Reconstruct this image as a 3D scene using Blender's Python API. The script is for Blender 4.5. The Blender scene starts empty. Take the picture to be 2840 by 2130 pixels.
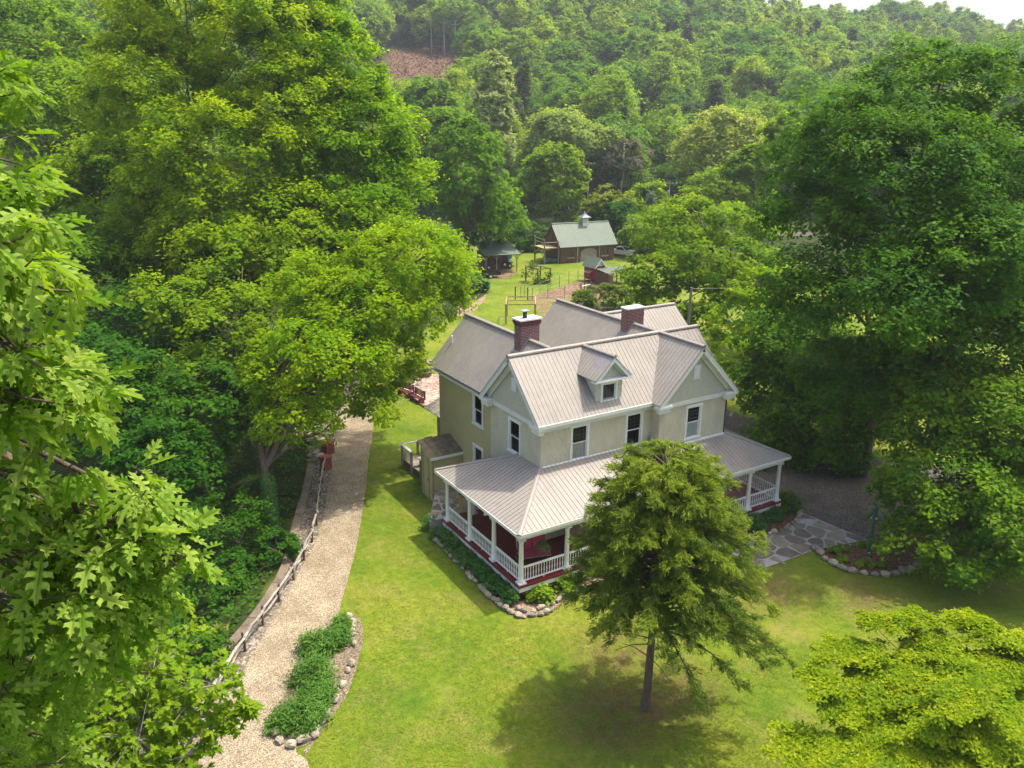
# A farmhouse with a wrap-around porch in a wooded valley, seen from the air.
# World frame: X runs along the front of the house, Y towards the barn, Z up, metres; lawn at z = 0.
import bpy, bmesh, math, random
import numpy as np
from mathutils import Vector, Matrix
from mathutils.geometry import tessellate_polygon

# ---------------------------------------------------------------- camera, sky, sun, exposure
scene = bpy.context.scene
COL = scene.collection
R = math.radians
cam_data = bpy.data.cameras.new('camera')
cam = bpy.data.objects.new('camera', cam_data)
COL.objects.link(cam)
cam_data.sensor_fit = 'HORIZONTAL'
cam_data.sensor_width = 36.0
cam_data.lens = 36.0 * 2263.83 / 2840.0
cam_data.clip_start = 0.1
cam_data.clip_end = 4000
_r = Vector((0.85349, -0.52108, 0.00530)); _u = Vector((0.15585, 0.26495, 0.95158)); _f = Vector((0.49725, 0.81135, -0.30734))
cam.matrix_world = Matrix(((_r.x, _u.x, -_f.x, -18.402), (_r.y, _u.y, -_f.y, -29.104), (_r.z, _u.z, -_f.z, 22.115), (0, 0, 0, 1)))
scene.camera = cam

world = bpy.data.worlds.new('World')
scene.world = world
world.use_nodes = True
wn = world.node_tree
for n in list(wn.nodes): wn.nodes.remove(n)
sky = wn.nodes.new('ShaderNodeTexSky'); sky.sky_type = 'NISHITA'
sky.sun_disc = False
SUN_EL, SUN_AZ = R(66.0), R(94.0)      # azimuth clockwise from +Y
sky.sun_elevation = SUN_EL
sky.sun_rotation = SUN_AZ
sky.altitude = 300; sky.air_density = 1.0; sky.dust_density = 6.5; sky.ozone_density = 0.4
bg = wn.nodes.new('ShaderNodeBackground'); bg.inputs['Strength'].default_value = 0.15
wo = wn.nodes.new('ShaderNodeOutputWorld')
wn.links.new(sky.outputs[0], bg.inputs[0]); wn.links.new(bg.outputs[0], wo.inputs[0])

sd = bpy.data.lights.new('sun', 'SUN'); sd.energy = 2.7; sd.angle = R(1.0); sd.color = (1.0, 0.94, 0.82)
sun = bpy.data.objects.new('sun', sd); COL.objects.link(sun)
sdir = Vector((math.sin(SUN_AZ) * math.cos(SUN_EL), math.cos(SUN_AZ) * math.cos(SUN_EL), math.sin(SUN_EL)))
sun.rotation_euler = sdir.to_track_quat('Z', 'Y').to_euler()
sun.location = (40, -10, 80)

scene.view_settings.view_transform = 'Standard'
scene.view_settings.look = 'None'
scene.view_settings.exposure = 1.07
scene.view_settings.gamma = 1.0
scene.view_settings.use_curve_mapping = False
scene.cycles.use_denoising = True
scene.cycles.max_bounces = 8
scene.cycles.diffuse_bounces = 5
scene.cycles.glossy_bounces = 2
scene.cycles.transmission_bounces = 4
scene.cycles.transparent_max_bounces = 8
scene.cycles.volume_bounces = 0
scene.cycles.caustics_reflective = False
scene.cycles.caustics_refractive = False

# ---------------------------------------------------------------- helpers
rng = np.random.default_rng(7)
random.seed(7)
WL = {}                                   # world offset of every object that parents others

def link(o, parent=None):
    COL.objects.link(o)
    if parent is not None: o.parent = parent
    return o

def tag(o, label=None, cat=None, group=None, kind=None):
    if label: o['label'] = label
    if cat: o['category'] = cat
    if group: o['group'] = group
    if kind: o['kind'] = kind
    return o

def thing(name, loc, label, cat, group=None):
    o = bpy.data.objects.new(name, None); COL.objects.link(o)
    o.location = loc; o.empty_display_size = 0.2
    WL[o.name] = Vector(loc)
    return tag(o, label, cat, group)

def wl(o):
    return WL.get(o.name, Vector((0, 0, 0))) if o is not None else Vector((0, 0, 0))

def from_arrays(name, V, faces, mat, parent=None, smooth=False, rnd=None, loc=None):
    """V (n,3) world coordinates; faces a list of (m,k) index arrays; rnd one value per face."""
    me = bpy.data.meshes.new(name)
    off = wl(parent) if parent is not None else Vector(loc or (0, 0, 0))
    V = np.asarray(V, np.float64) - np.array(off)
    me.vertices.add(len(V)); me.vertices.foreach_set('co', V.astype(np.float32).ravel())
    nl = sum(f.size for f in faces); nf = sum(len(f) for f in faces)
    me.loops.add(nl); me.polygons.add(nf)
    me.loops.foreach_set('vertex_index', np.concatenate([f.ravel() for f in faces]).astype(np.int32))
    tot = np.concatenate([np.full(len(f), f.shape[1]) for f in faces]).astype(np.int32)
    st = np.concatenate([[0], np.cumsum(tot)[:-1]]).astype(np.int32)
    me.polygons.foreach_set('loop_start', st)
    if smooth: me.polygons.foreach_set('use_smooth', np.ones(nf, bool))
    if rnd is not None:
        a = me.attributes.new('rnd', 'FLOAT', 'FACE'); a.data.foreach_set('value', np.asarray(rnd, np.float32))
    me.update(calc_edges=True); me.validate()
    if mat: me.materials.append(mat)
    o = bpy.data.objects.new(name, me)
    link(o, parent)
    if parent is None: o.location = off
    WL[o.name] = Vector(off)
    return o

class MB:
    """collects faces in world coordinates; build() links them as one mesh object"""
    def __init__(s): s.v = []; s.f = []
    def poly(s, pts):
        i = len(s.v); s.v += [tuple(p) for p in pts]; s.f.append(list(range(i, i + len(pts)))); return s
    def prism(s, pts, vec):
        pts = [Vector(p) for p in pts]; vec = Vector(vec); n = len(pts); i = len(s.v)
        s.v += [tuple(p) for p in pts] + [tuple(p + vec) for p in pts]
        s.f.append(list(range(i, i + n))[::-1]); s.f.append(list(range(i + n, i + 2 * n)))
        for k in range(n):
            j = (k + 1) % n; s.f.append([i + k, i + j, i + n + j, i + n + k])
        return s
    def box(s, a, b):
        x0, y0, z0 = a; x1, y1, z1 = b
        return s.prism([(x0, y0, z0), (x1, y0, z0), (x1, y1, z0), (x0, y1, z0)], (0, 0, z1 - z0))
    def obox(s, c, ux, uy, uz):
        """oriented box: centre c, half-extent vectors"""
        c, ux, uy, uz = Vector(c), Vector(ux), Vector(uy), Vector(uz)
        return s.prism([c - ux - uy - uz, c + ux - uy - uz, c + ux + uy - uz, c - ux + uy - uz], uz * 2)
    def bar(s, p, q, w, h=None, up=(0, 0, 1)):
        p, q = Vector(p), Vector(q); d = q - p; h = h or w
        sd = d.cross(Vector(up))
        if sd.length < 1e-6: sd = Vector((1, 0, 0))
        sd.normalize(); u2 = sd.cross(d).normalized()
        return s.obox((p + q) / 2, d / 2, sd * w / 2, u2 * h / 2)
    def tube(s, pts, rad, n=6, cap=True):
        pts = [Vector(p) for p in pts]
        if not hasattr(rad, '__len__'): rad = [rad] * len(pts)
        i0 = len(s.v)
        for k, p in enumerate(pts):
            d = (pts[min(k + 1, len(pts) - 1)] - pts[max(k - 1, 0)])
            if d.length < 1e-9: d = Vector((0, 0, 1))
            d.normalize()
            a = d.cross(Vector((0.13, 0.21, 0.97)) if abs(d.z) < 0.95 else Vector((1, 0, 0))).normalized(); b = d.cross(a)
            for j in range(n):
                t = 2 * math.pi * j / n
                s.v.append(tuple(p + (a * math.cos(t) + b * math.sin(t)) * rad[k]))
        for k in range(len(pts) - 1):
            for j in range(n):
                a = i0 + k * n + j; b = i0 + k * n + (j + 1) % n
                s.f.append([a, b, b + n, a + n])
        if cap:
            s.f.append(list(range(i0, i0 + n))[::-1]); s.f.append(list(range(i0 + (len(pts) - 1) * n, i0 + len(pts) * n)))
        return s
    def lathe(s, c, prof, n=10):
        c = Vector(c); i0 = len(s.v)
        for r, z in prof:
            for j in range(n):
                t = 2 * math.pi * j / n; s.v.append((c.x + r * math.cos(t), c.y + r * math.sin(t), c.z + z))
        for k in range(len(prof) - 1):
            for j in range(n):
                a = i0 + k * n + j; b = i0 + k * n + (j + 1) % n; s.f.append([a, b, b + n, a + n])
        s.f.append(list(range(i0, i0 + n))[::-1]); s.f.append(list(range(i0 + (len(prof) - 1) * n, i0 + len(prof) * n)))
        return s
    def rock(s, c, rx, ry, rz, rotz=0, seed=0, rough=0.18):
        rr = random.Random(seed); i0 = len(s.v); ca, sa = math.cos(rotz), math.sin(rotz)
        rows = [(-0.75, 0.7), (-0.1, 1.0), (0.55, 0.86), (0.95, 0.42)]; n = 7
        for z, r in rows:
            for j in range(n):
                t = 2 * math.pi * (j + 0.5 * (rows.index((z, r)) % 2)) / n; q = r * (1 + rr.uniform(-rough, rough))
                x, y = rx * q * math.cos(t), ry * q * math.sin(t)
                s.v.append((c[0] + x * ca - y * sa, c[1] + x * sa + y * ca, c[2] + rz * (z + rr.uniform(-.12, .12))))
        for k in range(len(rows) - 1):
            for j in range(n):
                a = i0 + k * n + j; b = i0 + k * n + (j + 1) % n; s.f.append([a, b, b + n, a + n])
        s.f.append(list(range(i0, i0 + n))[::-1]); s.f.append(list(range(i0 + 3 * n, i0 + 4 * n)))
        return s
    def build(s, name, mat, parent=None, smooth=False, loc=None):
        me = bpy.data.meshes.new(name)
        off = wl(parent) if parent is not None else Vector(loc or (0, 0, 0))
        me.from_pydata([tuple(Vector(v) - off) for v in s.v], [], s.f)
        if smooth: me.polygons.foreach_set('use_smooth', [True] * len(me.polygons))
        me.update()
        if mat: me.materials.append(mat)
        o = bpy.data.objects.new(name, me); link(o, parent)
        if parent is None: o.location = off
        WL[o.name] = off
        return o

def copy_tree(o, loc=None, rotz=None, scale=None, label=None, group=None, parent=None):
    c = o.copy(); COL.objects.link(c); c.parent = parent
    if loc is not None: c.location = loc
    if rotz is not None: c.rotation_euler = (0, 0, rotz)
    if scale is not None: c.scale = scale if hasattr(scale, '__len__') else (scale,) * 3
    if label: c['label'] = label
    if group: c['group'] = group
    for ch in o.children: copy_tree(ch, parent=c)
    return c

def share(name, mesh, parent, loc, rot=(0, 0, 0), scale=(1, 1, 1)):
    """another object on shared mesh data, placed at a world point under its parent"""
    o = bpy.data.objects.new(name, mesh); COL.objects.link(o); o.parent = parent
    o.location = Vector(loc) - wl(parent); o.rotation_euler = rot; o.scale = scale
    return o

def clip_half(poly, n, d):
    """keep the part of a 2-D polygon with n.p <= d"""
    out = []
    for i, p in enumerate(poly):
        q = poly[(i + 1) % len(poly)]
        a = n[0] * p[0] + n[1] * p[1] - d; b = n[0] * q[0] + n[1] * q[1] - d
        if a <= 0: out.append(p)
        if (a < 0 < b) or (b < 0 < a):
            t = a / (a - b); out.append((p[0] + (q[0] - p[0]) * t, p[1] + (q[1] - p[1]) * t))
    return out

def area2(p):
    return 0.5 * abs(sum(p[i][0] * p[(i + 1) % len(p)][1] - p[(i + 1) % len(p)][0] * p[i][1] for i in range(len(p)))) if len(p) > 2 else 0

def inside(poly, x, y):
    c = False; n = len(poly)
    for i in range(n):
        x0, y0 = poly[i]; x1, y1 = poly[(i + 1) % n]
        if (y0 > y) != (y1 > y) and x < (x1 - x0) * (y - y0) / (y1 - y0) + x0: c = not c
    return c

def inside_np(poly, X, Y):
    c = np.zeros(X.shape, bool); n = len(poly)
    for i in range(n):
        x0, y0 = poly[i]; x1, y1 = poly[(i + 1) % n]
        if y0 == y1: continue
        m = ((y0 > Y) != (y1 > Y)) & (X < (x1 - x0) * (Y - y0) / (y1 - y0) + x0); c ^= m
    return c

def smooth_line(pts, per=6):
    """Catmull-Rom through 2-D points"""
    P = [pts[0]] + list(pts) + [pts[-1]]; out = []
    for i in range(1, len(P) - 2):
        p0, p1, p2, p3 = [np.array(P[i + k], float) for k in (-1, 0, 1, 2)]
        for k in range(per):
            t = k / per
            out.append(tuple(0.5 * (2 * p1 + (p2 - p0) * t + (2 * p0 - 5 * p1 + 4 * p2 - p3) * t * t + (3 * p1 - p0 - 3 * p2 + p3) * t ** 3)))
    out.append(tuple(pts[-1])); return out

def flat(name, pts, z, mat, parent=None):
    vs = [Vector((p[0], p[1], z)) for p in pts]
    tris = tessellate_polygon([vs])
    m = MB(); m.v = [tuple(v) for v in vs]
    for t in tris:
        a, b, c = [vs[i] for i in t]
        m.f.append(list(t) if (b - a).cross(c - a).z > 0 else list(t)[::-1])
    return m.build(name, mat, parent)

def resample(line, step):
    P = np.array(line, float); L = np.concatenate([[0], np.cumsum(np.linalg.norm(np.diff(P, axis=0), axis=1))])
    n = max(2, int(L[-1] / step) + 1); t = np.linspace(0, L[-1], n)
    return np.stack([np.interp(t, L, P[:, k]) for k in range(P.shape[1])], 1)

# ---------------------------------------------------------------- materials
def new_mat(name):
    m = bpy.data.materials.new(name); m.use_nodes = True
    nt = m.node_tree; b = nt.nodes['Principled BSDF']
    return m, nt, b

def N(nt, kind, **kw):
    n = nt.nodes.new(kind)
    for k, v in kw.items():
        if k in n.inputs.keys(): n.inputs[k].default_value = v
        else: setattr(n, k, v)
    return n

def ramp(nt, fac, stops):
    r = nt.nodes.new('ShaderNodeValToRGB'); e = r.color_ramp.elements
    while len(e) < len(stops): e.new(0.5)
    for el, (p, c) in zip(e, stops): el.position = p; el.color = (*c, 1) if len(c) == 3 else c
    nt.links.new(fac, r.inputs[0]); return r.outputs[0]

def mixc(nt, fac, a, b, mode='MIX'):
    m = nt.nodes.new('ShaderNodeMix'); m.data_type = 'RGBA'; m.blend_type = mode
    for sock, v in ((m.inputs[0], fac), (m.inputs[6], a), (m.inputs[7], b)):
        if hasattr(v, 'is_output'): nt.links.new(v, sock)
        elif isinstance(v, (int, float)): sock.default_value = v
        else: sock.default_value = (*v, 1)
    return m.outputs[2]

def coords(nt, scale=(1, 1, 1), space='pos'):
    if space == 'pos': o = N(nt, 'ShaderNodeNewGeometry').outputs['Position']
    else: o = N(nt, 'ShaderNodeTexCoord').outputs['Object']
    mp = N(nt, 'ShaderNodeMapping'); mp.inputs['Scale'].default_value = scale
    nt.links.new(o, mp.inputs[0]); return mp.outputs[0]

def noise(nt, co, scale, detail=4, rough=0.6, out='Fac'):
    n = N(nt, 'ShaderNodeTexNoise'); n.inputs['Scale'].default_value = scale
    n.inputs['Detail'].default_value = detail; n.inputs['Roughness'].default_value = rough
    nt.links.new(co, n.inputs['Vector']); return n.outputs[out]

def bump(nt, b, h, strength, dist=0.02):
    n = N(nt, 'ShaderNodeBump'); n.inputs['Strength'].default_value = strength; n.inputs['Distance'].default_value = dist
    nt.links.new(h, n.inputs['Height']); nt.links.new(n.outputs[0], b.inputs['Normal'])

def simple(name, c, rough=0.7, var=0.15, scale=3.0, bumpy=0.0, bscale=30.0, metallic=0.0, stretch=(1, 1, 1), objvar=0.0, spec=0.4, bdist=0.02):
    """solid colour with a soft mottling, grain and, if asked, a tone of its own for every object"""
    m, nt, b = new_mat(name)
    co = coords(nt, stretch)
    f = noise(nt, co, scale, 5, 0.65)
    lo = tuple(x * (1 - var) for x in c); hi = tuple(min(1, x * (1 + var)) for x in c)
    col = ramp(nt, f, [(0.3, lo), (0.7, hi)])
    if objvar:
        oi = N(nt, 'ShaderNodeObjectInfo')
        t = ramp(nt, oi.outputs['Random'], [(0, (1 - objvar,) * 3), (0.5, (1, 1 - objvar * .15, 1 - objvar * .3)), (1, (1 + objvar, 1 + objvar, 1 + objvar * .8))])
        col = mixc(nt, 1.0, col, t, 'MULTIPLY')
    nt.links.new(col, b.inputs['Base Color'])
    b.inputs['Roughness'].default_value = rough; b.inputs['Metallic'].default_value = metallic
    b.inputs['Specular IOR Level'].default_value = spec
    if bumpy: bump(nt, b, noise(nt, co, bscale, 4, 0.7), bumpy, bdist)
    return m

def leaf_mat(name, c1, c2, trans=0.45, tcol=None, rough=0.5, objvar=0.22):
    """leaf: two tones by leaf, a tone by tree, light passing through the blade"""
    m, nt, b = new_mat(name)
    at = N(nt, 'ShaderNodeAttribute'); at.attribute_name = 'rnd'
    col = ramp(nt, at.outputs['Fac'], [(0.0, c1), (1.0, c2)])
    if objvar:
        oi = N(nt, 'ShaderNodeObjectInfo')
        t = ramp(nt, oi.outputs['Random'], [(0, (1 - objvar * 1.1, 1 - objvar * .55, 0.85)), (0.5, (1, 1, 0.95)), (1, (1 + objvar * 1.2, 1 + objvar * .6, 0.9))])
        col = mixc(nt, 1.0, col, t, 'MULTIPLY')
    nt.links.new(col, b.inputs['Base Color'])
    b.inputs['Roughness'].default_value = rough; b.inputs['Specular IOR Level'].default_value = 0.05
    tr = N(nt, 'ShaderNodeBsdfTranslucent')
    tc = mixc(nt, 1.0, col, tcol or (1.6, 1.5, 0.35), 'MULTIPLY')
    nt.links.new(tc, tr.inputs['Color'])
    ms = N(nt, 'ShaderNodeMixShader'); ms.inputs[0].default_value = trans
    nt.links.new(b.outputs[0], ms.inputs[1]); nt.links.new(tr.outputs[0], ms.inputs[2])
    nt.links.new(ms.outputs[0], nt.nodes['Material Output'].inputs['Surface'])
    return m

M = {}
# --- ground: lawn inside the yard, leaf litter in the woods (the vertex attribute says which)
m, nt, b = new_mat('ground'); M['ground'] = m
co = coords(nt)
g1 = ramp(nt, noise(nt, co, 0.16, 5, 0.7), [(0.32, (0.068, 0.138, 0.012)), (0.5, (0.136, 0.196, 0.015)), (0.68, (0.215, 0.226, 0.032))])
fine = ramp(nt, noise(nt, co, 2.6, 8, 0.8), [(0.28, (0.52, 0.62, 0.5)), (0.72, (1.42, 1.30, 1.3))])
g2 = mixc(nt, 1.0, g1, fine, 'MULTIPLY')
blade = ramp(nt, noise(nt, coords(nt, (1, 1, 0.2)), 42.0, 3, 0.8), [(0.3, (0.8, 0.83, 0.8)), (0.7, (1.18, 1.15, 1.12))])
g2 = mixc(nt, 1.0, g2, blade, 'MULTIPLY')
straw = ramp(nt, noise(nt, co, 0.42, 8, 0.8), [(0.50, (0, 0, 0)), (0.68, (1, 1, 1))])
g3 = mixc(nt, mixc(nt, 0.75, (0, 0, 0), straw), g2, (0.25, 0.205, 0.065))
at = N(nt, 'ShaderNodeAttribute'); at.attribute_name = 'bare'
bare = ramp(nt, noise(nt, co, 3.5, 5, 0.8), [(0.3, (0.11, 0.075, 0.035)), (0.7, (0.20, 0.13, 0.06))])
mm = N(nt, 'ShaderNodeMath', operation='MULTIPLY'); nt.links.new(at.outputs['Fac'], mm.inputs[0])
nt.links.new(ramp(nt, noise(nt, co, 1.4, 6, 0.8), [(0.36, (0, 0, 0)), (0.56, (1, 1, 1))]), mm.inputs[1])
g3 = mixc(nt, mm.outputs[0], g3, bare)
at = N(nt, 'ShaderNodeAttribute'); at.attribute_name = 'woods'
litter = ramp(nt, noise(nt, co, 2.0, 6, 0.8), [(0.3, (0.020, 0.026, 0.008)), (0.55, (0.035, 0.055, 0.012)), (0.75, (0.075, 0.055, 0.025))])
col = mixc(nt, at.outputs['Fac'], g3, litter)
at = N(nt, 'ShaderNodeAttribute'); at.attribute_name = 'scrub'
scr = ramp(nt, noise(nt, co, 0.35, 6, 0.8), [(0.3, (0.10, 0.055, 0.035)), (0.7, (0.19, 0.12, 0.075))])
col = mixc(nt, at.outputs['Fac'], col, scr)
nt.links.new(col, b.inputs['Base Color']); b.inputs['Roughness'].default_value = 0.9; b.inputs['Specular IOR Level'].default_value = 0.1
bump(nt, b, noise(nt, co, 16.0, 6, 0.85), 0.6, 0.08)

def gravel(name, cs, scale, bstr=0.7, tint=None):
    m, nt, b = new_mat(name); co = coords(nt)
    v = N(nt, 'ShaderNodeTexVoronoi'); v.inputs['Scale'].default_value = scale; nt.links.new(co, v.inputs['Vector'])
    sep = N(nt, 'ShaderNodeSeparateColor'); nt.links.new(v.outputs['Color'], sep.inputs[0])
    c = ramp(nt, sep.outputs[0], [(i / (len(cs) - 1), x) for i, x in enumerate(cs)])
    edge = ramp(nt, v.outputs['Distance'], [(0.25, (1, 1, 1)), (0.75, (0.45, 0.42, 0.38))])
    c = mixc(nt, 1.0, c, edge, 'MULTIPLY')
    big = ramp(nt, noise(nt, co, 0.5, 6, 0.75), [(0.32, (0.62, 0.58, 0.52)), (0.65, (1.08, 1.06, 1.02))])
    c = mixc(nt, 1.0, c, big, 'MULTIPLY')
    nt.links.new(c, b.inputs['Base Color']); b.inputs['Roughness'].default_value = 0.9; b.inputs['Specular IOR Level'].default_value = 0.15
    bump(nt, b, v.outputs['Distance'], -bstr, 0.03); return m
M['pathgravel'] = gravel('path_gravel', [(0.20, 0.165, 0.115), (0.42, 0.355, 0.25), (0.54, 0.46, 0.33), (0.31, 0.27, 0.21), (0.62, 0.55, 0.42)], 24)
M['greygravel'] = gravel('grey_gravel', [(0.16, 0.14, 0.11), (0.36, 0.33, 0.28), (0.22, 0.18, 0.13), (0.5, 0.47, 0.42)], 9)
M['drive'] = gravel('drive_gravel', [(0.09, 0.085, 0.075), (0.16, 0.15, 0.13), (0.21, 0.19, 0.17), (0.13, 0.12, 0.11)], 16, 0.4)
M['mulch'] = gravel('mulch', [(0.10, 0.05, 0.03), (0.20, 0.11, 0.065), (0.30, 0.19, 0.11), (0.15, 0.08, 0.05)], 12)
M['pinkmulch'] = gravel('pale_mulch', [(0.22, 0.14, 0.09), (0.42, 0.31, 0.22), (0.52, 0.42, 0.32), (0.33, 0.23, 0.16)], 12)
M['soil'] = gravel('soil', [(0.16, 0.12, 0.08), (0.29, 0.24, 0.18), (0.36, 0.31, 0.25), (0.23, 0.18, 0.13)], 16, 0.5)
M['pen'] = gravel('pen_dirt', [(0.20, 0.13, 0.085), (0.30, 0.21, 0.14), (0.37, 0.27, 0.19), (0.25, 0.17, 0.11)], 5, 0.5)
M['drygrass'] = gravel('dry_grass', [(0.24, 0.21, 0.09), (0.34, 0.29, 0.14), (0.30, 0.25, 0.14), (0.26, 0.25, 0.09)], 6, 0.4)
M['mortar'] = simple('mortar', (0.31, 0.30, 0.285), 0.9, 0.22, 1.5, 0.4, 40)
M['flagstone'] = simple('flagstone', (0.17, 0.15, 0.115), 0.8, 0.28, 2.2, 0.4, 25, objvar=0.38)
M['stone'] = simple('field_stone', (0.30, 0.265, 0.205), 0.85, 0.3, 5.0, 0.7, 22, objvar=0.3)
M['capstone'] = simple('wall_cap', (0.17, 0.135, 0.095), 0.9, 0.35, 3.0, 0.6, 25, objvar=0.2)
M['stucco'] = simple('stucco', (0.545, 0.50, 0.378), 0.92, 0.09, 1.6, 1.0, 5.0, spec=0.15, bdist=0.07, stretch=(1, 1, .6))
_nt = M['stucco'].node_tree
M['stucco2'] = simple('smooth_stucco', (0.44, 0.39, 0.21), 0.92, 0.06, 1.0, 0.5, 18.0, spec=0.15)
M['shingle'] = simple('painted_shingle', (0.52, 0.50, 0.40), 0.8, 0.07, 6.0, 0.2, 30)
M['trim'] = simple('white_trim', (0.70, 0.70, 0.66), 0.55, 0.04, 2.0)
M['white'] = simple('white_paint', (0.74, 0.74, 0.72), 0.5, 0.05, 3.0)
def roof_mat(name, c):
    m, nt, b = new_mat(name); co = coords(nt)
    col = ramp(nt, noise(nt, co, 0.5, 5, 0.7), [(0.3, tuple(x * .9 for x in c)), (0.7, tuple(x * 1.08 for x in c))])
    st = ramp(nt, noise(nt, coords(nt, (1, 1, 0.15)), 3.0, 5, 0.75), [(0.3, (0.88, 0.88, 0.88)), (0.7, (1.06, 1.05, 1.03))])
    col = mixc(nt, 1.0, col, st, 'MULTIPLY')
    oi = N(nt, 'ShaderNodeObjectInfo'); t = ramp(nt, oi.outputs['Random'], [(0, (0.985,) * 3), (1, (1.012,) * 3)])
    nt.links.new(mixc(nt, 1.0, col, t, 'MULTIPLY'), b.inputs['Base Color'])
    b.inputs['Roughness'].default_value = 0.55; b.inputs['Specular IOR Level'].default_value = 0.3
    bump(nt, b, noise(nt, co, 1.6, 2, 0.5), 0.12, 0.03); return m
M['roof'] = roof_mat('taupe_metal_roof', (0.305, 0.276, 0.243))
M['green_roof'] = roof_mat('green_metal_roof', (0.155, 0.200, 0.150))
M['red'] = simple('oxblood_floor', (0.15, 0.012, 0.014), 0.45, 0.12, 3.0)
M['redbarn'] = simple('barn_red', (0.36, 0.025, 0.045), 0.7, 0.15, 4.0, 0.3, 20)
M['brick'] = simple('brick', (0.16, 0.052, 0.045), 0.85, 0.5, 9.0, 0.4, 30)
M['mortar2'] = simple('brick_mortar', (0.52, 0.45, 0.43), 0.95, 0.2, 6.0, 0.4, 40)
M['brickred'] = simple('red_brick', (0.30, 0.075, 0.055), 0.85, 0.3, 9.0, 0.4, 30, objvar=0.25)
M['barnwood'] = simple('barn_boards', (0.135, 0.075, 0.048), 0.9, 0.38, 4.0, 0.5, 16, stretch=(2, 2, 0.25))
M['greywood'] = simple('weathered_wood', (0.27, 0.235, 0.19), 0.9, 0.3, 4.0, 0.5, 16, stretch=(2, 2, 0.4), objvar=0.2)
M['darkwood'] = simple('dark_wood', (0.10, 0.075, 0.05), 0.9, 0.3, 4.0, 0.4, 16, objvar=0.2)
M['tanwood'] = simple('tan_wood', (0.36, 0.27, 0.15), 0.85, 0.22, 4.0, 0.3, 16, objvar=0.15)
M['railwood'] = simple('silvered_rail', (0.34, 0.30, 0.25), 0.9, 0.35, 5.0, 0.6, 20, objvar=0.25)
M['bark'] = simple('bark', (0.125, 0.088, 0.062), 0.95, 0.4, 6.0, 0.9, 14, stretch=(2, 2, 0.4))
M['palebark'] = simple('pale_bark', (0.34, 0.31, 0.25), 0.95, 0.4, 5.0, 0.7, 14, stretch=(2, 2, 0.4))
M['black'] = simple('black_metal', (0.02, 0.02, 0.022), 0.45, 0.2, 5.0)
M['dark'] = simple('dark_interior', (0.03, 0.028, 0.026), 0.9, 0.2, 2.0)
M['rubber'] = simple('rubber', (0.025, 0.025, 0.025), 0.8, 0.2, 5.0)
M['galv'] = simple('galvanised', (0.42, 0.43, 0.44), 0.4, 0.15, 5.0, metallic=0.6)
M['flash'] = simple('lead_flashing', (0.27, 0.25, 0.25), 0.5, 0.15, 5.0)
M['cushion'] = simple('red_cushion', (0.38, 0.045, 0.085), 0.9, 0.15, 6.0, 0.3, 30)
M['wicker'] = simple('wicker', (0.22, 0.15, 0.10), 0.85, 0.3, 20.0, 0.6, 60)
M['teal'] = simple('teal_post', (0.045, 0.12, 0.115), 0.5, 0.12, 4.0)
M['curtain'] = simple('curtain', (0.85, 0.86, 0.88), 0.9, 0.1, 3.0, stretch=(8, 8, .3))
M['cupola'] = simple('slate_metal', (0.17, 0.18, 0.22), 0.5, 0.15, 5.0)
M['truck'] = simple('white_car_paint', (0.72, 0.71, 0.68), 0.3, 0.04, 2.0)
M['tarp'] = simple('green_tarp', (0.05, 0.13, 0.10), 0.6, 0.35, 2.5, 0.5, 8)
M['blue'] = simple('blue_plastic', (0.04, 0.18, 0.40), 0.4, 0.1, 4.0)
M['brass'] = simple('brass', (0.50, 0.34, 0.10), 0.35, 0.1, 5.0, metallic=0.7)
M['concrete'] = simple('concrete', (0.42, 0.40, 0.36), 0.9, 0.2, 2.0, 0.4, 30)
M['benchred'] = simple('oxblood_wood', (0.115, 0.022, 0.022), 0.6, 0.2, 4.0)
M['paver'] = gravel('patio_pavers', [(0.46, 0.31, 0.27), (0.60, 0.45, 0.40), (0.55, 0.43, 0.39), (0.66, 0.54, 0.49)], 5, 0.25)
M['muntin'] = simple('lead_cames', (0.10, 0.10, 0.10), 0.5, 0.1, 4.0)
M['chrome'] = simple('chrome', (0.6, 0.6, 0.6), 0.2, 0.05, 5.0, metallic=1.0)
# window glass: mirrors the sky at a slant, otherwise lets the dark room show
m, nt, b = new_mat('window_glass'); M['glass'] = m
nt.nodes.remove(b)
tr = N(nt, 'ShaderNodeBsdfTransparent'); tr.inputs[0].default_value = (0.88, 0.9, 0.9, 1)
gl = N(nt, 'ShaderNodeBsdfGlossy'); gl.inputs['Roughness'].default_value = 0.03; gl.inputs['Color'].default_value = (0.9, 0.92, 0.95, 1)
fr = N(nt, 'ShaderNodeFresnel'); fr.inputs[0].default_value = 1.5
ms = N(nt, 'ShaderNodeMixShader'); nt.links.new(fr.outputs[0], ms.inputs[0]); nt.links.new(tr.outputs[0], ms.inputs[1]); nt.links.new(gl.outputs[0], ms.inputs[2])
nt.links.new(ms.outputs[0], nt.nodes['Material Output'].inputs['Surface'])
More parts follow.
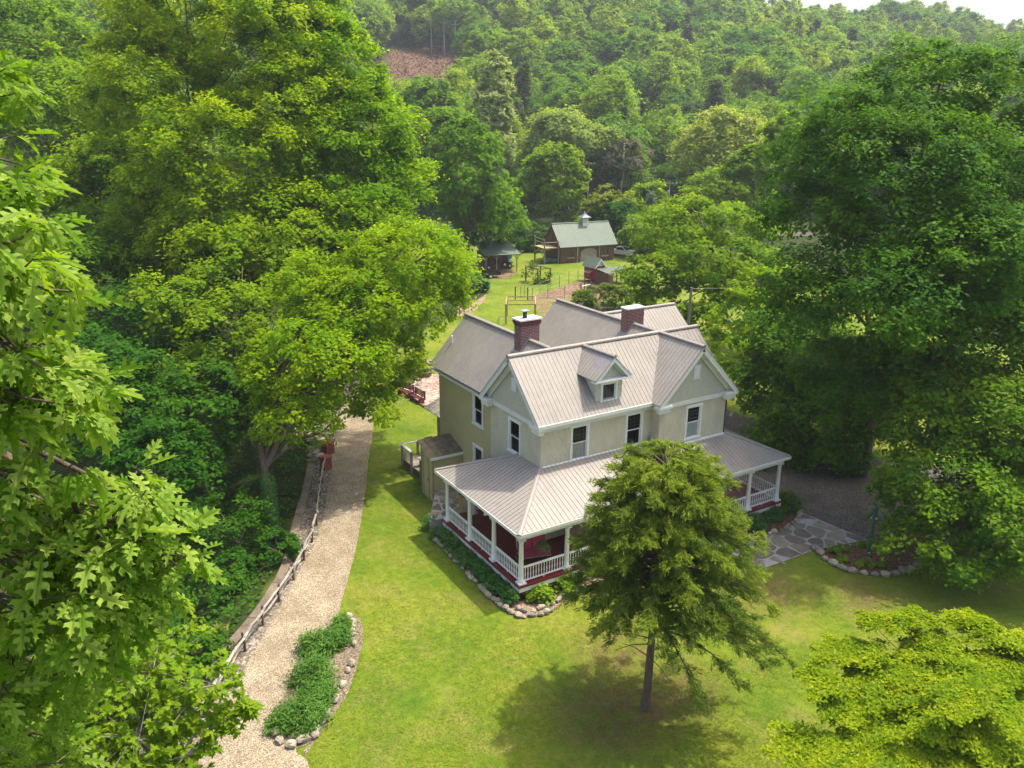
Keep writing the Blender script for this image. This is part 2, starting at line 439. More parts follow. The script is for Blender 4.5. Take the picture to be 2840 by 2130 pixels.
# foliage
M['lf_ash'] = leaf_mat('ash_leaves', (0.135, 0.275, 0.006), (0.300, 0.420, 0.008), 0.55, (1.8, 1.55, .35))
M['lf_dark'] = leaf_mat('maple_leaves', (0.048, 0.140, 0.010), (0.155, 0.280, 0.013), 0.48)
M['lf_mid'] = leaf_mat('wood_leaves', (0.100, 0.215, 0.009), (0.195, 0.310, 0.012), 0.5)
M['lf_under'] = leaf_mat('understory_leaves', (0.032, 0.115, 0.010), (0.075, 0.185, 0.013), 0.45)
M['lf_oak'] = leaf_mat('oak_leaves', (0.125, 0.235, 0.018), (0.320, 0.420, 0.085), 0.42, (1.4, 1.5, .4), objvar=0.12)
M['lf_maple'] = leaf_mat('small_maple_leaves', (0.125, 0.235, 0.012), (0.240, 0.340, 0.024), 0.45, objvar=0.12)
M['lf_dog'] = leaf_mat('dogwood_leaves', (0.120, 0.230, 0.008), (0.310, 0.390, 0.012), 0.42)
M['lf_cedar'] = leaf_mat('cedar_sprays', (0.085, 0.150, 0.022), (0.240, 0.300, 0.030), 0.33)
M['lf_pale'] = leaf_mat('pale_leaves', (0.200, 0.280, 0.060), (0.320, 0.400, 0.095), 0.48)
M['lf_far'] = leaf_mat('forest_leaves', (0.080, 0.190, 0.014), (0.180, 0.310, 0.022), 0.45, objvar=0.4)
M['lf_pine'] = leaf_mat('pine_needles', (0.060, 0.110, 0.034), (0.110, 0.165, 0.045), 0.25, objvar=0.3)
M['lf_grey'] = leaf_mat('bare_twigs', (0.150, 0.135, 0.095), (0.230, 0.205, 0.150), 0.3)
M['lf_spruce'] = leaf_mat('blue_spruce', (0.102, 0.168, 0.1365), (0.174, 0.252, 0.1995), 0.2)
M['lf_syc'] = leaf_mat('sycamore_leaves', (0.290, 0.350, 0.120), (0.420, 0.470, 0.190), 0.45, (1.3, 1.3, .8), objvar=0.05)
M['lf_bush'] = leaf_mat('peony_leaves', (0.055, 0.150, 0.020), (0.150, 0.280, 0.045), 0.35, objvar=0.12)
M['lf_hosta'] = leaf_mat('hosta_leaves', (0.123, 0.238, 0.0126), (0.239, 0.364, 0.0231), 0.4, objvar=0.12)
M['lf_shrub'] = leaf_mat('shrub_leaves', (0.050, 0.150, 0.035), (0.105, 0.240, 0.055), 0.35)
M['lf_yew'] = leaf_mat('yew_leaves', (0.090, 0.150, 0.012), (0.190, 0.240, 0.018), 0.35)

# ---------------------------------------------------------------- terrain
CX, CY = -18.402, -29.104
WALL = smooth_line([(-24.0, -13.0), (-17.35, -1.64), (-14.80, 1.58), (-11.76, 4.65), (-9.15, 8.24), (-6.84, 13.32), (-5.02, 17.26), (-3.02, 22.05), (-1.01, 26.43), (0.90, 30.58)], 6)
WOODS_EDGE = [(3.5, 34.0), (9.0, 42.0), (28.51, 58.30), (34.80, 64.23), (39.94, 74.74), (41.78, 78.53), (38.0, 84.0), (41.0, 104.0)]
RAV = WALL + WOODS_EDGE + [(-30.0, 260.0), (-260.0, 200.0), (-260.0, -60.0), (-60.0, -60.0)]
YARD = WALL + WOODS_EDGE + [(62.0, 103.0), (90.0, 97.0), (92.0, 60.0), (70.0, 30.0), (64.0, -40.0), (30.0, -80.0), (-40.0, -80.0), (-34.0, -30.0)]

def seg_dist(line, X, Y):
    D = np.full(X.shape, 1e9)
    for (x0, y0), (x1, y1) in zip(line[:-1], line[1:]):
        dx, dy = x1 - x0, y1 - y0; L = dx * dx + dy * dy + 1e-9
        t = np.clip(((X - x0) * dx + (Y - y0) * dy) / L, 0, 1)
        D = np.minimum(D, np.hypot(X - x0 - t * dx, Y - y0 - t * dy))
    return D

def sstep(a, b, x):
    t = np.clip((x - a) / (b - a), 0, 1); return t * t * (3 - 2 * t)

def uv(X, Y):
    dx, dy = X - CX, Y - CY
    return 0.8526 * dx - 0.5225 * dy, 0.5225 * dx + 0.8526 * dy

def xy(u, v):
    return CX + 0.8526 * u + 0.5225 * v, CY - 0.5225 * u + 0.8526 * v

def height(X, Y):
    X = np.asarray(X, float); Y = np.asarray(Y, float)
    u, v = uv(X, Y); az = u / np.maximum(v, 30)
    Hr = 64 + np.clip(0.47 - az, 0, 1.2) * 72 + np.clip(0.47 - az, -0.4, 0) * 70
    v0 = 188 - 55 * sstep(-0.2, -0.6, az)
    s = np.clip((v - v0) / (545 - v0), 0, 1.0)
    h = Hr * s ** 1.15 * (1 - .8 * sstep(545, 1300, v))
    h += s * (5 * np.sin(u * 0.021 + v * 0.012 + 1.0) + 3.0 * np.sin(u * 0.05 - v * 0.031))
    rav = inside_np(RAV, X, Y)
    d = seg_dist(WALL + WOODS_EDGE, X, Y)
    near = 1 - sstep(34, 70, v)
    dep = 2.9 * sstep(0.35, 8.0, d) * (0.25 + 0.75 * near) - 4.0 * sstep(22, 60, d)
    h = np.where(rav, h - dep * (1 - s), h)
    return h

gx = np.concatenate([np.linspace(-900, -260, 24)[:-1], np.linspace(-260, -45, 36)[:-1], np.arange(-45, 80, 1.1), np.linspace(80, 300, 40)[1:], np.linspace(300, 1100, 36)[1:]])
gy = np.concatenate([np.linspace(-700, -60, 16)[:-1], np.arange(-60, 110, 1.1), np.linspace(110, 620, 80)[1:], np.linspace(620, 1200, 14)[1:]])
GX, GY = np.meshgrid(gx, gy, indexing='xy')
GZ = height(GX, GY)
nx, ny = len(gx), len(gy)
idx = np.arange(nx * ny).reshape(ny, nx)
quads = np.stack([idx[:-1, :-1], idx[:-1, 1:], idx[1:, 1:], idx[1:, :-1]], -1).reshape(-1, 4)
ground = from_arrays('ground', np.stack([GX.ravel(), GY.ravel(), GZ.ravel()], 1), [quads], M['ground'], smooth=True)
tag(ground, kind='structure')
U_, V_ = uv(GX, GY)
def pattr(name, arr):
    a = ground.data.attributes.new(name, 'FLOAT', 'POINT'); a.data.foreach_set('value', arr.astype(np.float32).ravel())
yd = inside_np(YARD, GX, GY)
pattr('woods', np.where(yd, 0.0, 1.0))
bare = np.maximum(1 - np.hypot((GX + 0.6) / 4.2, (GY + 8.6) / 3.2), 0) * 1.5
for (px, py), r in (((10.80, -5.47), 3.0), ((1.37, -5.63), 2.6), ((14.61, -8.48), 2.5), ((2.49, -8.81), 2.2)):
    bare = np.maximum(bare, np.maximum(1 - np.hypot(GX - px, GY - py) / r, 0) * 1.2)
pattr('bare', np.clip(bare, 0, 1))
pattr('scrub', ((np.hypot((U_ + 37) / 21, (V_ - 356) / 46) < 1)).astype(float))

def structure(o): return tag(o, kind='structure')

# gravel path, its left verge, drive, beds
PR = smooth_line([(-13.6, -9.5), (-12.21, -5.24), (-12.28, -3.95), (-10.41, -1.06), (-7.68, 3.96), (-4.91, 9.03), (-1.87, 15.38), (0.43, 20.48), (2.72, 25.34), (4.32, 29.84), (5.62, 33.88), (8.21, 39.45)], 6)
PL = smooth_line([(-18.2, -7.0), (-15.79, -3.08), (-13.03, 1.20), (-10.14, 5.43), (-6.11, 11.59), (-3.63, 17.22), (-1.05, 23.31), (1.48, 29.00), (3.70, 34.29), (6.44, 40.49)], 6)
structure(flat('gravel_path', PL + PR[::-1], 0.012, M['pathgravel']))
structure(flat('path_verge', [p for p in WALL if p[1] < 26 and p[0] > -21] + PL[::-1][6:], 0.006, M['greygravel']))
structure(flat('driveway', smooth_line([(42, -16), (27, -6), (19.67, -4.88), (19.28, -0.68), (19.2, 2.5), (19.6, 12), (21, 24), (27, 40), (40, 56)], 5) + smooth_line([(47, 52), (36, 34), (30, 20), (29, 8), (33, -1), (46, -9)], 5), 0.008, M['drive']))
structure(flat('dirt_pen', [(37.66, 58.82), (42.62, 61.69), (47.89, 64.19), (52.59, 66.57), (52.13, 64.70), (53.89, 59.32), (52.03, 54.30), (49.16, 53.42), (44.39, 55.56), (43.19, 56.55)], 0.010, M['pen']))
structure(flat('dry_grass_strip', [(37.75, 58.34), (44.29, 55.43), (47.05, 54.33), (40.21, 48.81), (33.31, 47.72), (35.96, 54.55)], 0.006, M['drygrass']))
structure(flat('woodland_mulch', [(25.09, 54.47), (28.06, 59.68), (30.24, 60.14), (34.94, 64.47), (32.64, 61.11), (29.05, 56.89), (26.54, 54.64)], 0.009, M['pinkmulch']))
structure(flat('shed_yard_dirt', [(39.50, 74.22), (42.47, 78.97), (47.97, 79.28), (46.10, 75.23), (44.12, 73.93), (42.37, 72.97)], 0.009, M['pen']))
BEDL = smooth_line([(-12.89, -3.20), (-12.27, -4.07), (-11.59, -3.91), (-10.67, -2.98), (-9.60, -1.77), (-8.67, -0.39), (-7.93, 1.11), (-7.52, 2.32), (-7.58, 3.13), (-8.26, 2.77), (-9.68, 2.16), (-10.77, 0.88), (-11.53, -0.45), (-12.70, -2.37), (-12.89, -3.20)], 6)
structure(flat('island_bed_soil', BEDL[:-1], 0.020, M['soil']))
structure(flat('bed_outer_strip', smooth_line([(-12.14, -4.62), (-11.46, -3.92), (-10.37, -2.93), (-9.49, -2.01), (-8.27, -0.06), (-7.57, 1.30), (-7.31, 2.41), (-7.48, 3.18)], 5) + smooth_line([(-7.66, 2.84), (-7.81, 1.86), (-8.65, -0.21), (-9.68, -1.72), (-10.77, -3.00), (-11.65, -3.95), (-12.14, -4.35)], 5), 0.016, M['soil']))
BEDP = smooth_line([(-0.29, 9.58), (-0.92, 7.69), (-1.01, 5.93), (-1.05, 4.12), (-1.20, 1.75), (-1.15, 0.22), (-0.98, -0.80), (-0.47, -1.44), (0.77, -1.56), (1.90, -1.20), (3.00, -1.14), (4.6, -1.7), (8.2, -1.5)], 5)
structure(flat('foundation_bed', BEDP + [(8.2, -0.1), (0.1, -0.1), (-0.1, 8.4), (-0.8, 8.8)], 0.014, M['pinkmulch']))
BEDR = smooth_line([(12.72, -0.47), (14.18, -1.55), (15.17, -1.54), (16.60, -1.69), (18.22, -1.24), (19.22, -0.64), (19.54, -0.03)], 5)
structure(flat('porch_mulch_bed', [(11.0, -0.15)] + BEDR + [(18.3, 0.6), (17.9, -0.15)], 0.014, M['mulch']))
BEDM = smooth_line([(16.25, -4.13), (15.95, -4.89), (15.81, -5.82), (16.01, -6.62), (16.49, -7.27), (17.35, -7.79), (18.51, -8.11), (20.37, -8.00)], 5)
structure(flat('maple_mulch_bed', BEDM + [(27.5, -6.2), (20.05, -5.10), (19.63, -4.91), (17.16, -4.31)], 0.015, M['mulch']))

def edging(name, line, label, step, size, seed, skip=0.0, zs=0.7, mat=None, z=0.02, lo=0.75):
    """a row of single field stones laid along a curve"""
    P = resample(line, step); t = thing(name, (P[0][0], P[0][1], 0), label, 'stone edging'); rr = random.Random(seed)
    meshes = []
    for k in range(5):
        o = MB().rock((0, 0, 0), 1, 1, 1, 0, seed + k).build('stone', mat or M['stone'], smooth=False); meshes.append(o.data); bpy.data.objects.remove(o)
    for i, p in enumerate(P):
        if rr.random() < skip: continue
        q = P[min(i + 1, len(P) - 1)] - P[max(i - 1, 0)]; a = math.atan2(q[1], q[0]); s = size * rr.uniform(lo, 1.3)
        s *= .78; share('stone', meshes[rr.randrange(5)], t, (p[0] + rr.uniform(-.06, .06), p[1] + rr.uniform(-.06, .06), z + s * zs * .45), (rr.uniform(-.15, .15), rr.uniform(-.15, .15), a + rr.uniform(-.25, .25)), (s * rr.uniform(.9, 1.35) * .62, s * .5, s * zs * .6))
    return t
edging('stone_edging', smooth_line([(-12.78, -2.98), (-12.77, -3.41), (-12.43, -3.87), (-11.95, -3.91), (-11.52, -3.82)], 5), 'rounded pale boulders closing the near end of the island bed', 0.46, 0.46, 3, lo=0.8)
edging('stone_edging', smooth_line([(-11.30, -3.58), (-10.65, -2.92), (-9.78, -1.84), (-9.01, -0.73), (-8.54, 0.10), (-8.06, 1.19), (-7.62, 2.28), (-7.61, 2.82)], 5), 'low broken stones along the lawn side of the island bed', 0.42, 0.36, 5, skip=0.25)
edging('stone_edging', BEDP[:41], 'irregular tan stones edging the bed around the porch corner', 0.36, 0.36, 8, skip=0.12, lo=.5)
edging('stone_edging', smooth_line([(-1.03, 0.44), (-0.66, -0.48), (-0.15, -1.13), (0.89, -1.18), (2.03, -0.92), (3.01, -0.84)], 5), 'second inner row of pale stones below the bright porch-corner shrubs', 0.36, 0.36, 12, skip=0.1)
edging('stone_edging', BEDR[:26], 'dark stones between the porch mulch bed and flagstone walk', 0.42, 0.34, 14, skip=0.05)
edging('stone_edging', BEDM[:34], 'rounded tan stones curving along the maple mulch bed', 0.50, 0.46, 17)

# flagstone walk and terrace: every stone its own piece over pale mortar
def voronoi_cells(poly, spacing, seed, gap):
    rr = random.Random(seed); xs = [p[0] for p in poly]; ys = [p[1] for p in poly]; seeds = []
    tries = 0
    while tries < 4000:
        tries += 1; p = (rr.uniform(min(xs), max(xs)), rr.uniform(min(ys), max(ys)))
        if not inside(poly, *p): continue
        r = spacing * (0.62 + 0.75 * ((math.sin(p[0] * 1.7) + math.cos(p[1] * 2.1 + p[0])) * .25 + .5) * rr.uniform(.6, 1.2))
        if all(math.hypot(p[0] - q[0], p[1] - q[1]) > max(r, q[2]) * .8 for q in seeds): seeds.append((p[0], p[1], r))
    out = []
    for i, (x, y, r) in enumerate(seeds):
        c = [(x + 3 * spacing * math.cos(t), y + 3 * spacing * math.sin(t)) for t in np.linspace(0, 2 * math.pi, 13)[:-1]]
        for j, (a, b_, r2) in enumerate(seeds):
            if i == j: continue
            dx, dy = a - x, b_ - y; L = math.hypot(dx, dy)
            if L > 6 * spacing: continue
            n = (dx / L, dy / L); w = r / (r + r2); c = clip_half(c, n, n[0] * x + n[1] * y + L * w - gap * rr.uniform(.6, 1.7))
            if len(c) < 3: break
        if len(c) < 3 or area2(c) < 0.02: continue
        # round the corners, jitter
        cc = []
        for k in range(len(c)):
            p, q = c[k], c[(k + 1) % len(c)]
            for t in (.22, .78): cc.append((p[0] + (q[0] - p[0]) * t + rr.uniform(-.02, .02), p[1] + (q[1] - p[1]) * t + rr.uniform(-.02, .02)))
        cc = [(q[0], q[1]) for q in cc]
        c2 = []
        for q in cc:
            t = 1.0
            while t > .1 and not inside(poly, x + (q[0] - x) * (t + .06), y + (q[1] - y) * (t + .06)): t -= .05
            c2.append((x + (q[0] - x) * t, y + (q[1] - y) * t))
        if area2(c2) > .03: out.append(c2)
    return out
WALK = [(19.28, -0.68), (19.47, -2.89), (19.67, -4.88), (17.22, -4.26), (16.28, -4.11), (13.66, -4.07), (11.23, -3.98), (9.20, -3.99), (9.53, -2.74), (14.13, -1.59), (15.13, -1.58), (16.56, -1.72), (18.18, -1.27)]
walk = structure(flat('flagstone_walk', WALK, 0.022, M['mortar']))
for c in voronoi_cells(WALK, 1.15, 4, 0.045):
    MB().prism([(p[0], p[1], 0.02) for p in c], (0, 0, 0.022)).build('flagstone', M['flagstone'], walk)
TER = [(-0.85, 8.3), (2.9, 8.3), (2.9, 11.65), (1.2, 11.7)]
terr = structure(MB().prism([(p[0], p[1], -0.1) for p in TER], (0, 0, 0.82)).build('stone_terrace', M['mortar']))
for c in voronoi_cells(TER, 0.8, 9, 0.05):
    MB().prism([(p[0], p[1], 0.715) for p in c], (0, 0, 0.03)).build('flagstone', M['flagstone'], terr)
# patio behind the house
PAT = [(8.24, 32.63), (8.07, 28.04), (8.33, 24.80), (16.5, 29.0), (14.91, 34.29), (13.29, 35.24), (11.45, 35.70), (10.12, 34.67)]
structure(flat('patio', PAT, 0.018, M['paver']))
kb = MB()
for p, q in zip(PAT[:2], PAT[1:3]): kb.bar((*p, .05), (*q, .05), .22, .14)
structure(kb.build('patio_kerb', M['darkwood']))
# road beyond the barn
rd = [(*xy(-60, 168),), (*xy(40, 166),), (*xy(120, 172),), (*xy(120, 178),), (*xy(40, 172),), (*xy(-60, 174),)]
structure(flat('road', rd, 0.05, M['drive']))

# retaining wall along the ravine: mortared face with cap slabs
WP = resample([p for p in WALL if -21.5 < p[0]], 0.5)
wall = thing('retaining_wall', (WP[0][0], WP[0][1], 0), 'low stone retaining wall with brown slab cap between path and woods', 'wall')
wf = MB()
nrm = []
for i in range(len(WP)):
    q = WP[min(i + 1, len(WP) - 1)] - WP[max(i - 1, 0)]; q = q / np.linalg.norm(q); nrm.append(np.array([-q[1], q[0]]))
for i in range(len(WP) - 1):
    a, b2 = WP[i], WP[i + 1]; na, nb = nrm[i], nrm[i + 1]
    wf.prism([(*(a + na * .17), -2.2), (*(a - na * .17), -2.2), (*(b2 - nb * .17), -2.2), (*(b2 + nb * .17), -2.2)], (0, 0, 2.28))
wf.build('face', M['capstone'], wall)
rr = random.Random(2); i = 0
while i < len(WP) - 1:
    j = min(len(WP) - 1, i + rr.choice((2, 3, 4))); wdt = .23 + rr.uniform(-.03, .03); zt = 0.08 + rr.uniform(0, .02)
    a = WP[i] + (WP[i + 1] - WP[i]) * .03; pts = [(*(WP[k] + nrm[k] * wdt), zt) for k in range(i, j + 1)] + [(*(WP[k] - nrm[k] * wdt), zt) for k in range(j, i - 1, -1)]
    c = np.mean(np.array(pts), 0); pts = [tuple(c + (np.array(p) - c) * .985) for p in pts]
    MB().prism(pts, (0, 0, .07 + rr.uniform(0, .02))).build('cap_stone', M['capstone'], wall); i = j

# split-rail fence: crooked silver rails on short posts
FL = resample(smooth_line([(-18.0, -5.2), (-15.38, -1.56), (-14.38, 0.11), (-13.44, 1.40), (-12.32, 2.95), (-10.64, 5.08), (-8.85, 7.44), (-7.48, 9.62), (-6.22, 11.93), (-4.91, 15.30), (-3.56, 18.47), (-3.03, 19.67)], 6), 1.9)
fence = thing('split_rail_fence', (*FL[0], 0), 'weathered grey split-rail fence running along the gravel path', 'fence')
rr = random.Random(5)
for i, p in enumerate(FL):
    MB().tube([(*p, -.1), (p[0] + rr.uniform(-.04, .04), p[1], .5), (p[0] + rr.uniform(-.06, .06), p[1] + rr.uniform(-.06, .06), 1.0)], [.07, .065, .05], 6).build('post', M['darkwood'], fence)
for i in range(len(FL) - 1):
    for z, off in ((.38, .06), (.82, -.07)):
        a, b2 = FL[i], FL[i + 1]; d = (b2 - a) / np.linalg.norm(b2 - a); pts = []
        nn = np.array([-d[1], d[0]])
        for t in np.linspace(-.1, 1.1, 6):
            q = a + (b2 - a) * t + nn * (off + rr.uniform(-.05, .05)); pts.append((*q, z + rr.uniform(-.05, .05)))
        MB().tube(pts, [rr.uniform(.045, .065) for _ in pts], 5).build('rail', M['railwood'], fence)
# ---------------------------------------------------------------- house
HL = 'cream two-storey farmhouse with taupe metal roofs and white wrap-around porch'
house = thing('farmhouse', (9, 8, 0), HL, 'house')
RZ, EZ = 10.55, 7.615

def roof_slope(parent, name, pts, down, mat, deckmat, width=0.258, thick=0.09, panel='roof_panel', rib=0.016):
    """a roof plane: a deck with one raised-seam panel object after another on it"""
    P = [Vector(p) for p in pts]; d = Vector(down).normalized()
    n = (P[1] - P[0]).cross(P[2] - P[0]).normalized()
    if n.z < 0: n = -n
    d = (d - n * d.dot(n)).normalized(); a = d.cross(n).normalized(); o = P[0]
    deck = MB().prism(P, -n * .03).build(name, M['flash'] if deckmat is M['trim'] else deckmat, parent)
    if deckmat is M['trim']: MB().prism([p - n * .032 for p in P], -n * (thick - .032)).build('soffit', deckmat, deck)
    else: MB().prism([p - n * .032 for p in P], -n * max(.02, thick - .032)).build('boarding', deckmat, deck)
    q = [((p - o).dot(a), (p - o).dot(d)) for p in P]
    s0, s1 = min(x for x, _ in q), max(x for x, _ in q)
    k = max(1, round((s1 - s0) / width)); w = (s1 - s0) / k
    for i in range(k):
        lo, hi = s0 + i * w, s0 + (i + 1) * w
        c = clip_half(clip_half(q, (-1, 0), -(lo + .003)), (1, 0), hi - .003)
        if area2(c) < 0.01: continue
        m = MB(); to3 = lambda x, y, h: o + a * x + d * y + n * h
        m.prism([to3(x, y, .004) for x, y in c], n * .014)
        r = clip_half(clip_half(q, (-1, 0), -(lo + .004)), (1, 0), lo + .022)
        if area2(r) > .002: m.prism([to3(x, y, .017) for x, y in r], n * rib)
        m.build(panel, mat, deck)
    return deck

def cap(parent, p, q, mat, w=.15, h=.055, name='ridge_cap', lift=.05):
    p, q = Vector(p), Vector(q); d = (q - p).normalized(); s = d.cross(Vector((0, 0, 1))).normalized() * w; up = s.cross(d).normalized()
    if up.z < 0: up = -up
    o = p + up * lift
    return MB().prism([o - s - up * .08, o + s - up * .08, o + s * .9, o + up * h, o - s * .9], q - p).build(name, mat, parent)

T, RF = M['trim'], M['roof']
mainF = roof_slope(house, 'roof_slope', [(2.52, 2.5, EZ), (9.82, 2.5, EZ), (12.74, 5.5, RZ), (2.52, 5.5, RZ)], (0, -1, -.978), RF, T)
roof_slope(house, 'roof_slope', [(15.66, 2.5, EZ), (15.66, 5.5, RZ), (12.74, 5.5, RZ)], (0, -1, -.978), RF, T)
roof_slope(house, 'roof_slope', [(9.82, 1.8, EZ), (9.82, 2.5, EZ), (12.74, 5.5, RZ), (12.74, 1.8, RZ)], (-1, 0, -1), RF, T)
roof_slope(house, 'roof_slope', [(15.66, 1.8, EZ), (15.66, 2.5, EZ), (12.74, 5.5, RZ), (12.74, 1.8, RZ)], (1, 0, -1), RF, T)
roof_slope(house, 'roof_slope', [(2.52, 8.5, EZ), (15.66, 8.5, EZ), (15.66, 5.5, RZ), (2.52, 5.5, RZ)], (0, 1, -.978), RF, T)
WZ = 10.53
roof_slope(house, 'roof_slope', [(2.68, 15.15, 7.64), (2.68, 8.52, 7.64), (5.34, 5.62, WZ), (5.34, 15.15, WZ)], (-1, 0, -1.09), RF, T)
roof_slope(house, 'roof_slope', [(8.00, 15.15, 7.64), (8.00, 8.52, 7.64), (5.34, 5.62, WZ), (5.34, 15.15, WZ)], (1, 0, -1.09), RF, T)
roof_slope(house, 'roof_slope', [(9.82, 15.84, EZ), (9.82, 8.45, EZ), (12.74, 5.6, RZ - .01), (12.74, 15.84, RZ - .01)], (-1, 0, -1), RF, T)
roof_slope(house, 'roof_slope', [(15.66, 15.84, EZ), (15.66, 8.45, EZ), (12.74, 5.6, RZ - .01), (12.74, 15.84, RZ - .01)], (1, 0, -1), RF, T)
roof_slope(house, 'roof_slope', [(13.2, 11.7, 10.3), (19.5, 11.7, 10.3), (19.5, 9.0, 8.1), (15.5, 9.0, 8.1)], (0, -1, -.8), RF, T)
roof_slope(house, 'roof_slope', [(13.2, 11.7, 10.3), (19.5, 11.7, 10.3), (19.5, 14.4, 8.1), (15.5, 14.4, 8.1)], (0, 1, -.8), RF, T)
for p, q in (((2.50, 5.5, RZ), (15.70, 5.5, RZ)), ((12.74, 1.78, RZ), (12.74, 5.4, RZ)), ((5.34, 5.7, WZ), (5.34, 15.17, WZ)), ((12.74, 5.6, RZ), (12.74, 15.86, RZ)), ((13.2, 11.7, 10.3), (19.52, 11.7, 10.3))):
    cap(house, p, q, RF)
cap(house, (9.84, 2.52, EZ), (12.70, 5.46, RZ - .03), RF, .10, .02, 'valley_flashing', .03)

# walls, with real openings
def wall_panel(parent, o, ua, width, z0, z1, n, thick, holes, mat, name='wall'):
    """vertical wall from o along unit ua, outside normal n; holes = (u0,u1,z0,z1)"""
    o, ua, n = Vector(o), Vector(ua), Vector(n)
    us = sorted({0, width, *[h[0] for h in holes], *[h[1] for h in holes]}); zs = sorted({z0, z1, *[h[2] for h in holes], *[h[3] for h in holes]})
    m = MB()
    for i in range(len(us) - 1):
        for j in range(len(zs) - 1):
            cu, cz = (us[i] + us[i + 1]) / 2, (zs[j] + zs[j + 1]) / 2
            if any(h[0] < cu < h[1] and h[2] < cz < h[3] for h in holes): continue
            a = [o + ua * us[i], o + ua * us[i + 1]]
            q = [Vector((a[0].x, a[0].y, zs[j])), Vector((a[1].x, a[1].y, zs[j])), Vector((a[1].x, a[1].y, zs[j + 1])), Vector((a[0].x, a[0].y, zs[j + 1]))]
            m.poly(q); m.poly([p - n * thick for p in q][::-1])
    return m.build(name, mat, parent)

def window(parent, o, ua, n, u0, u1, z0, z1, curtain=None, muntins=True, single=False, label=None):
    """double-hung sash: casing > sashes, panes, leaded bars, curtain"""
    o, ua, n = Vector(o), Vector(ua), Vector(n); up = Vector((0, 0, 1))
    def bx(m, a, b_, c, d, dep0, dep1):
        m.prism([o + ua * x + up * y + n * dep0 for x, y in ((a, c), (b_, c), (b_, d), (a, d))], n * (dep1 - dep0))
    f = MB(); cw = .13
    bx(f, u0, u0 + cw, z0 + .07, z1 - cw, -.06, .035); bx(f, u1 - cw, u1, z0 + .07, z1 - cw, -.06, .035)
    bx(f, u0 - .02, u1 + .02, z1 - cw, z1 + .03, -.06, .05); bx(f, u0 - .04, u1 + .04, z0 - .01, z0 + .07, -.06, .08)
    w = f.build('window', M['white'], parent)
    if label: w['label'] = label
    iu0, iu1, iz0, iz1 = u0 + cw, u1 - cw, z0 + .07, z1 - cw; zm = (iz0 + iz1) / 2
    sashes = [(iz0, iz1, -.03, 'sash')] if single else [(zm - .02, iz1, -.02, 'upper_sash'), (iz0, zm + .03, -.055, 'lower_sash')]
    for k, (a, b_, dep, nm) in enumerate(sashes):
        s = MB(); sw = .05
        bx(s, iu0, iu0 + sw, a, b_, dep - .03, dep); bx(s, iu1 - sw, iu1, a, b_, dep - .03, dep)
        bx(s, iu0 + sw, iu1 - sw, a, a + sw, dep - .03, dep); bx(s, iu0 + sw, iu1 - sw, b_ - sw, b_, dep - .03, dep)
        s.build(nm, M['white'], w)
        g = MB(); g.poly([o + ua * x + up * y + n * (dep - .02) for x, y in ((iu0 + sw, a + sw), (iu1 - sw, a + sw), (iu1 - sw, b_ - sw), (iu0 + sw, b_ - sw))]).build('pane', M['glass'], w)
        if muntins and k == 0:
            mt = MB(); lw = .007
            for t in (.25, .5, .75): x = iu0 + (iu1 - iu0) * t; bx(mt, x - lw, x + lw, a + sw, b_ - sw, dep - .018, dep - .004)
            for t in (.28, .5, .72): y = a + (b_ - a) * t; bx(mt, iu0 + sw, iu1 - sw, y - lw, y + lw, dep - .019, dep - .005)
            mt.build('muntins', M['muntin'], w)
    if curtain:
        c = MB(); zt = iz0 + (iz1 - iz0) * curtain; xs = np.linspace(iu0, iu1, 25)
        for x0, x1 in zip(xs[:-1], xs[1:]):
            c.poly([o + ua * x + up * y + n * (-.11 - .018 * math.sin(x * 42)) for x, y in ((x0, iz0), (x1, iz0), (x1, zt), (x0, zt))])
        c.build('curtain', M['curtain'], w)
    return w

X_, Y_ = (1, 0, 0), (0, 1, 0)
SM, S2 = M['stucco'], M['stucco2']
hole = lambda a, b_, c, d: (a + .05, b_ - .05, c + .02, d - .05)
# main front
fw = [(1.85, 3.06, 5.08, 7.10), (5.50, 6.72, 5.08, 7.10)]
lowf = [(0.9, 2.0, 1.7, 3.5), (3.0, 4.1, 1.7, 3.5), (5.2, 6.3, 0.95, 3.2)]
wall_panel(house, (2.97, 2.96, 0), X_, 7.30, 0.3, 7.95, (0, -1, 0), .15, [hole(*h) for h in fw + lowf], SM)
for i, h in enumerate(fw): window(house, (2.97, 2.96, 0), X_, (0, -1, 0), *h, curtain=(.5 if i == 0 else None))
for h in lowf[:2]: window(house, (2.97, 2.96, 0), X_, (0, -1, 0), *h, curtain=.9)
dr = MB().box((8.17, 2.98, .95), (9.27, 3.04, 3.2)).build('door', M['benchred'], house)
MB().lathe((8.3, 2.93, 1.95), [(.02, -.04), (.045, -.02), (.045, .02), (.02, .04)], 8).build('handle', M['brass'], dr)
# left gable end
ww = [(1.95, 3.20, 5.05, 7.0)]; wlow = [(1.6, 2.8, 1.7, 3.5)]
wall_panel(house, (2.97, 8.05, 0), (0, -1, 0), 5.09, 0.3, 7.45, (-1, 0, 0), .15, [hole(*h) for h in ww + wlow], SM)
window(house, (2.97, 8.05, 0), (0, -1, 0), (-1, 0, 0), *ww[0], muntins=False)
window(house, (2.97, 8.05, 0), (0, -1, 0), (-1, 0, 0), *wlow[0], muntins=False)
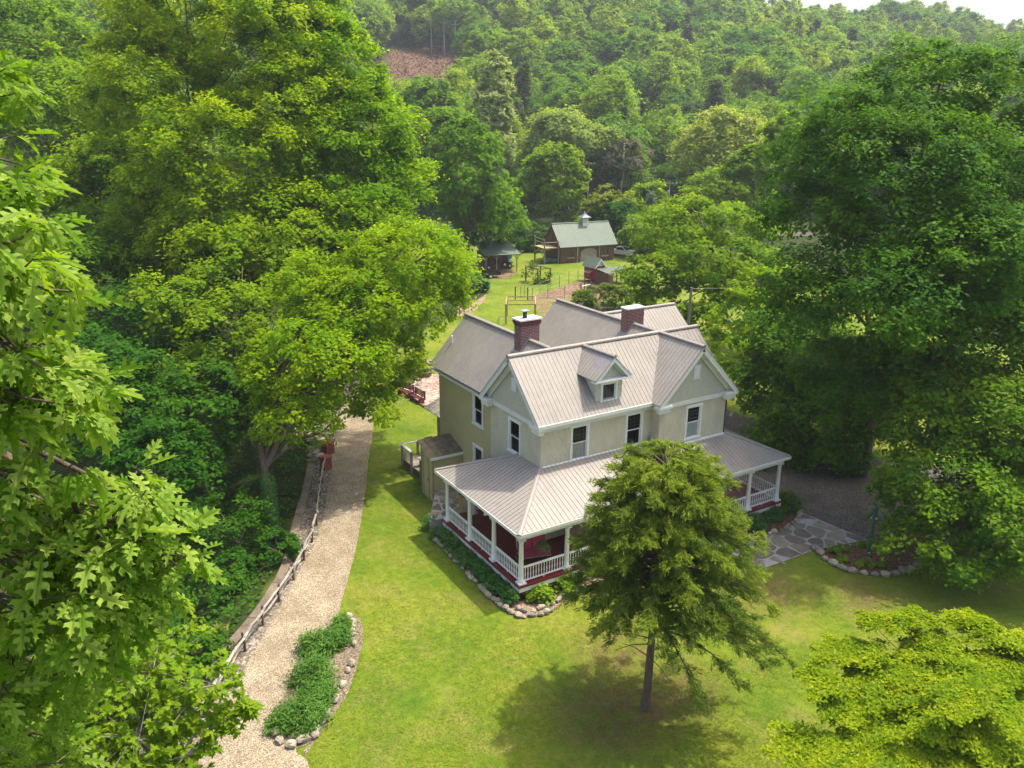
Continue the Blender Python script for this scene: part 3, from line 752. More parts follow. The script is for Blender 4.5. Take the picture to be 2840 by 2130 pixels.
# right front gable block
rw = [(1.90, 3.11, 5.05, 7.07)]
wall_panel(house, (10.27, 2.26, 0), X_, 4.93, 0.3, 7.45, (0, -1, 0), .15, [hole(*h) for h in rw + [(1.0, 2.1, 1.7, 3.5), (2.9, 4.0, 1.7, 3.5)]], SM)
window(house, (10.27, 2.26, 0), X_, (0, -1, 0), *rw[0], curtain=.52)
for h in ((1.0, 2.1, 1.7, 3.5), (2.9, 4.0, 1.7, 3.5)): window(house, (10.27, 2.26, 0), X_, (0, -1, 0), *h)
wall_panel(house, (10.27, 2.96, 0), (0, -1, 0), .70, 0.3, 7.95, (-1, 0, 0), .15, [], SM)
wall_panel(house, (15.2, 2.26, 0), Y_, 13.14, 0.3, 7.9, (1, 0, 0), .15, [], SM)
# wings behind
wg = [(4.38, 5.60, 5.22, 7.16), (4.38, 5.56, 2.8, 3.95)]
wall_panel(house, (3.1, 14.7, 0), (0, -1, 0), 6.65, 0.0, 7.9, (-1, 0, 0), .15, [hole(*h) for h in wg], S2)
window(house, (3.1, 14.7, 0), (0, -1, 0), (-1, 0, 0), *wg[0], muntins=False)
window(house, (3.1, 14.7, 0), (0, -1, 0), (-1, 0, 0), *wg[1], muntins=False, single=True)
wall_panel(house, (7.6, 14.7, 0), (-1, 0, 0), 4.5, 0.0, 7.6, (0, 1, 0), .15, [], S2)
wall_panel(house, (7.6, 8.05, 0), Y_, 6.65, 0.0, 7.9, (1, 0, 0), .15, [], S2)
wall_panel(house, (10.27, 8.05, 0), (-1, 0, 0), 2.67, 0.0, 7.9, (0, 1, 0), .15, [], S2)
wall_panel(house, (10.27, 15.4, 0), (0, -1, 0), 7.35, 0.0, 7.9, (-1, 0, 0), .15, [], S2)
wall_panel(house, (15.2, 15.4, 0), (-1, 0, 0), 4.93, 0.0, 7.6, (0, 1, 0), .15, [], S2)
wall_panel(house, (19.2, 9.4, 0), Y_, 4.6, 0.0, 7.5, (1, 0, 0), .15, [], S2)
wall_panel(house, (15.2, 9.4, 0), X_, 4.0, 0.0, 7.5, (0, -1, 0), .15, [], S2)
MB().prism([(19.2, 9.4, 7.5), (19.2, 14.0, 7.5), (19.2, 14.0, 8.3), (19.2, 11.7, 10.15), (19.2, 9.4, 8.3)], (-.1, 0, 0)).build('gable_wall', S2, house)
MB().prism([(3.1, 14.7, 7.5), (7.6, 14.7, 7.5), (5.34, 14.7, 10.1)], (0, -.1, 0)).build('gable_wall', S2, house)
MB().prism([(10.27, 15.4, 7.5), (15.2, 15.4, 7.5), (12.74, 15.4, 10.2)], (0, -.1, 0)).build('gable_wall', S2, house)
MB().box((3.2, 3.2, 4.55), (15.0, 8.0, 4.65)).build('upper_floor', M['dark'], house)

# shingled gables with louvred vents, rake boards and cornice returns
def gable(o, ua, n, half, z0, zpk, vent):
    o, ua, n = Vector(o), Vector(ua), Vector(n); up = Vector((0, 0, 1))
    tri = [(-half, z0), (half, z0), (half, zpk - half * .985), (0, zpk), (-half, zpk - half * .985)]
    MB().prism([o + ua * x + up * y for x, y in tri], -n * .1).build('gable_wall', M['shingle'], house)
    m = MB(); rr = random.Random(3); ch = .155; y = z0
    while y < zpk - .1:
        x = -half - rr.random() * .2
        while x < half:
            w = rr.uniform(.11, .2); c = [(x + .006, y), (x + w - .006, y), (x + w - .006, y + ch), (x + .006, y + ch)]
            sl = .985
            c = clip_half(c, (sl, 1), zpk - .02); c = clip_half(c, (-sl, 1), zpk - .02) if len(c) > 2 else c
            c = clip_half(c, (1, 0), half) if len(c) > 2 else c; c = clip_half(c, (-1, 0), half) if len(c) > 2 else c
            if len(c) > 2 and area2(c) > .002:
                i = len(m.v); t = rr.uniform(.0, .006)
                m.poly([o + ua * a + up * b_ + n * (.026 + t - (b_ - y) / ch * .018) for a, b_ in c])
                lo = [p for p in c if p[1] < y + 1e-4]
                if len(lo) >= 2:
                    a, b_ = lo[0], lo[-1]; m.poly([o + ua * a[0] + up * y + n * .002, o + ua * b_[0] + up * y + n * .002, o + ua * b_[0] + up * y + n * (.026 + t), o + ua * a[0] + up * y + n * (.026 + t)])
            x += w
        y += ch
    sh = m.build('shingles', M['shingle'], house); sh['kind'] = 'stuff'
    def bx(mm, a, b_, c, d, d0, d1): mm.prism([o + ua * x + up * y + n * d0 for x, y in ((a, c), (b_, c), (b_, d), (a, d))], n * (d1 - d0))
    v = MB(); a0, a1, c0, c1 = vent
    for q in ((a0, a0 + .05, c0, c1), (a1 - .05, a1, c0, c1), (a0 + .05, a1 - .05, c1 - .05, c1), (a0 - .05, a1 + .05, c0 - .06, c0)): bx(v, *q, .03, .075)
    vo = v.build('vent', M['white'], house)
    k = 8
    for i in range(k):
        z = c0 + .03 + (c1 - c0 - .08) * i / k
        MB().prism([o + ua * a0 + ua * .05 + up * z + n * .07, o + ua * (a1 - .05) + up * z + n * .07, o + ua * (a1 - .05) + up * (z + .08) + n * .035, o + ua * (a0 + .05) + up * (z + .08) + n * .035], n * -.008).build('louvre', M['white'], vo)
gable((2.97, 5.5, 0), (0, -1, 0), (-1, 0, 0), 2.545, 7.45, 10.40, (-.24, .26, 8.66, 9.30))
gable((12.74, 2.26, 0), X_, (0, -1, 0), 2.46, 7.45, 10.40, (-.23, .23, 8.64, 9.40))
tb = MB()
# friezes, fascias and soffits
tb.box((3.06, 2.88, 7.08), (10.20, 2.957, 7.46)); tb.box((2.6, 2.50, 7.43), (9.9, 2.95, 7.47)); tb.box((2.5, 2.44, 7.46), (9.88, 2.50, 7.64))
tb.box((2.89, 3.0, 7.22), (2.967, 8.02, 7.45)); tb.box((10.36, 2.18, 7.22), (15.1, 2.257, 7.45))
tb.box((10.18, 2.30, 7.08), (10.267, 2.86, 7.46)); tb.box((15.21, 2.30, 7.1), (15.29, 8.0, 7.5))
tb.box((2.72, 8.55, 7.36), (3.09, 15.0, 7.42)); tb.box((3.02, 8.2, 7.08), (3.095, 14.65, 7.35))
tb.build('frieze_board', M['trim'], house)
for (x, y) in ((0, 0),):
    pass
def rake(o, apex, ends, n, w=.30, depth=.42):
    """wide board and soffit under a gable overhang, from the apex to each eave"""
    for e in ends:
        a, b_ = Vector(apex), Vector(e); d = (b_ - a).normalized(); nn = Vector(n); dn = d.cross(nn).normalized()
        if dn.z > 0: dn = -dn
        MB().prism([a + dn * .10 + d * .05, b_ + dn * .10, b_ + dn * (.10 + w * .55), a + dn * (.10 + w * .55) + d * .05], -nn * .05).build('rake_board', M['trim'], house)
        c = a - nn * (depth - .06); f = b_ - nn * (depth - .06)
        MB().prism([c + dn * .12 + d * .3, f + dn * .12 - d * .2, f + dn * (.12 + w) - d * .35, c + dn * (.12 + w) + d * .45], nn * .05).build('rake_frieze', M['trim'], house)
rake(None, (2.53, 5.5, RZ), ((2.53, 2.5, EZ), (2.53, 8.5, EZ)), (-1, 0, 0))
rake(None, (12.74, 1.81, RZ), ((9.82, 1.81, EZ), (15.66, 1.81, EZ)), (0, -1, 0))
for a, b_ in (((2.50, 2.47, 7.36), (2.98, 3.35, 7.50)), ((2.50, 7.60, 7.36), (2.98, 8.53, 7.50)), ((9.80, 1.80, 7.36), (10.75, 2.24, 7.50)), ((14.75, 1.80, 7.36), (15.68, 2.24, 7.50))):
    m = MB().box(a, b_); c = (a[0] + .12 if b_[0] - a[0] < .6 else a[0] + .1, a[1] + .1)
    m.box((a[0] + .10, a[1] + .10, 7.10), (b_[0] - .08, b_[1] - .08, 7.36))
    m.prism([(a[0] + .02, a[1] + .02, 7.50), (b_[0] - .02, a[1] + .02, 7.50), (b_[0] - .02, b_[1] - .02, 7.50), (a[0] + .02, b_[1] - .02, 7.50)], (0, 0, .05))
    m.build('cornice_return', M['trim'], house)
m = MB()
for (x0, y0), (x1, y1), nx_, ny_ in (((3.05, 2.9), (10.2, 2.9), 0, 0), ((10.2, 2.2), (15.2, 2.2), 0, 0)):
    m.prism([(x0, y0 - .05, 5.02 if y0 > 2.5 else 4.80), (x1, y0 - .05, 5.02 if y0 > 2.5 else 4.80), (x1, y0 + .055, 5.10 if y0 > 2.5 else 4.86), (x0, y0 + .055, 5.10 if y0 > 2.5 else 4.86)], (0, 0, .09))
m.prism([(2.86, 2.9, 5.00), (2.96, 2.9, 5.06), (2.96, 5.1, 5.06), (2.86, 5.1, 5.00)], (0, 0, .1))
m.build('base_flashing', M['trim'], house)

# dormer
dm = thing('dormer', (7.28, 3.02, 8.1), None, None); dm.parent = house; dm.location = Vector((7.28, 3.02, 8.1)) - wl(house)
dF = 3.02
def part(mb, name, mat): return mb.build(name, mat, dm)
m = MB()
m.prism([(6.41, dF, 8.05), (6.73, dF, 8.05), (6.73, dF, 9.25), (6.41, dF, 9.25)], (0, .08, 0)); m.prism([(7.83, dF, 8.05), (8.14, dF, 8.05), (8.14, dF, 9.25), (7.83, dF, 9.25)], (0, .08, 0))
m.prism([(6.73, dF, 9.10), (7.83, dF, 9.10), (7.83, dF, 9.25), (6.73, dF, 9.25)], (0, .08, 0))
m.prism([(6.41, dF + .09, 8.0), (6.41, dF + 1.25, 9.25), (6.41, dF + .09, 9.25)], (.06, 0, 0)); m.prism([(8.14, dF + .09, 8.0), (8.14, dF + 1.25, 9.25), (8.14, dF + .09, 9.25)], (-.06, 0, 0))
part(m, 'cheek', M['shingle'])
for k in range(5):
    z = 8.3 + k * .2; MB().box((6.395, dF - .012, z), (6.41, dF + max(.2, (z - 8.0)), z + .015)).build('lap', M['shingle'], dm)
    MB().box((6.41, dF - .012, z), (6.70, dF - .001, z + .015)).build('lap', M['shingle'], dm); MB().box((7.86, dF - .012, z), (8.14, dF - .001, z + .015)).build('lap', M['shingle'], dm)
dEZ, dRZ = 9.38, 10.56
roof_slope(dm, 'roof_slope', [(6.08, 2.62, dEZ), (6.08, 4.30, dEZ), (7.28, 5.42, dRZ - .06), (7.28, 2.62, dRZ)], (-1, 0, -1), RF, T, .258, .06)
roof_slope(dm, 'roof_slope', [(8.48, 2.62, dEZ), (8.48, 4.30, dEZ), (7.28, 5.42, dRZ - .06), (7.28, 2.62, dRZ)], (1, 0, -1), RF, T, .258, .06)
cap(dm, (7.28, 2.6, dRZ), (7.28, 5.42, dRZ - .05), RF, .12)
MB().prism([(6.32, dF - .0, 9.3), (8.24, dF - .0, 9.3), (7.28, dF - .0, 10.24)], (0, .1, 0)).build('pediment', M['shingle'], dm)
for k in range(4):
    z = 9.42 + k * .17; hw = (10.24 - z) / .98 - .06; MB().box((7.28 - hw, dF - .014, z), (7.28 + hw, dF - .002, z + .014)).build('lap', M['shingle'], dm)
MB().box((6.06, 2.62, 9.24), (8.50, 3.0, 9.32)).build('cornice', M['white'], dm)
for s in (-1, 1):
    MB().prism([(7.28, 2.635, 10.44), (7.28 + s * 1.18, 2.635, 9.28), (7.28 + s * 1.0, 2.635, 9.28), (7.28, 2.635, 10.26)], (0, .05, 0)).build('rake_board', M['white'], dm)
    MB().prism([(7.28, 2.95, 10.40), (7.28 + s * 1.05, 2.95, 9.33), (7.28 + s * .85, 2.95, 9.33), (7.28, 2.95, 10.20)], (0, .05, 0)).build('rake_board', M['white'], dm)
window(dm, (6.73, dF, 0), X_, (0, -1, 0), 0, 1.10, 8.06, 9.12, single=True)
MB().bar((6.38, 2.99, 8.10), (6.38, 4.3, 9.40), .06, .10).build('flashing', M['flash'], dm)

# chimneys: coursed bricks standing proud of the mortar
def chimney(x0, x1, y0, y1, zb, zt, corbel, label):
    ch = MB().box((x0 + .012, y0 + .012, zb), (x1 - .012, y1 - .012, zt)).build('chimney', M['mortar2'], house); ch['label'] = label
    m = MB(); L, Hh, g = .215, .062, .024; z = zb; row = 0; rr = random.Random(row)
    while z < zt - .02:
        out = .0 if z < zt - .36 else (.045 if corbel else .0)
        if corbel and z > zt - .22: out = .08
        for side in range(4):
            a, b_ = ((x0, x1), (y0, y1))[side % 2]; s = a - out + (-(L / 2) if row % 2 else 0)
            while s < b_ + out - .02:
                e = min(s + L - g, b_ + out); ss = max(s, a - out); j = rr.uniform(-.004, .006)
                if e - ss > .03:
                    if side == 0: m.box((ss, y0 - out - j, z), (e, y0 + .05, z + Hh))
                    elif side == 2: m.box((ss, y1 - .05, z), (e, y1 + out + j, z + Hh))
                    elif side == 3: m.box((x0 - out - j, ss, z), (x0 + .05, e, z + Hh))
                    else: m.box((x1 - .05, ss, z), (x1 + out + j, e, z + Hh))
                s += L
        z += Hh + g; row += 1
    b_ = m.build('bricks', M['brick'], ch); b_['kind'] = 'stuff'
    o = .12 if corbel else .05
    MB().box((x0 - o, y0 - o, zt), (x1 + o, y1 + o, zt + .085)).build('cap', M['white'], ch)
    return ch
ch1 = chimney(4.72, 5.94, 7.73, 8.40, 8.8, 11.66, True, 'brick chimney with corbelled top and metal flue cap')
m = MB().lathe((5.2, 8.08, 11.745), [(.13, 0), (.13, .12), (.11, .13), (.11, .30), (.14, .31), (.14, .36)], 10); m.build('flue', M['black'], ch1)
MB().box((4.98, 7.86, 12.13), (5.44, 8.30, 12.16)).build('flue_cap', M['galv'], ch1)
ch2 = chimney(12.18, 13.42, 7.68, 8.30, 9.0, 11.46, False, 'plain brick chimney with flat white cap')
for (a, b_) in (((4.66, 7.62, 9.72), (5.34, 7.74, 9.95)),):
    MB().prism([(4.60, 7.62, 9.75), (4.60, 8.5, 9.75), (4.76, 8.5, 9.93), (4.76, 7.62, 9.93)], (0, 0, .05)).build('chimney_flashing', M['flash'], house)
    MB().prism([(5.34, 7.70, 10.58), (4.68, 7.70, 9.86), (4.68, 7.70, 10.02), (5.34, 7.70, 10.85)], (0, .02, 0)).build('chimney_flashing', M['flash'], house)
    MB().prism([(12.05, 7.6, 9.86), (12.05, 8.45, 9.86), (12.2, 8.45, 10.02), (12.2, 7.6, 10.02)], (0, 0, .06)).build('chimney_flashing', M['flash'], house)
    MB().prism([(12.74, 7.65, 10.58), (12.14, 7.65, 9.98), (12.14, 7.65, 10.12), (12.74, 7.65, 10.82)], (0, .02, 0)).build('chimney_flashing', M['flash'], house)
MB().lathe((3.92, 14.42, 8.75), [(.06, 0), (.06, .65), (.065, .66), (.065, .72)], 8).build('vent_pipe', M['white'], house)
MB().lathe((6.3, 7.6, 9.4), [(.05, 0), (.05, .25), (.13, .27), (.12, .33), (.03, .38)], 8).build('vent_pipe', M['white'], house)
MB().tube([(15.28, 2.2, 7.4), (15.32, 2.3, 7.0), (15.32, 2.35, 4.6)], .05, 6).build('downspout', M['darkwood'], house)

# wrap-around porch
PS, PZ = .419, 3.75
zf = lambda y: PZ + PS * (y + .38)
DK = T
roof_slope(house, 'porch_roof', [(-.38, -.38, PZ), (18.08, -.38, PZ), (15.44, 2.26, zf(2.26)), (15.44 - .3, 2.96, zf(2.96)), (2.96, 2.96, zf(2.96))], (0, -1, -PS), RF, DK, .268, .07, 'porch_roof_panel', .020)
roof_slope(house, 'porch_roof', [(-.38, -.38, PZ), (2.96, 2.96, zf(2.96)), (2.96, 5.05, zf(2.96)), (-.38, 8.39, PZ)], (-1, 0, -PS), RF, DK, .268, .07, 'porch_roof_panel', .020)
roof_slope(house, 'porch_roof', [(-.38, 8.39, PZ), (2.96, 5.05, zf(2.96)), (2.96, 8.39, PZ)], (0, 1, -PS), RF, DK, .268, .07, 'porch_roof_panel', .020)
roof_slope(house, 'porch_roof', [(18.08, -.38, PZ), (15.3, 2.4, zf(2.4)), (15.3, 6.3, zf(2.4)), (18.08, 6.3, PZ)], (1, 0, -PS), RF, DK, .268, .07, 'porch_roof_panel', .020)
roof_slope(house, 'porch_roof', [(9.85, 2.3, 5.0), (10.35, 1.6, 4.75), (10.3, 2.2, 5.25), (10.2, 2.9, 5.5)], (-1, -.3, -.5), M['flash'], M['flash'], .5, .03, 'cricket_panel')
cap(house, (-.38, -.38, PZ), (2.93, 2.93, zf(2.93)), RF, .12, .04, 'hip_cap'); cap(house, (-.36, 8.37, PZ), (2.93, 5.08, zf(2.93)), RF, .12, .04, 'hip_cap'); cap(house, (18.06, -.36, PZ), (15.44, 2.26, zf(2.26)), RF, .12, .04, 'hip_cap')
m = MB(); m.box((-.40, -.42, 3.60), (18.10, -.37, 3.755)); m.box((-.425, -.36, 3.60), (-.375, 8.37, 3.755)); m.box((18.07, -.36, 3.60), (18.12, 6.3, 3.755)); m.box((-.40, 8.38, 3.60), (2.9, 8.43, 3.755))
m.build('eave_fascia', M['trim'], house)
m = MB(); m.box((-.14, -.14, 3.30), (17.84, .14, 3.58)); m.box((-.14, .15, 3.30), (.14, 7.80, 3.58)); m.box((17.56, .15, 3.30), (17.84, 6.2, 3.58)); m.box((.15, 7.52, 3.30), (2.9, 7.80, 3.58))
m.build('porch_beam', M['trim'], house)
m = MB(); m.box((-.25, -.25, .80), (17.95, 2.95, .90)); m.box((-.25, 2.95, .80), (2.97, 7.95, .90)); m.box((15.21, 2.95, .80), (17.95, 6.2, .90))
m.build('porch_floor', M['red'], house)
m = MB(); m.box((-.22, -.22, .56), (17.92, -.14, .797)); m.box((-.22, -.13, .56), (-.14, 7.9, .797)); m.box((17.84, -.13, .56), (17.92, 6.2, .797)); m.build('skirt_board', M['trim'], house)
m = MB()
for x in np.arange(0, 17.7, .22):
    for s in (-1, 1): m.bar((x, -.12 if s > 0 else -.10, .02), (x + s * .28, -.12 if s > 0 else -.10, .56), .035, .012)
for y in np.arange(0, 7.6, .22):
    for s in (-1, 1): m.bar((-.12 if s > 0 else -.10, y, .02), (-.12 if s > 0 else -.10, y + s * .28, .56), .035, .012)
m.build('porch_lattice', M['darkwood'], house)
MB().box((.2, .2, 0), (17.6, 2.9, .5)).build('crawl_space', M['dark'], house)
colm = MB().lathe((0, 0, 0), [(.15, .10), (.165, .12), (.165, .18), (.135, .21), (.13, .5), (.105, 2.12), (.12, 2.15), (.12, 2.18), (.108, 2.20), (.15, 2.29), (.15, 2.32)], 14)
colm.box((-.20, -.20, 0), (.20, .20, .10)); colm.box((-.17, -.17, 2.32), (.17, .17, 2.40))
proto = colm.build('column', M['white'], house, smooth=False); cme = proto.data
bpy.data.objects.remove(proto)
# the shared column mesh keeps its own origin at the foot
for v in cme.vertices: v.co = v.co + wl(house)
for pl in cme.polygons: pl.use_smooth = len(pl.vertices) == 4 and abs(pl.normal.z) < .9
XS = [0, 2.66, 5.2, 7.7, 10.2, 12.75, 15.29, 17.70]; YS = [2.57, 5.09, 7.65]
cols = [(x, 0) for x in XS] + [(0, y) for y in YS] + [(17.7, 3.1), (17.7, 6.0), (1.6, 7.65)]
for x, y in cols: share('column', cme, house, (x, y, .90))
bm_ = MB().lathe((0, 0, 0), [(.026, 0), (.026, .10), (.018, .12), (.036, .26), (.020, .42), (.016, .50), (.030, .52), (.022, .55), (.026, .57), (.026, .66)], 6)
bo = bm_.build('baluster', M['white']); bme = bo.data; bpy.data.objects.remove(bo)
def railing(p, q):
    p, q = Vector((*p, .90)), Vector((*q, .90)); d = (q - p).normalized(); p = p + d * .16; q = q - d * .16; L = (q - p).length
    r = MB(); up = Vector((0, 0, 1))
    r.bar(p + up * .12, q + up * .12, .07, .06); r.bar(p + up * .84, q + up * .84, .085, .06); r.bar(p + up * .885, q + up * .885, .05, .03)
    r.obox((p + q) / 2 + up * .045, d * .03, Vector((.03, .03, 0)), up * .045)
    o = r.build('railing', M['white'], house); n = int(L / .155)
    for i in range(n): share('baluster', bme, o, p + d * L * (i + .5) / n + up * .15)
for a, b_ in zip(XS[:-1], XS[1:]):
    if a == 10.2: continue
    railing((a, 0), (b_, 0))
for a, b_ in zip([0] + YS[:-1], YS): railing((0, a), (0, b_))
railing((17.7, 0), (17.7, 3.1)); railing((17.7, 3.1), (17.7, 6.0))
for k in range(4):
    MB().box((10.5, -.25 - .3 * (k + 1), .02 + 0), (12.45, -.25 - .3 * k - .003, .80 - .195 * (k + 1) + .17)).build('step', M['concrete'], house)

# lean-to store on the side of the wing, back porch roof
lt = thing('side_store', (2, 12.5, 0), None, None); lt.parent = house; lt.location = Vector((2, 12.5, 0)) - wl(house)
m = MB(); m.box((1.08, 11.72, 0), (3.08, 13.28, 2.78)); m.prism([(1.08, 11.72, 2.78), (1.08, 13.28, 2.78), (1.08, 13.28, 3.40)], (2.0, 0, 0)); m.build('store_wall', M['stucco2'], lt)
m = MB().box((1.05, 11.68, 0), (1.13, 11.78, 2.8)); m.box((1.05, 12.2, 0), (1.077, 12.3, 2.75)); m.box((1.05, 12.95, 0), (1.077, 13.05, 2.9)); m.box((1.05, 13.2, 0), (1.077, 13.3, 3.1)); m.build('corner_board', M['tanwood'], lt)
dd = MB().box((1.06, 12.31, .1), (1.076, 12.94, 2.5)).build('store_door', M['stucco2'], lt); MB().box((1.03, 12.36, 1.2), (1.058, 12.40, 1.35)).build('handle', M['black'], dd)
roof_slope(lt, 'roof_slope', [(.88, 11.58, 2.95), (3.08, 11.58, 2.95), (3.08, 13.40, 3.52), (.88, 13.40, 3.52)], (0, -1, -.32), M['capstone'], M['trim'], .41, .07, rib=.03)
MB().box((.86, 11.53, 2.80), (3.08, 11.58, 2.96)).build('fascia', M['trim'], lt)
roof_slope(house, 'back_porch_roof', [(4.1, 19.2, 3.3), (4.1, 14.72, 3.3), (5.6, 14.72, 3.95), (5.6, 19.2, 3.95)], (-1, 0, -.43), RF, T, .41, .06)
for y in (15.2, 17.2): MB().box((4.18, y, 0), (4.34, y + .16, 3.25)).build('back_porch_post', M['tanwood'], house)
MB().box((4.25, 16.1, 0), (4.35, 17.0, 3.2)).build('back_porch_screen', M['tanwood'], house)

# ---------------------------------------------------------------- barn and farmyard
def frame(o, ang):
    o = Vector((*o, 0)) if len(o) == 2 else Vector(o); u = Vector((math.cos(ang), math.sin(ang), 0)); n = Vector((-u.y, u.x, 0))
    return lambda a, b, z: o + u * a + n * b + Vector((0, 0, z))
def fbox(m, f, a0, a1, b0, b1, z0, z1):
    m.prism([f(a0, b0, z0), f(a1, b0, z0), f(a1, b1, z0), f(a0, b1, z0)], (0, 0, z1 - z0)); return m

f = frame((57.31, 79.63), R(-7.2)); BL, BD, BE, BR = 10.05, 6.0, 2.62, 6.05
barn = thing('barn', f(5, 3, 0), 'weathered board barn with green metal roof and white cupola', 'barn')
fbox(MB(), f, .06, BL - .06, .06, BD - .06, 0, BE).build('wall', M['darkwood'], barn)
for a in (.06, BL - .16): MB().prism([f(a, .06, BE), f(a, BD - .06, BE), f(a, BD / 2, BR - .22)], f(.1, 0, 0) - f(0, 0, 0)).build('gable_wall', M['darkwood'], barn)
m = MB(); rr = random.Random(31); a = 0.0
holes = [(1.05, 2.55, .95, 2.05), (7.45, 8.9, .95, 2.05), (3.65, 6.75, 0, 2.25)]
while a < BL - .02:
    w = min(rr.uniform(.2, .3), BL - a); j = rr.uniform(0, .02); c = a + w / 2; z0 = .05
    for h in holes:
        if h[0] < c < h[1]:
            if h[2] > 0: fbox(m, f, a + .008, a + w - .008, -.02 - j, .05, z0, h[2])
            z0 = h[3]
    fbox(m, f, a + .008, a + w - .008, -.02 - j, .05, z0, BE); a += w
b = 0.0
while b < BD - .02:
    w = min(rr.uniform(.2, .3), BD - b); j = rr.uniform(0, .02); zt = BE + (BR - .3 - BE) * (1 - abs(b + w / 2 - BD / 2) / (BD / 2)); fbox(m, f, -.02 - j, .05, b + .008, b + w - .008, .05, zt); fbox(m, f, BL - .05, BL + .02 + j, b + .008, b + w - .008, .05, zt); b += w
sd_ = m.build('siding', M['barnwood'], barn); sd_['kind'] = 'stuff'
for s, y0 in ((-1, -.38), (1, BD + .38)):
    roof_slope(barn, 'roof_slope', [f(-.25, y0, BE + .0), f(BL + .45, y0, BE + .0), f(BL + .45, BD / 2, BR), f(-.25, BD / 2, BR)], (f(0, y0, BE) - f(0, BD / 2, BR)), M['green_roof'], M['barnwood'], .30, .07, rib=.035)
cap(barn, f(-.27, BD / 2, BR), f(BL + .47, BD / 2, BR), M['green_roof'])
for h in holes[:2]:
    w = MB(); o = .05
    fbox(w, f, h[0], h[0] + .1, -.06, .02, h[2], h[3]); fbox(w, f, h[1] - .1, h[1], -.06, .02, h[2], h[3]); fbox(w, f, h[0] + .1, h[1] - .1, -.06, .02, h[3] - .1, h[3]); fbox(w, f, h[0] + .1, h[1] - .1, -.06, .02, h[2], h[2] + .08); fbox(w, f, (h[0] + h[1]) / 2 - .04, (h[0] + h[1]) / 2 + .04, -.05, .02, h[2] + .08, h[3] - .1)
    wo_ = w.build('window', M['barnwood'], barn); fbox(MB(), f, h[0] + .1, h[1] - .1, .0, .02, h[2] + .08, h[3] - .1).build('pane', M['glass'], wo_)
    fbox(MB(), f, h[0] + .05, h[1] - .05, -.32, -.065, h[2] - .22, h[2] - .04).build('flower_box', M['greywood'], wo_)
for a0, a1 in ((3.68, 5.19), (5.21, 6.72)):
    pts = [(a0, .08), (a1, .08), (a1, 2.2 if a0 < 5 else 1.75), ((a0 + a1) / 2, 2.15), (a0, 1.75 if a0 < 5 else 2.2)]
    d = MB().prism([f(x, -.10, z) for x, z in pts], f(0, .06, 0) - f(0, 0, 0)).build('barn_door', M['greywood'], barn)
    m = MB(); fbox(m, f, a0 + .05, a1 - .05, -.125, -.10, .35, .5); fbox(m, f, a0 + .05, a1 - .05, -.125, -.10, 1.5, 1.65); m.build('batten', M['greywood'], d)
fbox(MB(), f, 3.3, 7.0, -.9, -.12, .0, .08).build('door_step', M['greywood'], barn)
for a in (2.95, 7.05): fbox(MB(), f, a, a + .18, -.22, -.06, 0, BE).build('corner_post', M['greywood'], barn)
fbox(MB(), f, -.08, -.03, 2.5, 3.5, 2.95, 4.7).build('loft_door', M['darkwood'], barn)
cu = thing('cupola', f(5.9, BD / 2, 5.45), None, None); cu.parent = barn; cu.location = f(5.9, BD / 2, 5.45) - wl(barn)
fbox(MB(), f, 5.32, 6.48, BD / 2 - .58, BD / 2 + .58, 5.35, 6.05).build('base', M['white'], cu)
fbox(MB(), f, 5.5, 6.3, BD / 2 - .4, BD / 2 + .4, 6.05, 6.85).build('core', M['flash'], cu)
for a, b in ((5.40, -.5), (6.28, -.5), (5.40, .38), (6.28, .38)): fbox(MB(), f, a, a + .12, BD / 2 + b, BD / 2 + b + .12, 6.05, 6.9).build('post', M['white'], cu)
for k in range(6):
    z = 6.1 + k * .125; fbox(MB(), f, 5.52, 6.28, BD / 2 - .47, BD / 2 - .41, z, z + .08).build('louvre', M['white'], cu); fbox(MB(), f, 5.43, 5.49, BD / 2 - .38, BD / 2 + .38, z, z + .08).build('louvre', M['white'], cu)
m = MB(); c = f(5.9, BD / 2, 0)
for (r0, z0), (r1, z1) in zip([(.85, 6.9), (.5, 7.12), (.24, 7.4), (.05, 7.85)], [(.5, 7.12), (.24, 7.4), (.05, 7.85), (.02, 8.05)]):
    A_ = [f(5.9 + sx * r0, BD / 2 + sy * r0, z0) for sx, sy in ((-1, -1), (1, -1), (1, 1), (-1, 1))]; B_ = [f(5.9 + sx * r1, BD / 2 + sy * r1, z1) for sx, sy in ((-1, -1), (1, -1), (1, 1), (-1, 1))]
    for k in range(4): m.poly([A_[k], A_[(k + 1) % 4], B_[(k + 1) % 4], B_[k]])
m.poly([f(5.9 + sx * .85, BD / 2 + sy * .85, 6.9) for sx, sy in ((-1, 1), (1, 1), (1, -1), (-1, -1))]); m.build('cupola_roof', M['cupola'], cu)
bal = thing('balcony', f(-1.3, 2, 0), None, None); bal.parent = barn; bal.location = f(-1.3, 2, 0) - wl(barn)
for a, b, h in ((-2.75, .35, 4.1), (-2.75, 3.9, 4.2), (-.25, .25, 3.6)): MB().tube([f(a, b, -.1), f(a + .03, b, 2), f(a, b + .02, h)], [.14, .125, .11], 8).build('post', M['greywood'], bal)
fbox(MB(), f, -2.8, -.05, .3, 3.95, 2.42, 2.52).build('frame', M['greywood'], bal)
for k in range(10): fbox(MB(), f, -2.85 + k * .28, -2.85 + k * .28 + .26, .22, 4.0, 2.525, 2.57).build('plank', M['tanwood'], bal)
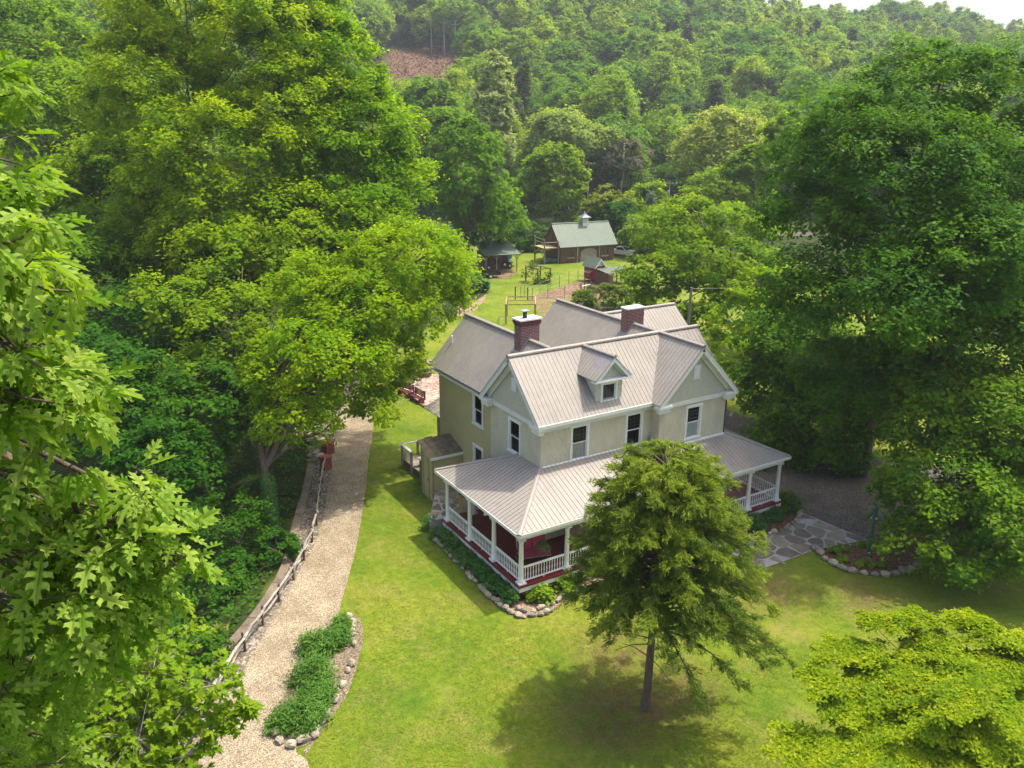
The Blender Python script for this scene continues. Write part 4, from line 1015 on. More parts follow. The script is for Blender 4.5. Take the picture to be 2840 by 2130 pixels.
for p, q in (((-2.75, .35, 3.45), (-.25, .25, 3.45)), ((-2.75, .35, 3.9), (-2.75, 3.9, 3.95)), ((-2.75, 3.9, 3.4), (-2.75, .35, 3.4)), ((-2.75, .4, 2.3), (-1.7, .4, 2.3)), ((-2.75, .5, 1.0), (-2.75, 2.4, 2.4)), ((-2.75, 3.8, 1.0), (-2.75, 1.8, 2.4))): MB().tube([f(*p), f(*q)], .06, 6).build('rail', M['greywood'], bal)
m = MB()
for k in range(4): m.rock(tuple(f(-2.3 + k * .75, .9 + .3 * (k % 2), .35)), .6, .5, .5, k, 60 + k, .3)
tag(m.build('tarp_pile', M['tarp'], loc=tuple(f(-1.3, 1, 0)), smooth=True), 'green tarp over a heap beneath the barn balcony', 'tarp')

# pickup beside the barn
tf = frame((70.9, 81.0), R(-62)); tr_ = thing('pickup_truck', tf(0, 0, 0), 'white pickup truck parked at the right end of the barn', 'truck')
W2 = .88
def prof(pts, y0, y1, name, mat, par): return MB().prism([tf(x, y0, z) for x, z in pts], tf(0, y1, 0) - tf(0, y0, 0)).build(name, mat, par)
body = prof([(-2.5, .45), (2.45, .45), (2.5, .62), (2.48, .98), (1.25, 1.08), (.55, 1.12), (-2.5, 1.08)], -W2, W2, 'body', M['truck'], tr_)
prof([(1.2, 1.08), (.62, 1.66), (-.55, 1.68), (-.75, 1.1)], -W2 + .08, W2 - .08, 'cab', M['truck'], tr_)
MB().prism([tf(1.20, -.68, 1.14), tf(1.20, .68, 1.14), tf(.68, .62, 1.62), tf(.68, -.62, 1.62)], tf(.03, 0, .03) - tf(0, 0, 0)).build('windscreen', M['glass'], tr_)
for s in (-1, 1):
    MB().prism([tf(1.0, s * (W2 - .075), 1.16), tf(.58, s * (W2 - .075), 1.58), tf(-.45, s * (W2 - .075), 1.58), tf(-.55, s * (W2 - .075), 1.16)], (tf(0, s * .01, 0) - tf(0, 0, 0))).build('side_window', M['black'], tr_)
    MB().prism([tf(2.49, s * .5, .70), tf(2.49, s * .8, .70), tf(2.49, s * .8, .90), tf(2.49, s * .5, .90)], tf(.03, 0, 0) - tf(0, 0, 0)).build('headlight', M['chrome'], tr_)
    for x in (-1.55, 1.6):
        c = tf(x, s * (W2 - .12), .36); ax = tf(0, .11, 0) - tf(0, 0, 0); wh = MB().tube([c - ax, c + ax], .36, 14).build('wheel', M['rubber'], tr_); MB().tube([c - ax * 1.03, c + ax * 1.03], .2, 10).build('hub', M['chrome'], wh)
prof([(2.49, .66), (2.53, .66), (2.53, .92), (2.49, .92)], -.47, .47, 'grille', M['black'], tr_)
prof([(2.46, .42), (2.62, .42), (2.62, .58), (2.46, .58)], -.9, .9, 'bumper', M['chrome'], tr_)

# open shed with tyres, trailer in front
f = frame((43.4, 80.6), R(-14)); shed = thing('open_shed', f(2, 0, 0), 'open-fronted board shed with grey-green metal roof left of the barn', 'shed')
m = MB(); a = 0
while a < 4.0: fbox(m, f, a + .006, a + .21, 0, .06, .05, 2.5); a += .22
s_ = m.build('siding', M['barnwood'], shed); s_['kind'] = 'stuff'
fbox(MB(), f, 0, 4.05, .07, 3.4, 0, 2.6).build('wall', M['darkwood'], shed)
fbox(MB(), f, 1.9, 2.6, -.03, .03, .9, 1.7).build('window', M['dark'], shed)
roof_slope(shed, 'roof_slope', [f(-.6, -3.3, 2.75), f(5.2, -3.3, 2.75), f(5.2, 3.6, 3.9), f(-.6, 3.6, 3.9)], f(0, -3.3, 2.75) - f(0, 3.6, 3.9), M['green_roof'], M['darkwood'], .3, .08, rib=.035)
for a, b in ((1.4, -2.9), (4.6, -2.9), (-.3, -2.9)):
    MB().tube([f(a, b, -.1), f(a, b, 2.75)], .09, 7).build('post', M['greywood'], shed)
    for s in (-1, 1): MB().bar(f(a, b, 2.0), f(a + s * .55, b, 2.65), .08).build('brace', M['greywood'], shed)
fbox(MB(), f, -.6, 5.2, -2.98, -2.82, 2.6, 2.72).build('beam', M['greywood'], shed)
def tyre(c, ax, label):
    t = thing('tyre', c, label, 'tyre', 'tyres at the open shed'); c, ax = Vector(c), Vector(ax).normalized()
    MB().tube([c - ax * .11, c - ax * .08, c + ax * .08, c + ax * .11], [.30, .36, .36, .30], 16).build('rubber', M['rubber'], t); MB().tube([c - ax * .115, c + ax * .115], .2, 12).build('rim', M['truck'], t)
fv = lambda a, b, z: f(a, b, z) - f(0, 0, 0)
tyre(f(3.5, -.18, .75), fv(0, 1, 0), 'black tyre with white rim hung on the shed wall')
tyre(f(4.35, -.3, .55), fv(.4, 1, 0), 'dark tyre leaning at the shed corner under the blue sheet')
tyre(f(.9, -.2, .4), fv(0, 1, 0), 'dark tyre leaning at the left of the shed wall')
t = thing('stacked_oddments', f(4.4, -.2, 0), 'blue and white oddments stacked at the shed right corner', 'oddments')
MB().tube([f(4.25, -.25, 2.0), f(4.25, -.32, 2.0)], .42, 14).build('blue_disc', M['blue'], t); fbox(MB(), f, 4.15, 4.6, -.5, -.1, 1.15, 1.55).build('white_box', M['white'], t); fbox(MB(), f, 4.1, 4.7, -.6, .0, .95, 1.1).build('shelf', M['darkwood'], t); fbox(MB(), f, 4.15, 4.65, -.05, .0, .0, .95).build('back_board', M['darkwood'], t)
f = frame((39.9, 74.2), R(-16)); tl = thing('utility_trailer', f(1.3, .7, 0), 'dark flatbed utility trailer with white hubs on the grass', 'trailer')
fbox(MB(), f, -.2, 2.6, 0, 1.5, .52, .60).build('bed', M['greywood'], tl)
m = MB(); fbox(m, f, -.2, 2.6, -.05, .0, .45, .95); fbox(m, f, -.2, 2.6, 1.5, 1.55, .45, .95); fbox(m, f, -.25, -.2, -.05, 1.55, .45, 1.15); fbox(m, f, 2.6, 2.65, -.05, 1.55, .45, .85); m.build('side', M['black'], tl)
for k in range(5): fbox(MB(), f, -.1 + k * .65, -.04 + k * .65, -.085, -.052, .4, .98).build('stake', M['black'], tl)
m = MB(); m.bar(f(2.65, .1, .5), f(3.5, .75, .45), .07); m.bar(f(2.65, 1.4, .5), f(3.5, .75, .45), .07); m.build('hitch', M['black'], tl)
for b in (-.2, 1.7):
    c = f(1.05, b, .34); ax = f(0, .1, 0) - f(0, 0, 0); w_ = MB().tube([c - ax, c + ax], .34, 14).build('wheel', M['rubber'], tl); MB().tube([c - ax * 1.05, c + ax * 1.05], .2, 12).build('hub', M['white'], w_)

# hen house and run
f = frame((52.0, 63.4), R(62)); hen = thing('hen_house', f(1.3, 0, 0), 'small red hen house with green gable roof beside the dirt pen', 'coop')
f2 = frame((52.0, 63.4), R(0))
g = lambda a, b, z: f2(a, b, z)
fbox(MB(), g, 0, 1.7, 0, 2.5, .35, 2.35).build('wall', M['redbarn'], hen)
fbox(MB(), g, -.01, 1.71, -.03, .0, 1.0, 1.75).build('lower_boards', M['barnwood'], hen)
MB().prism([g(0, .03, 2.35), g(1.7, .03, 2.35), g(.85, .03, 3.35)], (0, .08, 0)).build('gable_wall', M['trim'], hen)
MB().prism([g(0, 2.4, 2.35), g(1.7, 2.4, 2.35), g(.85, 2.4, 3.35)], (0, .08, 0)).build('gable_wall', M['redbarn'], hen)
for s, a in ((-1, -.25), (1, 1.95)): roof_slope(hen, 'roof_slope', [g(a, -.35, 2.15), g(a, 2.8, 2.15), g(.85, 2.8, 3.48), g(.85, -.35, 3.48)], (s, 0, -1.2), M['green_roof'], M['trim'], .3, .06, rib=.03)
for s in (-1, 1): MB().prism([g(.85, -.37, 3.44), g(.85 + s * 1.1, -.37, 2.12), g(.85 + s * .95, -.37, 2.10), g(.85, -.37, 3.24)], (0, .04, 0)).build('barge_board', M['white'], hen)
fbox(MB(), g, -.45, -.002, .6, 1.8, .85, 1.35).build('nest_box', M['redbarn'], hen); MB().prism([g(-.55, .5, 1.36), g(0, .5, 1.65), g(0, 1.9, 1.65), g(-.55, 1.9, 1.36)], (0, 0, .04)).build('nest_lid', M['flash'], hen)
for a, b in ((.1, .1), (1.6, .1), (.1, 2.4), (1.6, 2.4)): fbox(MB(), g, a - .06, a + .06, b - .06, b + .06, 0, .35).build('leg', M['darkwood'], hen)
run = thing('hen_run', g(2.5, -1.6, 0), 'open hen run with flat green roof on dark posts', 'run')
roof_slope(run, 'roof_slope', [g(.0, -3.1, 1.85), g(4.6, -3.1, 1.85), g(4.6, -.2, 2.1), g(.0, -.2, 2.1)], (0, -1, -.1), M['green_roof'], M['darkwood'], .3, .05, rib=.03)
for a in (.1, 1.6, 3.1, 4.5):
    for b in (-3.0, -.3): fbox(MB(), g, a - .05, a + .05, b - .05, b + .05, 0, 1.85 if b < -1 else 2.05).build('post', M['darkwood'], run)
for z in (.05, .95): MB().bar(g(1.6, -3.0, z), g(4.5, -3.0, z), .07).build('rail', M['darkwood'], run)
fbox(MB(), g, 0.0, .1, -2.9, -.1, 0, 1.8).build('side_boards', M['barnwood'], run); fbox(MB(), g, .1, 1.0, -3.05, -2.97, 0, 1.7).build('gate', M['barnwood'], run)
for k, ((x, y), lx, lab) in enumerate((((47.66, 57.34), 2.6, 'grey raised vegetable bed nearest the pen gate'), ((48.18, 56.52), 2.6, 'low raised bed right of the taller one'))):
    f3 = frame((x, y), R(-12)); rb_ = thing('raised_bed', f3(1.3, .8, 0), lab, 'planter'); hgt = .55 - k * .2
    m = MB(); fbox(m, f3, 0, lx, 0, .08, 0, hgt); fbox(m, f3, 0, lx, 1.5, 1.58, 0, hgt); fbox(m, f3, 0, .08, .08, 1.5, 0, hgt); fbox(m, f3, lx - .08, lx, .08, 1.5, 0, hgt); m.build('boards', M['greywood'], rb_)
    fbox(MB(), f3, .08, lx - .08, .08, 1.5, 0, hgt - .08).build('soil', M['soil'], rb_)
# pen fence: thin posts and wire
pf = thing('pen_fence', (*(38.33, 58.43), 0), 'wire garden fence on thin posts around the dirt pen', 'fence')
lineA = [(36.10, 59.12), (37.56, 60.11), (38.14, 60.09), (38.31, 58.45), (40.33, 57.90), (42.53, 57.24), (44.37, 56.19)]; lineB = [(37.34, 58.10), (41.24, 61.16), (43.88, 62.64), (46.19, 63.74), (48.59, 64.88), (51.05, 66.08), (47.81, 60.04)]
for ln in (lineA, lineB):
    for k, p in enumerate(ln): MB().tube([(*p, -.1), (*p, 1.55 if k % 2 else 1.75)], .075 if k in (0, 6) else .04, 6).build('post', M['darkwood'] if k in (0, 6) else M['greywood'], pf)
    for z in (.3, .9, 1.45):
        for p, q in zip(ln[:-1], ln[1:]): MB().tube([(*p, z), (*q, z)], .008, 3, cap=False).build('wire', M['galv'], pf)
gt = thing('pen_gate', (*(44.37, 56.19), 0), 'grey garden gate with white top bar in the pen fence', 'gate')
for (x, y) in ((44.37, 56.19), (46.46, 56.87), (47.46, 59.57)): MB().tube([(x, y, 0), (x, y, 1.9)], .09, 6).build('post', M['darkwood'], gt)
(x0, y0), (x1, y1) = (44.37, 56.19), (46.46, 56.87)
MB().bar((x0, y0, 1.5), (x1, y1, 1.5), .12, .05).build('top_bar', M['white'], gt); MB().bar((x0, y0, .2), (x1, y1, .2), .08, .05).build('bottom_bar', M['greywood'], gt)
# berry cage frame and trellis
cg = thing('berry_cage', (*(28.34, 48.45), 0), 'open tan wooden cage frame on the lawn behind the chimney', 'frame')
q = [(28.28, 48.35), (29.26, 47.92), (34.21, 51.76), (34.25, 53.34)]; qa = [(28.3, 48.5), (31.3, 47.0), (33.6, 50.6), (30.6, 52.1)]
for x, y in qa: MB().box((x - .07, y - .07, 0), (x + .07, y + .07, 2.3)).build('post', M['tanwood'], cg)
for k in range(4):
    (x0, y0), (x1, y1) = qa[k], qa[(k + 1) % 4]; MB().bar((x0, y0, 2.3), (x1, y1, 2.3), .12, .10).build('top_rail', M['tanwood'], cg)
MB().bar((29.4, 50.3, 2.3), (32.4, 48.8, 2.3), .1, .08).build('top_rail', M['tanwood'], cg)
arb = thing('grape_arbor', (45.2, 67.8, 0), 'small rustic arbor wrapped in green vine on the back lawn', 'arbor')
for x, y in ((44.2, 69.4), (46.2, 68.6), (44.6, 66.9), (46.4, 66.4)): MB().tube([(x, y, 0), (x, y, 2.2)], .1, 7).build('post', M['darkwood'], arb)
for p, q in (((44.2, 69.4), (46.2, 68.6)), ((44.6, 66.9), (46.4, 66.4)), ((44.2, 69.4), (44.6, 66.9)), ((46.2, 68.6), (46.4, 66.4))): MB().tube([(*p, 2.15), (*q, 2.15)], .07, 6).build('rail', M['darkwood'], arb)
VINE = [(44.2, 69.4, 1.2), (44.6, 66.9, .9), (45.2, 69, 2.1), (44.4, 68.2, 2.2), (46.3, 66.5, 1.3), (45.5, 66.8, .4), (44.6, 67, .3), (46, 66.8, .35)]
rs = np.random.default_rng(5); P = np.concatenate([np.array(v) + rs.normal(size=(90, 3)) * np.array([.35, .35, .4 if v[2] > .8 else .2]) for v in VINE])
P[:, 2] = np.maximum(P[:, 2], .05); VINE_P = P

# poles and wires
def upole(x, y, h, label, z0=0, arm=True, ang=.6):
    t = thing('utility_pole', (x, y, z0), label, 'pole'); MB().tube([(x, y, z0 - .5), (x, y, z0 + h)], [.16, .11], 8).build('pole', M['greywood'], t)
    if arm:
        ux, uy = math.cos(ang), math.sin(ang); MB().bar((x - ux * 1.4, y - uy * 1.4, z0 + h - .35), (x + ux * 1.4, y + uy * 1.4, z0 + h - .35), .13, .14).build('crossarm', M['greywood'], t)
        for s in (-1.2, -.5, .5, 1.2): MB().lathe((x + ux * s, y + uy * s, z0 + h - .27), [(.04, 0), (.06, .06), (.03, .16)], 6).build('insulator', M['white'], t)
    return t
p = (86.75, 87.34, 11.58); up1 = upole(p[0], p[1], p[2], 'utility pole with crossarm and grey transformer right of the barn', 0, True, R(-32))
MB().lathe((p[0] - .3, p[1] - .15, p[2] - 2.6), [(.10, 0), (.27, .05), (.27, .95), (.1, 1.0)], 10).build('transformer', M['galv'], up1)
p = (87.00, 112.73, 13.94); upole(p[0], p[1], p[2], 'thin distant utility pole behind the barn trees', 0, True, R(-32))
hp = (36.5, 24.0); t = thing('service_pole', (*hp, 0), 'leaning wooden service pole right of the rear roof', 'pole')
p0, p1 = Vector((28.68, 19.72, 5.92)), Vector((28.73, 19.68, 9.15)); 
hp = (p0.x, p0.y); t.location = (p0.x, p0.y, 0); WL[t.name] = Vector((p0.x, p0.y, 0))
MB().tube([(p0.x - .1, p0.y - .05, -.3), tuple(p0), tuple(p1)], [.14, .125, .10], 8).build('pole', M['greywood'], t)
def wire(a, b, sag, label):
    pts = [Vector(a).lerp(Vector(b), k / 12) - Vector((0, 0, sag * 4 * (k / 12) * (1 - k / 12))) for k in range(13)]
    tag(MB().tube(pts, .010, 4).build('service_wire', M['flash'], loc=tuple(a)), label, 'wire')
wire(tuple(p1 - Vector((0, 0, .35))), (15.5, 12.2, 7.9), .5, 'grey service wire from the leaning pole to the house')
wire(tuple(p1 - Vector((0, 0, .1))), (66.0, 12.0, 8.5), .4, 'grey service wire from the leaning pole into the maple')
for k, (az_, v_, lab) in enumerate(((-.0935, 392, 'leftmost of three bare poles at the red clearing'), (-.079, 388, 'middle of three bare poles at the red clearing'), (-.0665, 384, 'rightmost of three bare poles at the red clearing'))):
    x, y = xy(az_ * v_, v_); z = float(height(np.array([x]), np.array([y]))[0]); t = thing('line_pole', (x, y, z), lab, 'pole', 'poles at the clearing'); MB().tube([(x, y, z - .5), (x, y, z + 15)], [.32, .2], 6).build('pole', M['palebark'], t); MB().bar((x - 1.5, y + .8, z + 13.5), (x + 1.5, y - .8, z + 13.5), .3).build('crossarm', M['palebark'], t)

# ---------------------------------------------------------------- behind the wing: deck, patio things
dk = thing('side_deck', (3.0, 16.0, 0), 'low deck with lattice railing beside the wing', 'deck')
m = MB()
for k in range(14): MB().box((1.75, 13.6 + k * .3, .5), (4.05, 13.6 + k * .3 + .28, .55)).build('plank', M['greywood'], dk)
MB().box((1.8, 13.65, 0), (4.0, 17.75, .49)).build('base', M['darkwood'], dk)
for x, y in ((1.75, 13.6), (1.75, 14.9), (1.75, 16.3), (1.75, 17.8), (2.9, 17.8), (4.0, 17.8)): MB().box((x - .06, y - .06, 0), (x + .06, y + .06, 1.5)).build('post', M['greywood'], dk)
for p, q in (((1.75, 13.55), (1.75, 14.95)), ((1.75, 16.25), (1.75, 17.85)), ((1.72, 17.8), (4.05, 17.8))): MB().bar((*p, 1.53), (*q, 1.53), .2, .05).build('rail_cap', M['trim'], dk)
m = MB()
for k in range(-3, 9):
    for s in (-1, 1):
        y0 = 16.3 + k * .19; y1 = y0 + s * 1.0; a, b = (y0, .55), (y1, 1.5)
        lo, hi = 16.3, 17.8; pts = []
        t0, t1 = 0.0, 1.0
        for bound, sign in ((lo, 1), (hi, -1)):
            da = (a[0] - bound) * sign; db_ = (b[0] - bound) * sign
            if da < 0 and db_ < 0: t0 = 2
            elif da < 0: t0 = max(t0, da / (da - db_))
            elif db_ < 0: t1 = min(t1, da / (da - db_))
        if t0 < t1: m.bar((1.74 + .015 * s, y0 + (y1 - y0) * t0, .55 + .95 * t0), (1.74 + .015 * s, y0 + (y1 - y0) * t1, .55 + .95 * t1), .035, .012)
m.build('lattice', M['greywood'], dk)
for k in range(6): MB().box((1.73, 13.7 + k * .2, .1), (1.76, 13.7 + k * .2 + .16, 1.48)).build('fence_board', M['darkwood'], dk)
gr = thing('grill', (3.0, 16.0, .55), 'black lidded grill on the side deck', 'grill')
MB().box((2.5, 15.7, .95), (3.4, 16.2, 1.2)).build('firebox', M['black'], gr); MB().tube([(2.5, 15.95, 1.2), (3.4, 15.95, 1.2)], .26, 12).build('lid', M['black'], gr)
for x in (2.55, 3.35):
    for y in (15.75, 16.15): MB().box((x - .03, y - .03, .55), (x + .03, y + .03, .95)).build('leg', M['black'], gr)
MB().box((2.05, 15.75, 1.1), (2.49, 16.15, 1.14)).build('side_shelf', M['galv'], gr)
ac = thing('deck_chair', (3.6, 17.2, .55), 'dark slatted chair by the porch post on the side deck', 'chair')
for k in range(5): MB().bar((3.4 + k * .11, 17.45, 1.0), (3.4 + k * .11, 17.62, 1.75), .09, .02).build('back_slat', M['black'], ac)
MB().box((3.35, 16.95, .92), (3.95, 17.5, .97)).build('seat', M['black'], ac)
for x in (3.4, 3.9):
    for y in (17.0, 17.45): MB().box((x - .03, y - .03, .55), (x + .03, y + .03, .92)).build('leg', M['black'], ac)
def bench(x, y, ang, label):
    f3 = frame((x, y), ang); b_ = thing('bench', f3(.75, .25, 0), label, 'bench', 'oxblood benches on the patio')
    for k in range(4): fbox(MB(), f3, 0, 1.5, .02 + k * .12, .12 + k * .12, .43, .47).build('seat_slat', M['benchred'], b_)
    for k in range(4): MB().prism([f3(0, .0 - k * .03, .55 + k * .12), f3(1.5, .0 - k * .03, .55 + k * .12), f3(1.5, -.02 - k * .03, .64 + k * .12), f3(0, -.02 - k * .03, .64 + k * .12)], f3(0, -.03, 0) - f3(0, 0, 0)).build('back_slat', M['benchred'], b_)
    for a in (0, 1.42): fbox(MB(), f3, a, a + .08, -.02, .5, 0, .43).build('leg', M['benchred'], b_); fbox(MB(), f3, a, a + .08, -.14, -.03, .3, 1.05).build('back_post', M['benchred'], b_); fbox(MB(), f3, a - .01, a + .09, -.05, .52, .62, .67).build('armrest', M['benchred'], b_)
x, y = (9.01, 28.36); bench(x - .55, y + .1, R(96), 'oxblood slatted bench at the patio edge nearest the wing')
x, y = (8.57, 29.76); bench(x - .2, y + .6, R(104), 'oxblood slatted bench farther along the patio edge')
pl_ = thing('stone_planter', (*(11.84, 35.32), 0), 'oval dark planter tub of greenery at the back of the patio', 'planter'); x, y = (11.84, 35.32)
MB().lathe((x, y, 0), [(.50, 0), (.56, .05), (.66, .40), (.70, .42), (.70, .50), (.62, .50), (.60, .42)], 16).build('tub', M['capstone'], pl_)
PLP = (x, y, .5)
edging('fire_ring', [(x + 2.6 + .8 * math.cos(t), y + 3.2 + .8 * math.sin(t)) for t in np.linspace(0, 6.0, 16)], 'ring of pale stones on the lawn behind the patio planter', .34, .32, 44)
tb_ = thing('patio_table', (*(9.33, 33.68), 0), 'round dark metal table on the patio corner', 'table'); x, y = (9.33, 33.68)
MB().lathe((x, y, .70), [(.55, 0), (.56, .02), (.55, .04)], 16).build('top', M['black'], tb_)
for k in range(4): MB().tube([(x + .4 * math.cos(k * 1.57), y + .4 * math.sin(k * 1.57), 0), (x + .2 * math.cos(k * 1.57), y + .2 * math.sin(k * 1.57), .7)], .02, 5).build('leg', M['black'], tb_)
for k, (dx, dy) in enumerate(((.9, -.5), (-.1, -1.0), (-.8, .5))):
    ch = thing('patio_chair', (x + dx, y + dy, 0), ('dark metal chair on the house side of the patio table', 'dark metal chair on the near side of the patio table', 'dark metal chair on the wood side of the patio table')[k], 'chair', 'patio chairs'); cx_, cy_ = x + dx, y + dy
    MB().lathe((cx_, cy_, .43), [(.22, 0), (.22, .03)], 10).build('seat', M['black'], ch); d2 = Vector((dx, dy, 0)).normalized(); s2 = Vector((-d2.y, d2.x, 0))
    m = MB(); c0 = Vector((cx_, cy_, .45)) + d2 * .2; m.tube([c0 - s2 * .2, c0 - s2 * .2 + Vector((0, 0, .42)), c0 + Vector((0, 0, .5)), c0 + s2 * .2 + Vector((0, 0, .42)), c0 + s2 * .2], .015, 5); m.tube([c0, c0 + Vector((0, 0, .5))], .012, 5); m.build('backrest', M['black'], ch)
    for s in (-1, 1):
        for e in (-1, 1): q = Vector((cx_, cy_, 0)) + d2 * .17 * s + s2 * .17 * e; MB().tube([tuple(q), tuple(q + Vector((0, 0, .44)))], .014, 5).build('leg', M['black'], ch)

# ---------------------------------------------------------------- end of the wall: brick piers, flat stones, footbridge
for k, ((x, y), s_, lab) in enumerate((((-1.80, 22.43), .62, 'red brick pier nearer the wood end of the gravel path'), ((-2.80, 19.98), .55, 'red brick pier where the split-rail fence ends'))):
    pr_ = thing('brick_pier', (x, y, 0), lab, 'pier', 'piers by the path')
    fbox(MB(), frame((x, y), R(20)), -s_ / 2 + .01, s_ / 2 - .01, -s_ / 2 + .01, s_ / 2 - .01, 0, .76).build('core', M['mortar2'], pr_)
    ff = frame((x, y), R(20)); z = 0.0; row = 0
    while z < .74:
        for sd2 in range(4):
            for i in range(3):
                a0 = -s_ / 2 + i * s_ / 3 + (.04 if row % 2 else 0); a1 = min(a0 + s_ / 3 - .012, s_ / 2)
                if a1 - a0 < .03: continue
                if sd2 == 0: q = (a0, a1, -s_ / 2 - .006, -s_ / 2 + .03)
                elif sd2 == 1: q = (a0, a1, s_ / 2 - .03, s_ / 2 + .006)
                elif sd2 == 2: q = (-s_ / 2 - .008, -s_ / 2 + .028, a0, a1)
                else: q = (s_ / 2 - .028, s_ / 2 + .008, a0, a1)
                fbox(MB(), ff, *q, z, z + .065).build('brick', M['brickred'], pr_)
        z += .078; row += 1
    fbox(MB(), ff, -s_ / 2 - .05, s_ / 2 + .05, -s_ / 2 - .05, s_ / 2 + .05, .785, .86).build('cap', M['brickred'], pr_)
st = thing('stone_stack', (*(-2.17, 23.90), 0), 'low stack of flat tan stones beside the brick piers', 'stones'); rr = random.Random(71); x0, y0 = (-2.24, 23.69)
sm = [MB().rock((0, 0, 0), 1, 1, 1, 0, 80 + k, .25).build('stone', M['stone']) for k in range(4)]; sme = [o.data for o in sm]
for o in sm: bpy.data.objects.remove(o)
for k in range(46):
    a, b = rr.uniform(-1, 1), rr.uniform(-2.8, 3.2); share('stone', rr.choice(sme), st, (x0 + a * .55 + b * .25, y0 + b * .9, .12 + .16 * (k % 4)), (rr.uniform(-.2, .2), rr.uniform(-.2, .2), rr.uniform(0, 3)), (rr.uniform(.22, .36), rr.uniform(.18, .28), .09))
fb = thing('footbridge', (*(-3.40, 25.92), 0), 'plank footbridge dropping into the wood left of the stones', 'bridge')
a0, a1 = Vector((*(-1.95, 27.23), .1)), Vector((*(-4.10, 25.30), -.9)); d = a1 - a0; s2 = Vector((-d.y, d.x, 0)).normalized()
for s in (-1, 1): MB().bar(a0 + s2 * s * .55 - Vector((0, 0, .12)), a1 + s2 * s * .55 - Vector((0, 0, .12)), .1, .2).build('beam', M['darkwood'], fb)
for k in range(16):
    c = a0 + d * (k + .5) / 16; MB().obox(c, d.normalized() * d.length / 16 * .42, s2 * .68, Vector((0, 0, .025))).build('plank', M['tanwood'], fb)
for s in (-1, 1):
    for k in (0, 4, 8, 12, 16): c = a0 + d * k / 16 + s2 * s * .62; MB().box((c.x - .05, c.y - .05, c.z - .3), (c.x + .05, c.y + .05, c.z + .95)).build('post', M['tanwood'], fb)
    MB().bar(a0 + s2 * s * .62 + Vector((0, 0, .97)), a1 + s2 * s * .62 + Vector((0, 0, .97)), .12, .05).build('handrail', M['tanwood'], fb)

# ---------------------------------------------------------------- on the porch
gl_ = thing('porch_glider', (1.9, 1.75, .9), 'porch glider with red two-part cushions behind the corner railing', 'glider')
f3 = frame((1.05, 2.0), R(-14))
for k in range(2):
    fbox(MB(), f3, .04 + k * .78, .78 + k * .78, -.58, .02, 1.28, 1.40).build('seat_cushion', M['cushion'], gl_)
    MB().prism([f3(.04 + k * .78, .04, 1.36), f3(.78 + k * .78, .04, 1.36), f3(.78 + k * .78, .22, 1.92), f3(.04 + k * .78, .22, 1.92)], f3(0, .1, 0) - f3(0, 0, 0)).build('back_cushion', M['cushion'], gl_)
fbox(MB(), f3, 0, 1.6, -.6, .1, 1.22, 1.275).build('seat_frame', M['galv'], gl_)
for a in (0, 1.57):
    MB().tube([f3(a, -.55, .92), f3(a, -.5, 1.45), f3(a, .1, 1.5), f3(a, .28, 1.95)], .02, 5).build('arm', M['galv'], gl_); MB().tube([f3(a, -.6, .92), f3(a, .35, .92)], .02, 5).build('foot', M['galv'], gl_)
def armchair(x, y, ang, label):
    f3 = frame((x, y), ang); c_ = thing('wicker_chair', f3(.35, .35, .9), label, 'chair', 'wicker chairs on the porch')
    fbox(MB(), f3, .06, .64, .05, .6, 1.2, 1.34).build('seat', M['wicker'], c_); fbox(MB(), f3, .0, .06, .0, .65, .92, 1.55).build('arm', M['wicker'], c_); fbox(MB(), f3, .64, .70, .0, .65, .92, 1.55).build('arm', M['wicker'], c_)
    MB().prism([f3(0, .6, 1.2), f3(.7, .6, 1.2), f3(.74, .78, 1.85), f3(.35, .8, 1.98), f3(-.04, .78, 1.85)], f3(0, .06, 0) - f3(0, 0, 0)).build('backrest', M['wicker'], c_)
    fbox(MB(), f3, .08, .62, .06, .58, 1.345, 1.43).build('cushion', M['tanwood'], c_)
    for a in (.03, .67):
        for b in (.05, .6): q = f3(a, b, .9); MB().tube([tuple(q), tuple(q + Vector((0, 0, .3)))], .025, 5).build('leg', M['wicker'], c_)
armchair(3.9, 1.2, R(-20), 'brown wicker armchair just right of the second front column')
armchair(5.0, 1.7, R(10), 'brown wicker armchair farther along the front porch')
FERNS = []
for k, (x, y, z, lab) in enumerate(((1.26, .05, 2.95, 'hanging fern behind the front corner of the porch'), (17.6, .95, 2.9, 'hanging fern at the right end of the porch'))):
    fn = thing('hanging_fern', (x, y, z - .3), lab, 'plant', 'hanging ferns on the porch'); MB().lathe((x, y, z - .45), [(.10, 0), (.17, .16), (.18, .18)], 10).build('pot', M['darkwood'], fn)
    for t in range(3): MB().tube([(x + .16 * math.cos(t * 2.1), y + .16 * math.sin(t * 2.1), z - .28), (x, y, 3.3)], .005, 3).build('chain', M['black'], fn)
    FERNS.append((fn, x, y, z - .25))
ln_ = thing('hanging_lantern', (.4, 4.14, 2.8), 'white lantern hanging inside the porch left side', 'lantern')
MB().lathe((.4, 4.14, 2.62), [(.05, 0), (.10, .03), (.10, .05), (.085, .06), (.085, .26), (.12, .28), (.05, .38), (.02, .42)], 8).build('body', M['white'], ln_); MB().tube([(.4, 4.14, 3.04), (.4, 4.14, 3.4)], .006, 4).build('chain', M['black'], ln_)
wc = thing('wind_chime', (.05, 6.22, 2.6), 'brass wind chime hanging between the rear porch columns', 'chime')
MB().lathe((.05, 6.22, 3.05), [(.10, 0), (.10, .03)], 10).build('disc', M['darkwood'], wc); MB().tube([(.05, 6.22, 3.08), (.05, 6.22, 3.35)], .005, 4).build('cord', M['black'], wc)
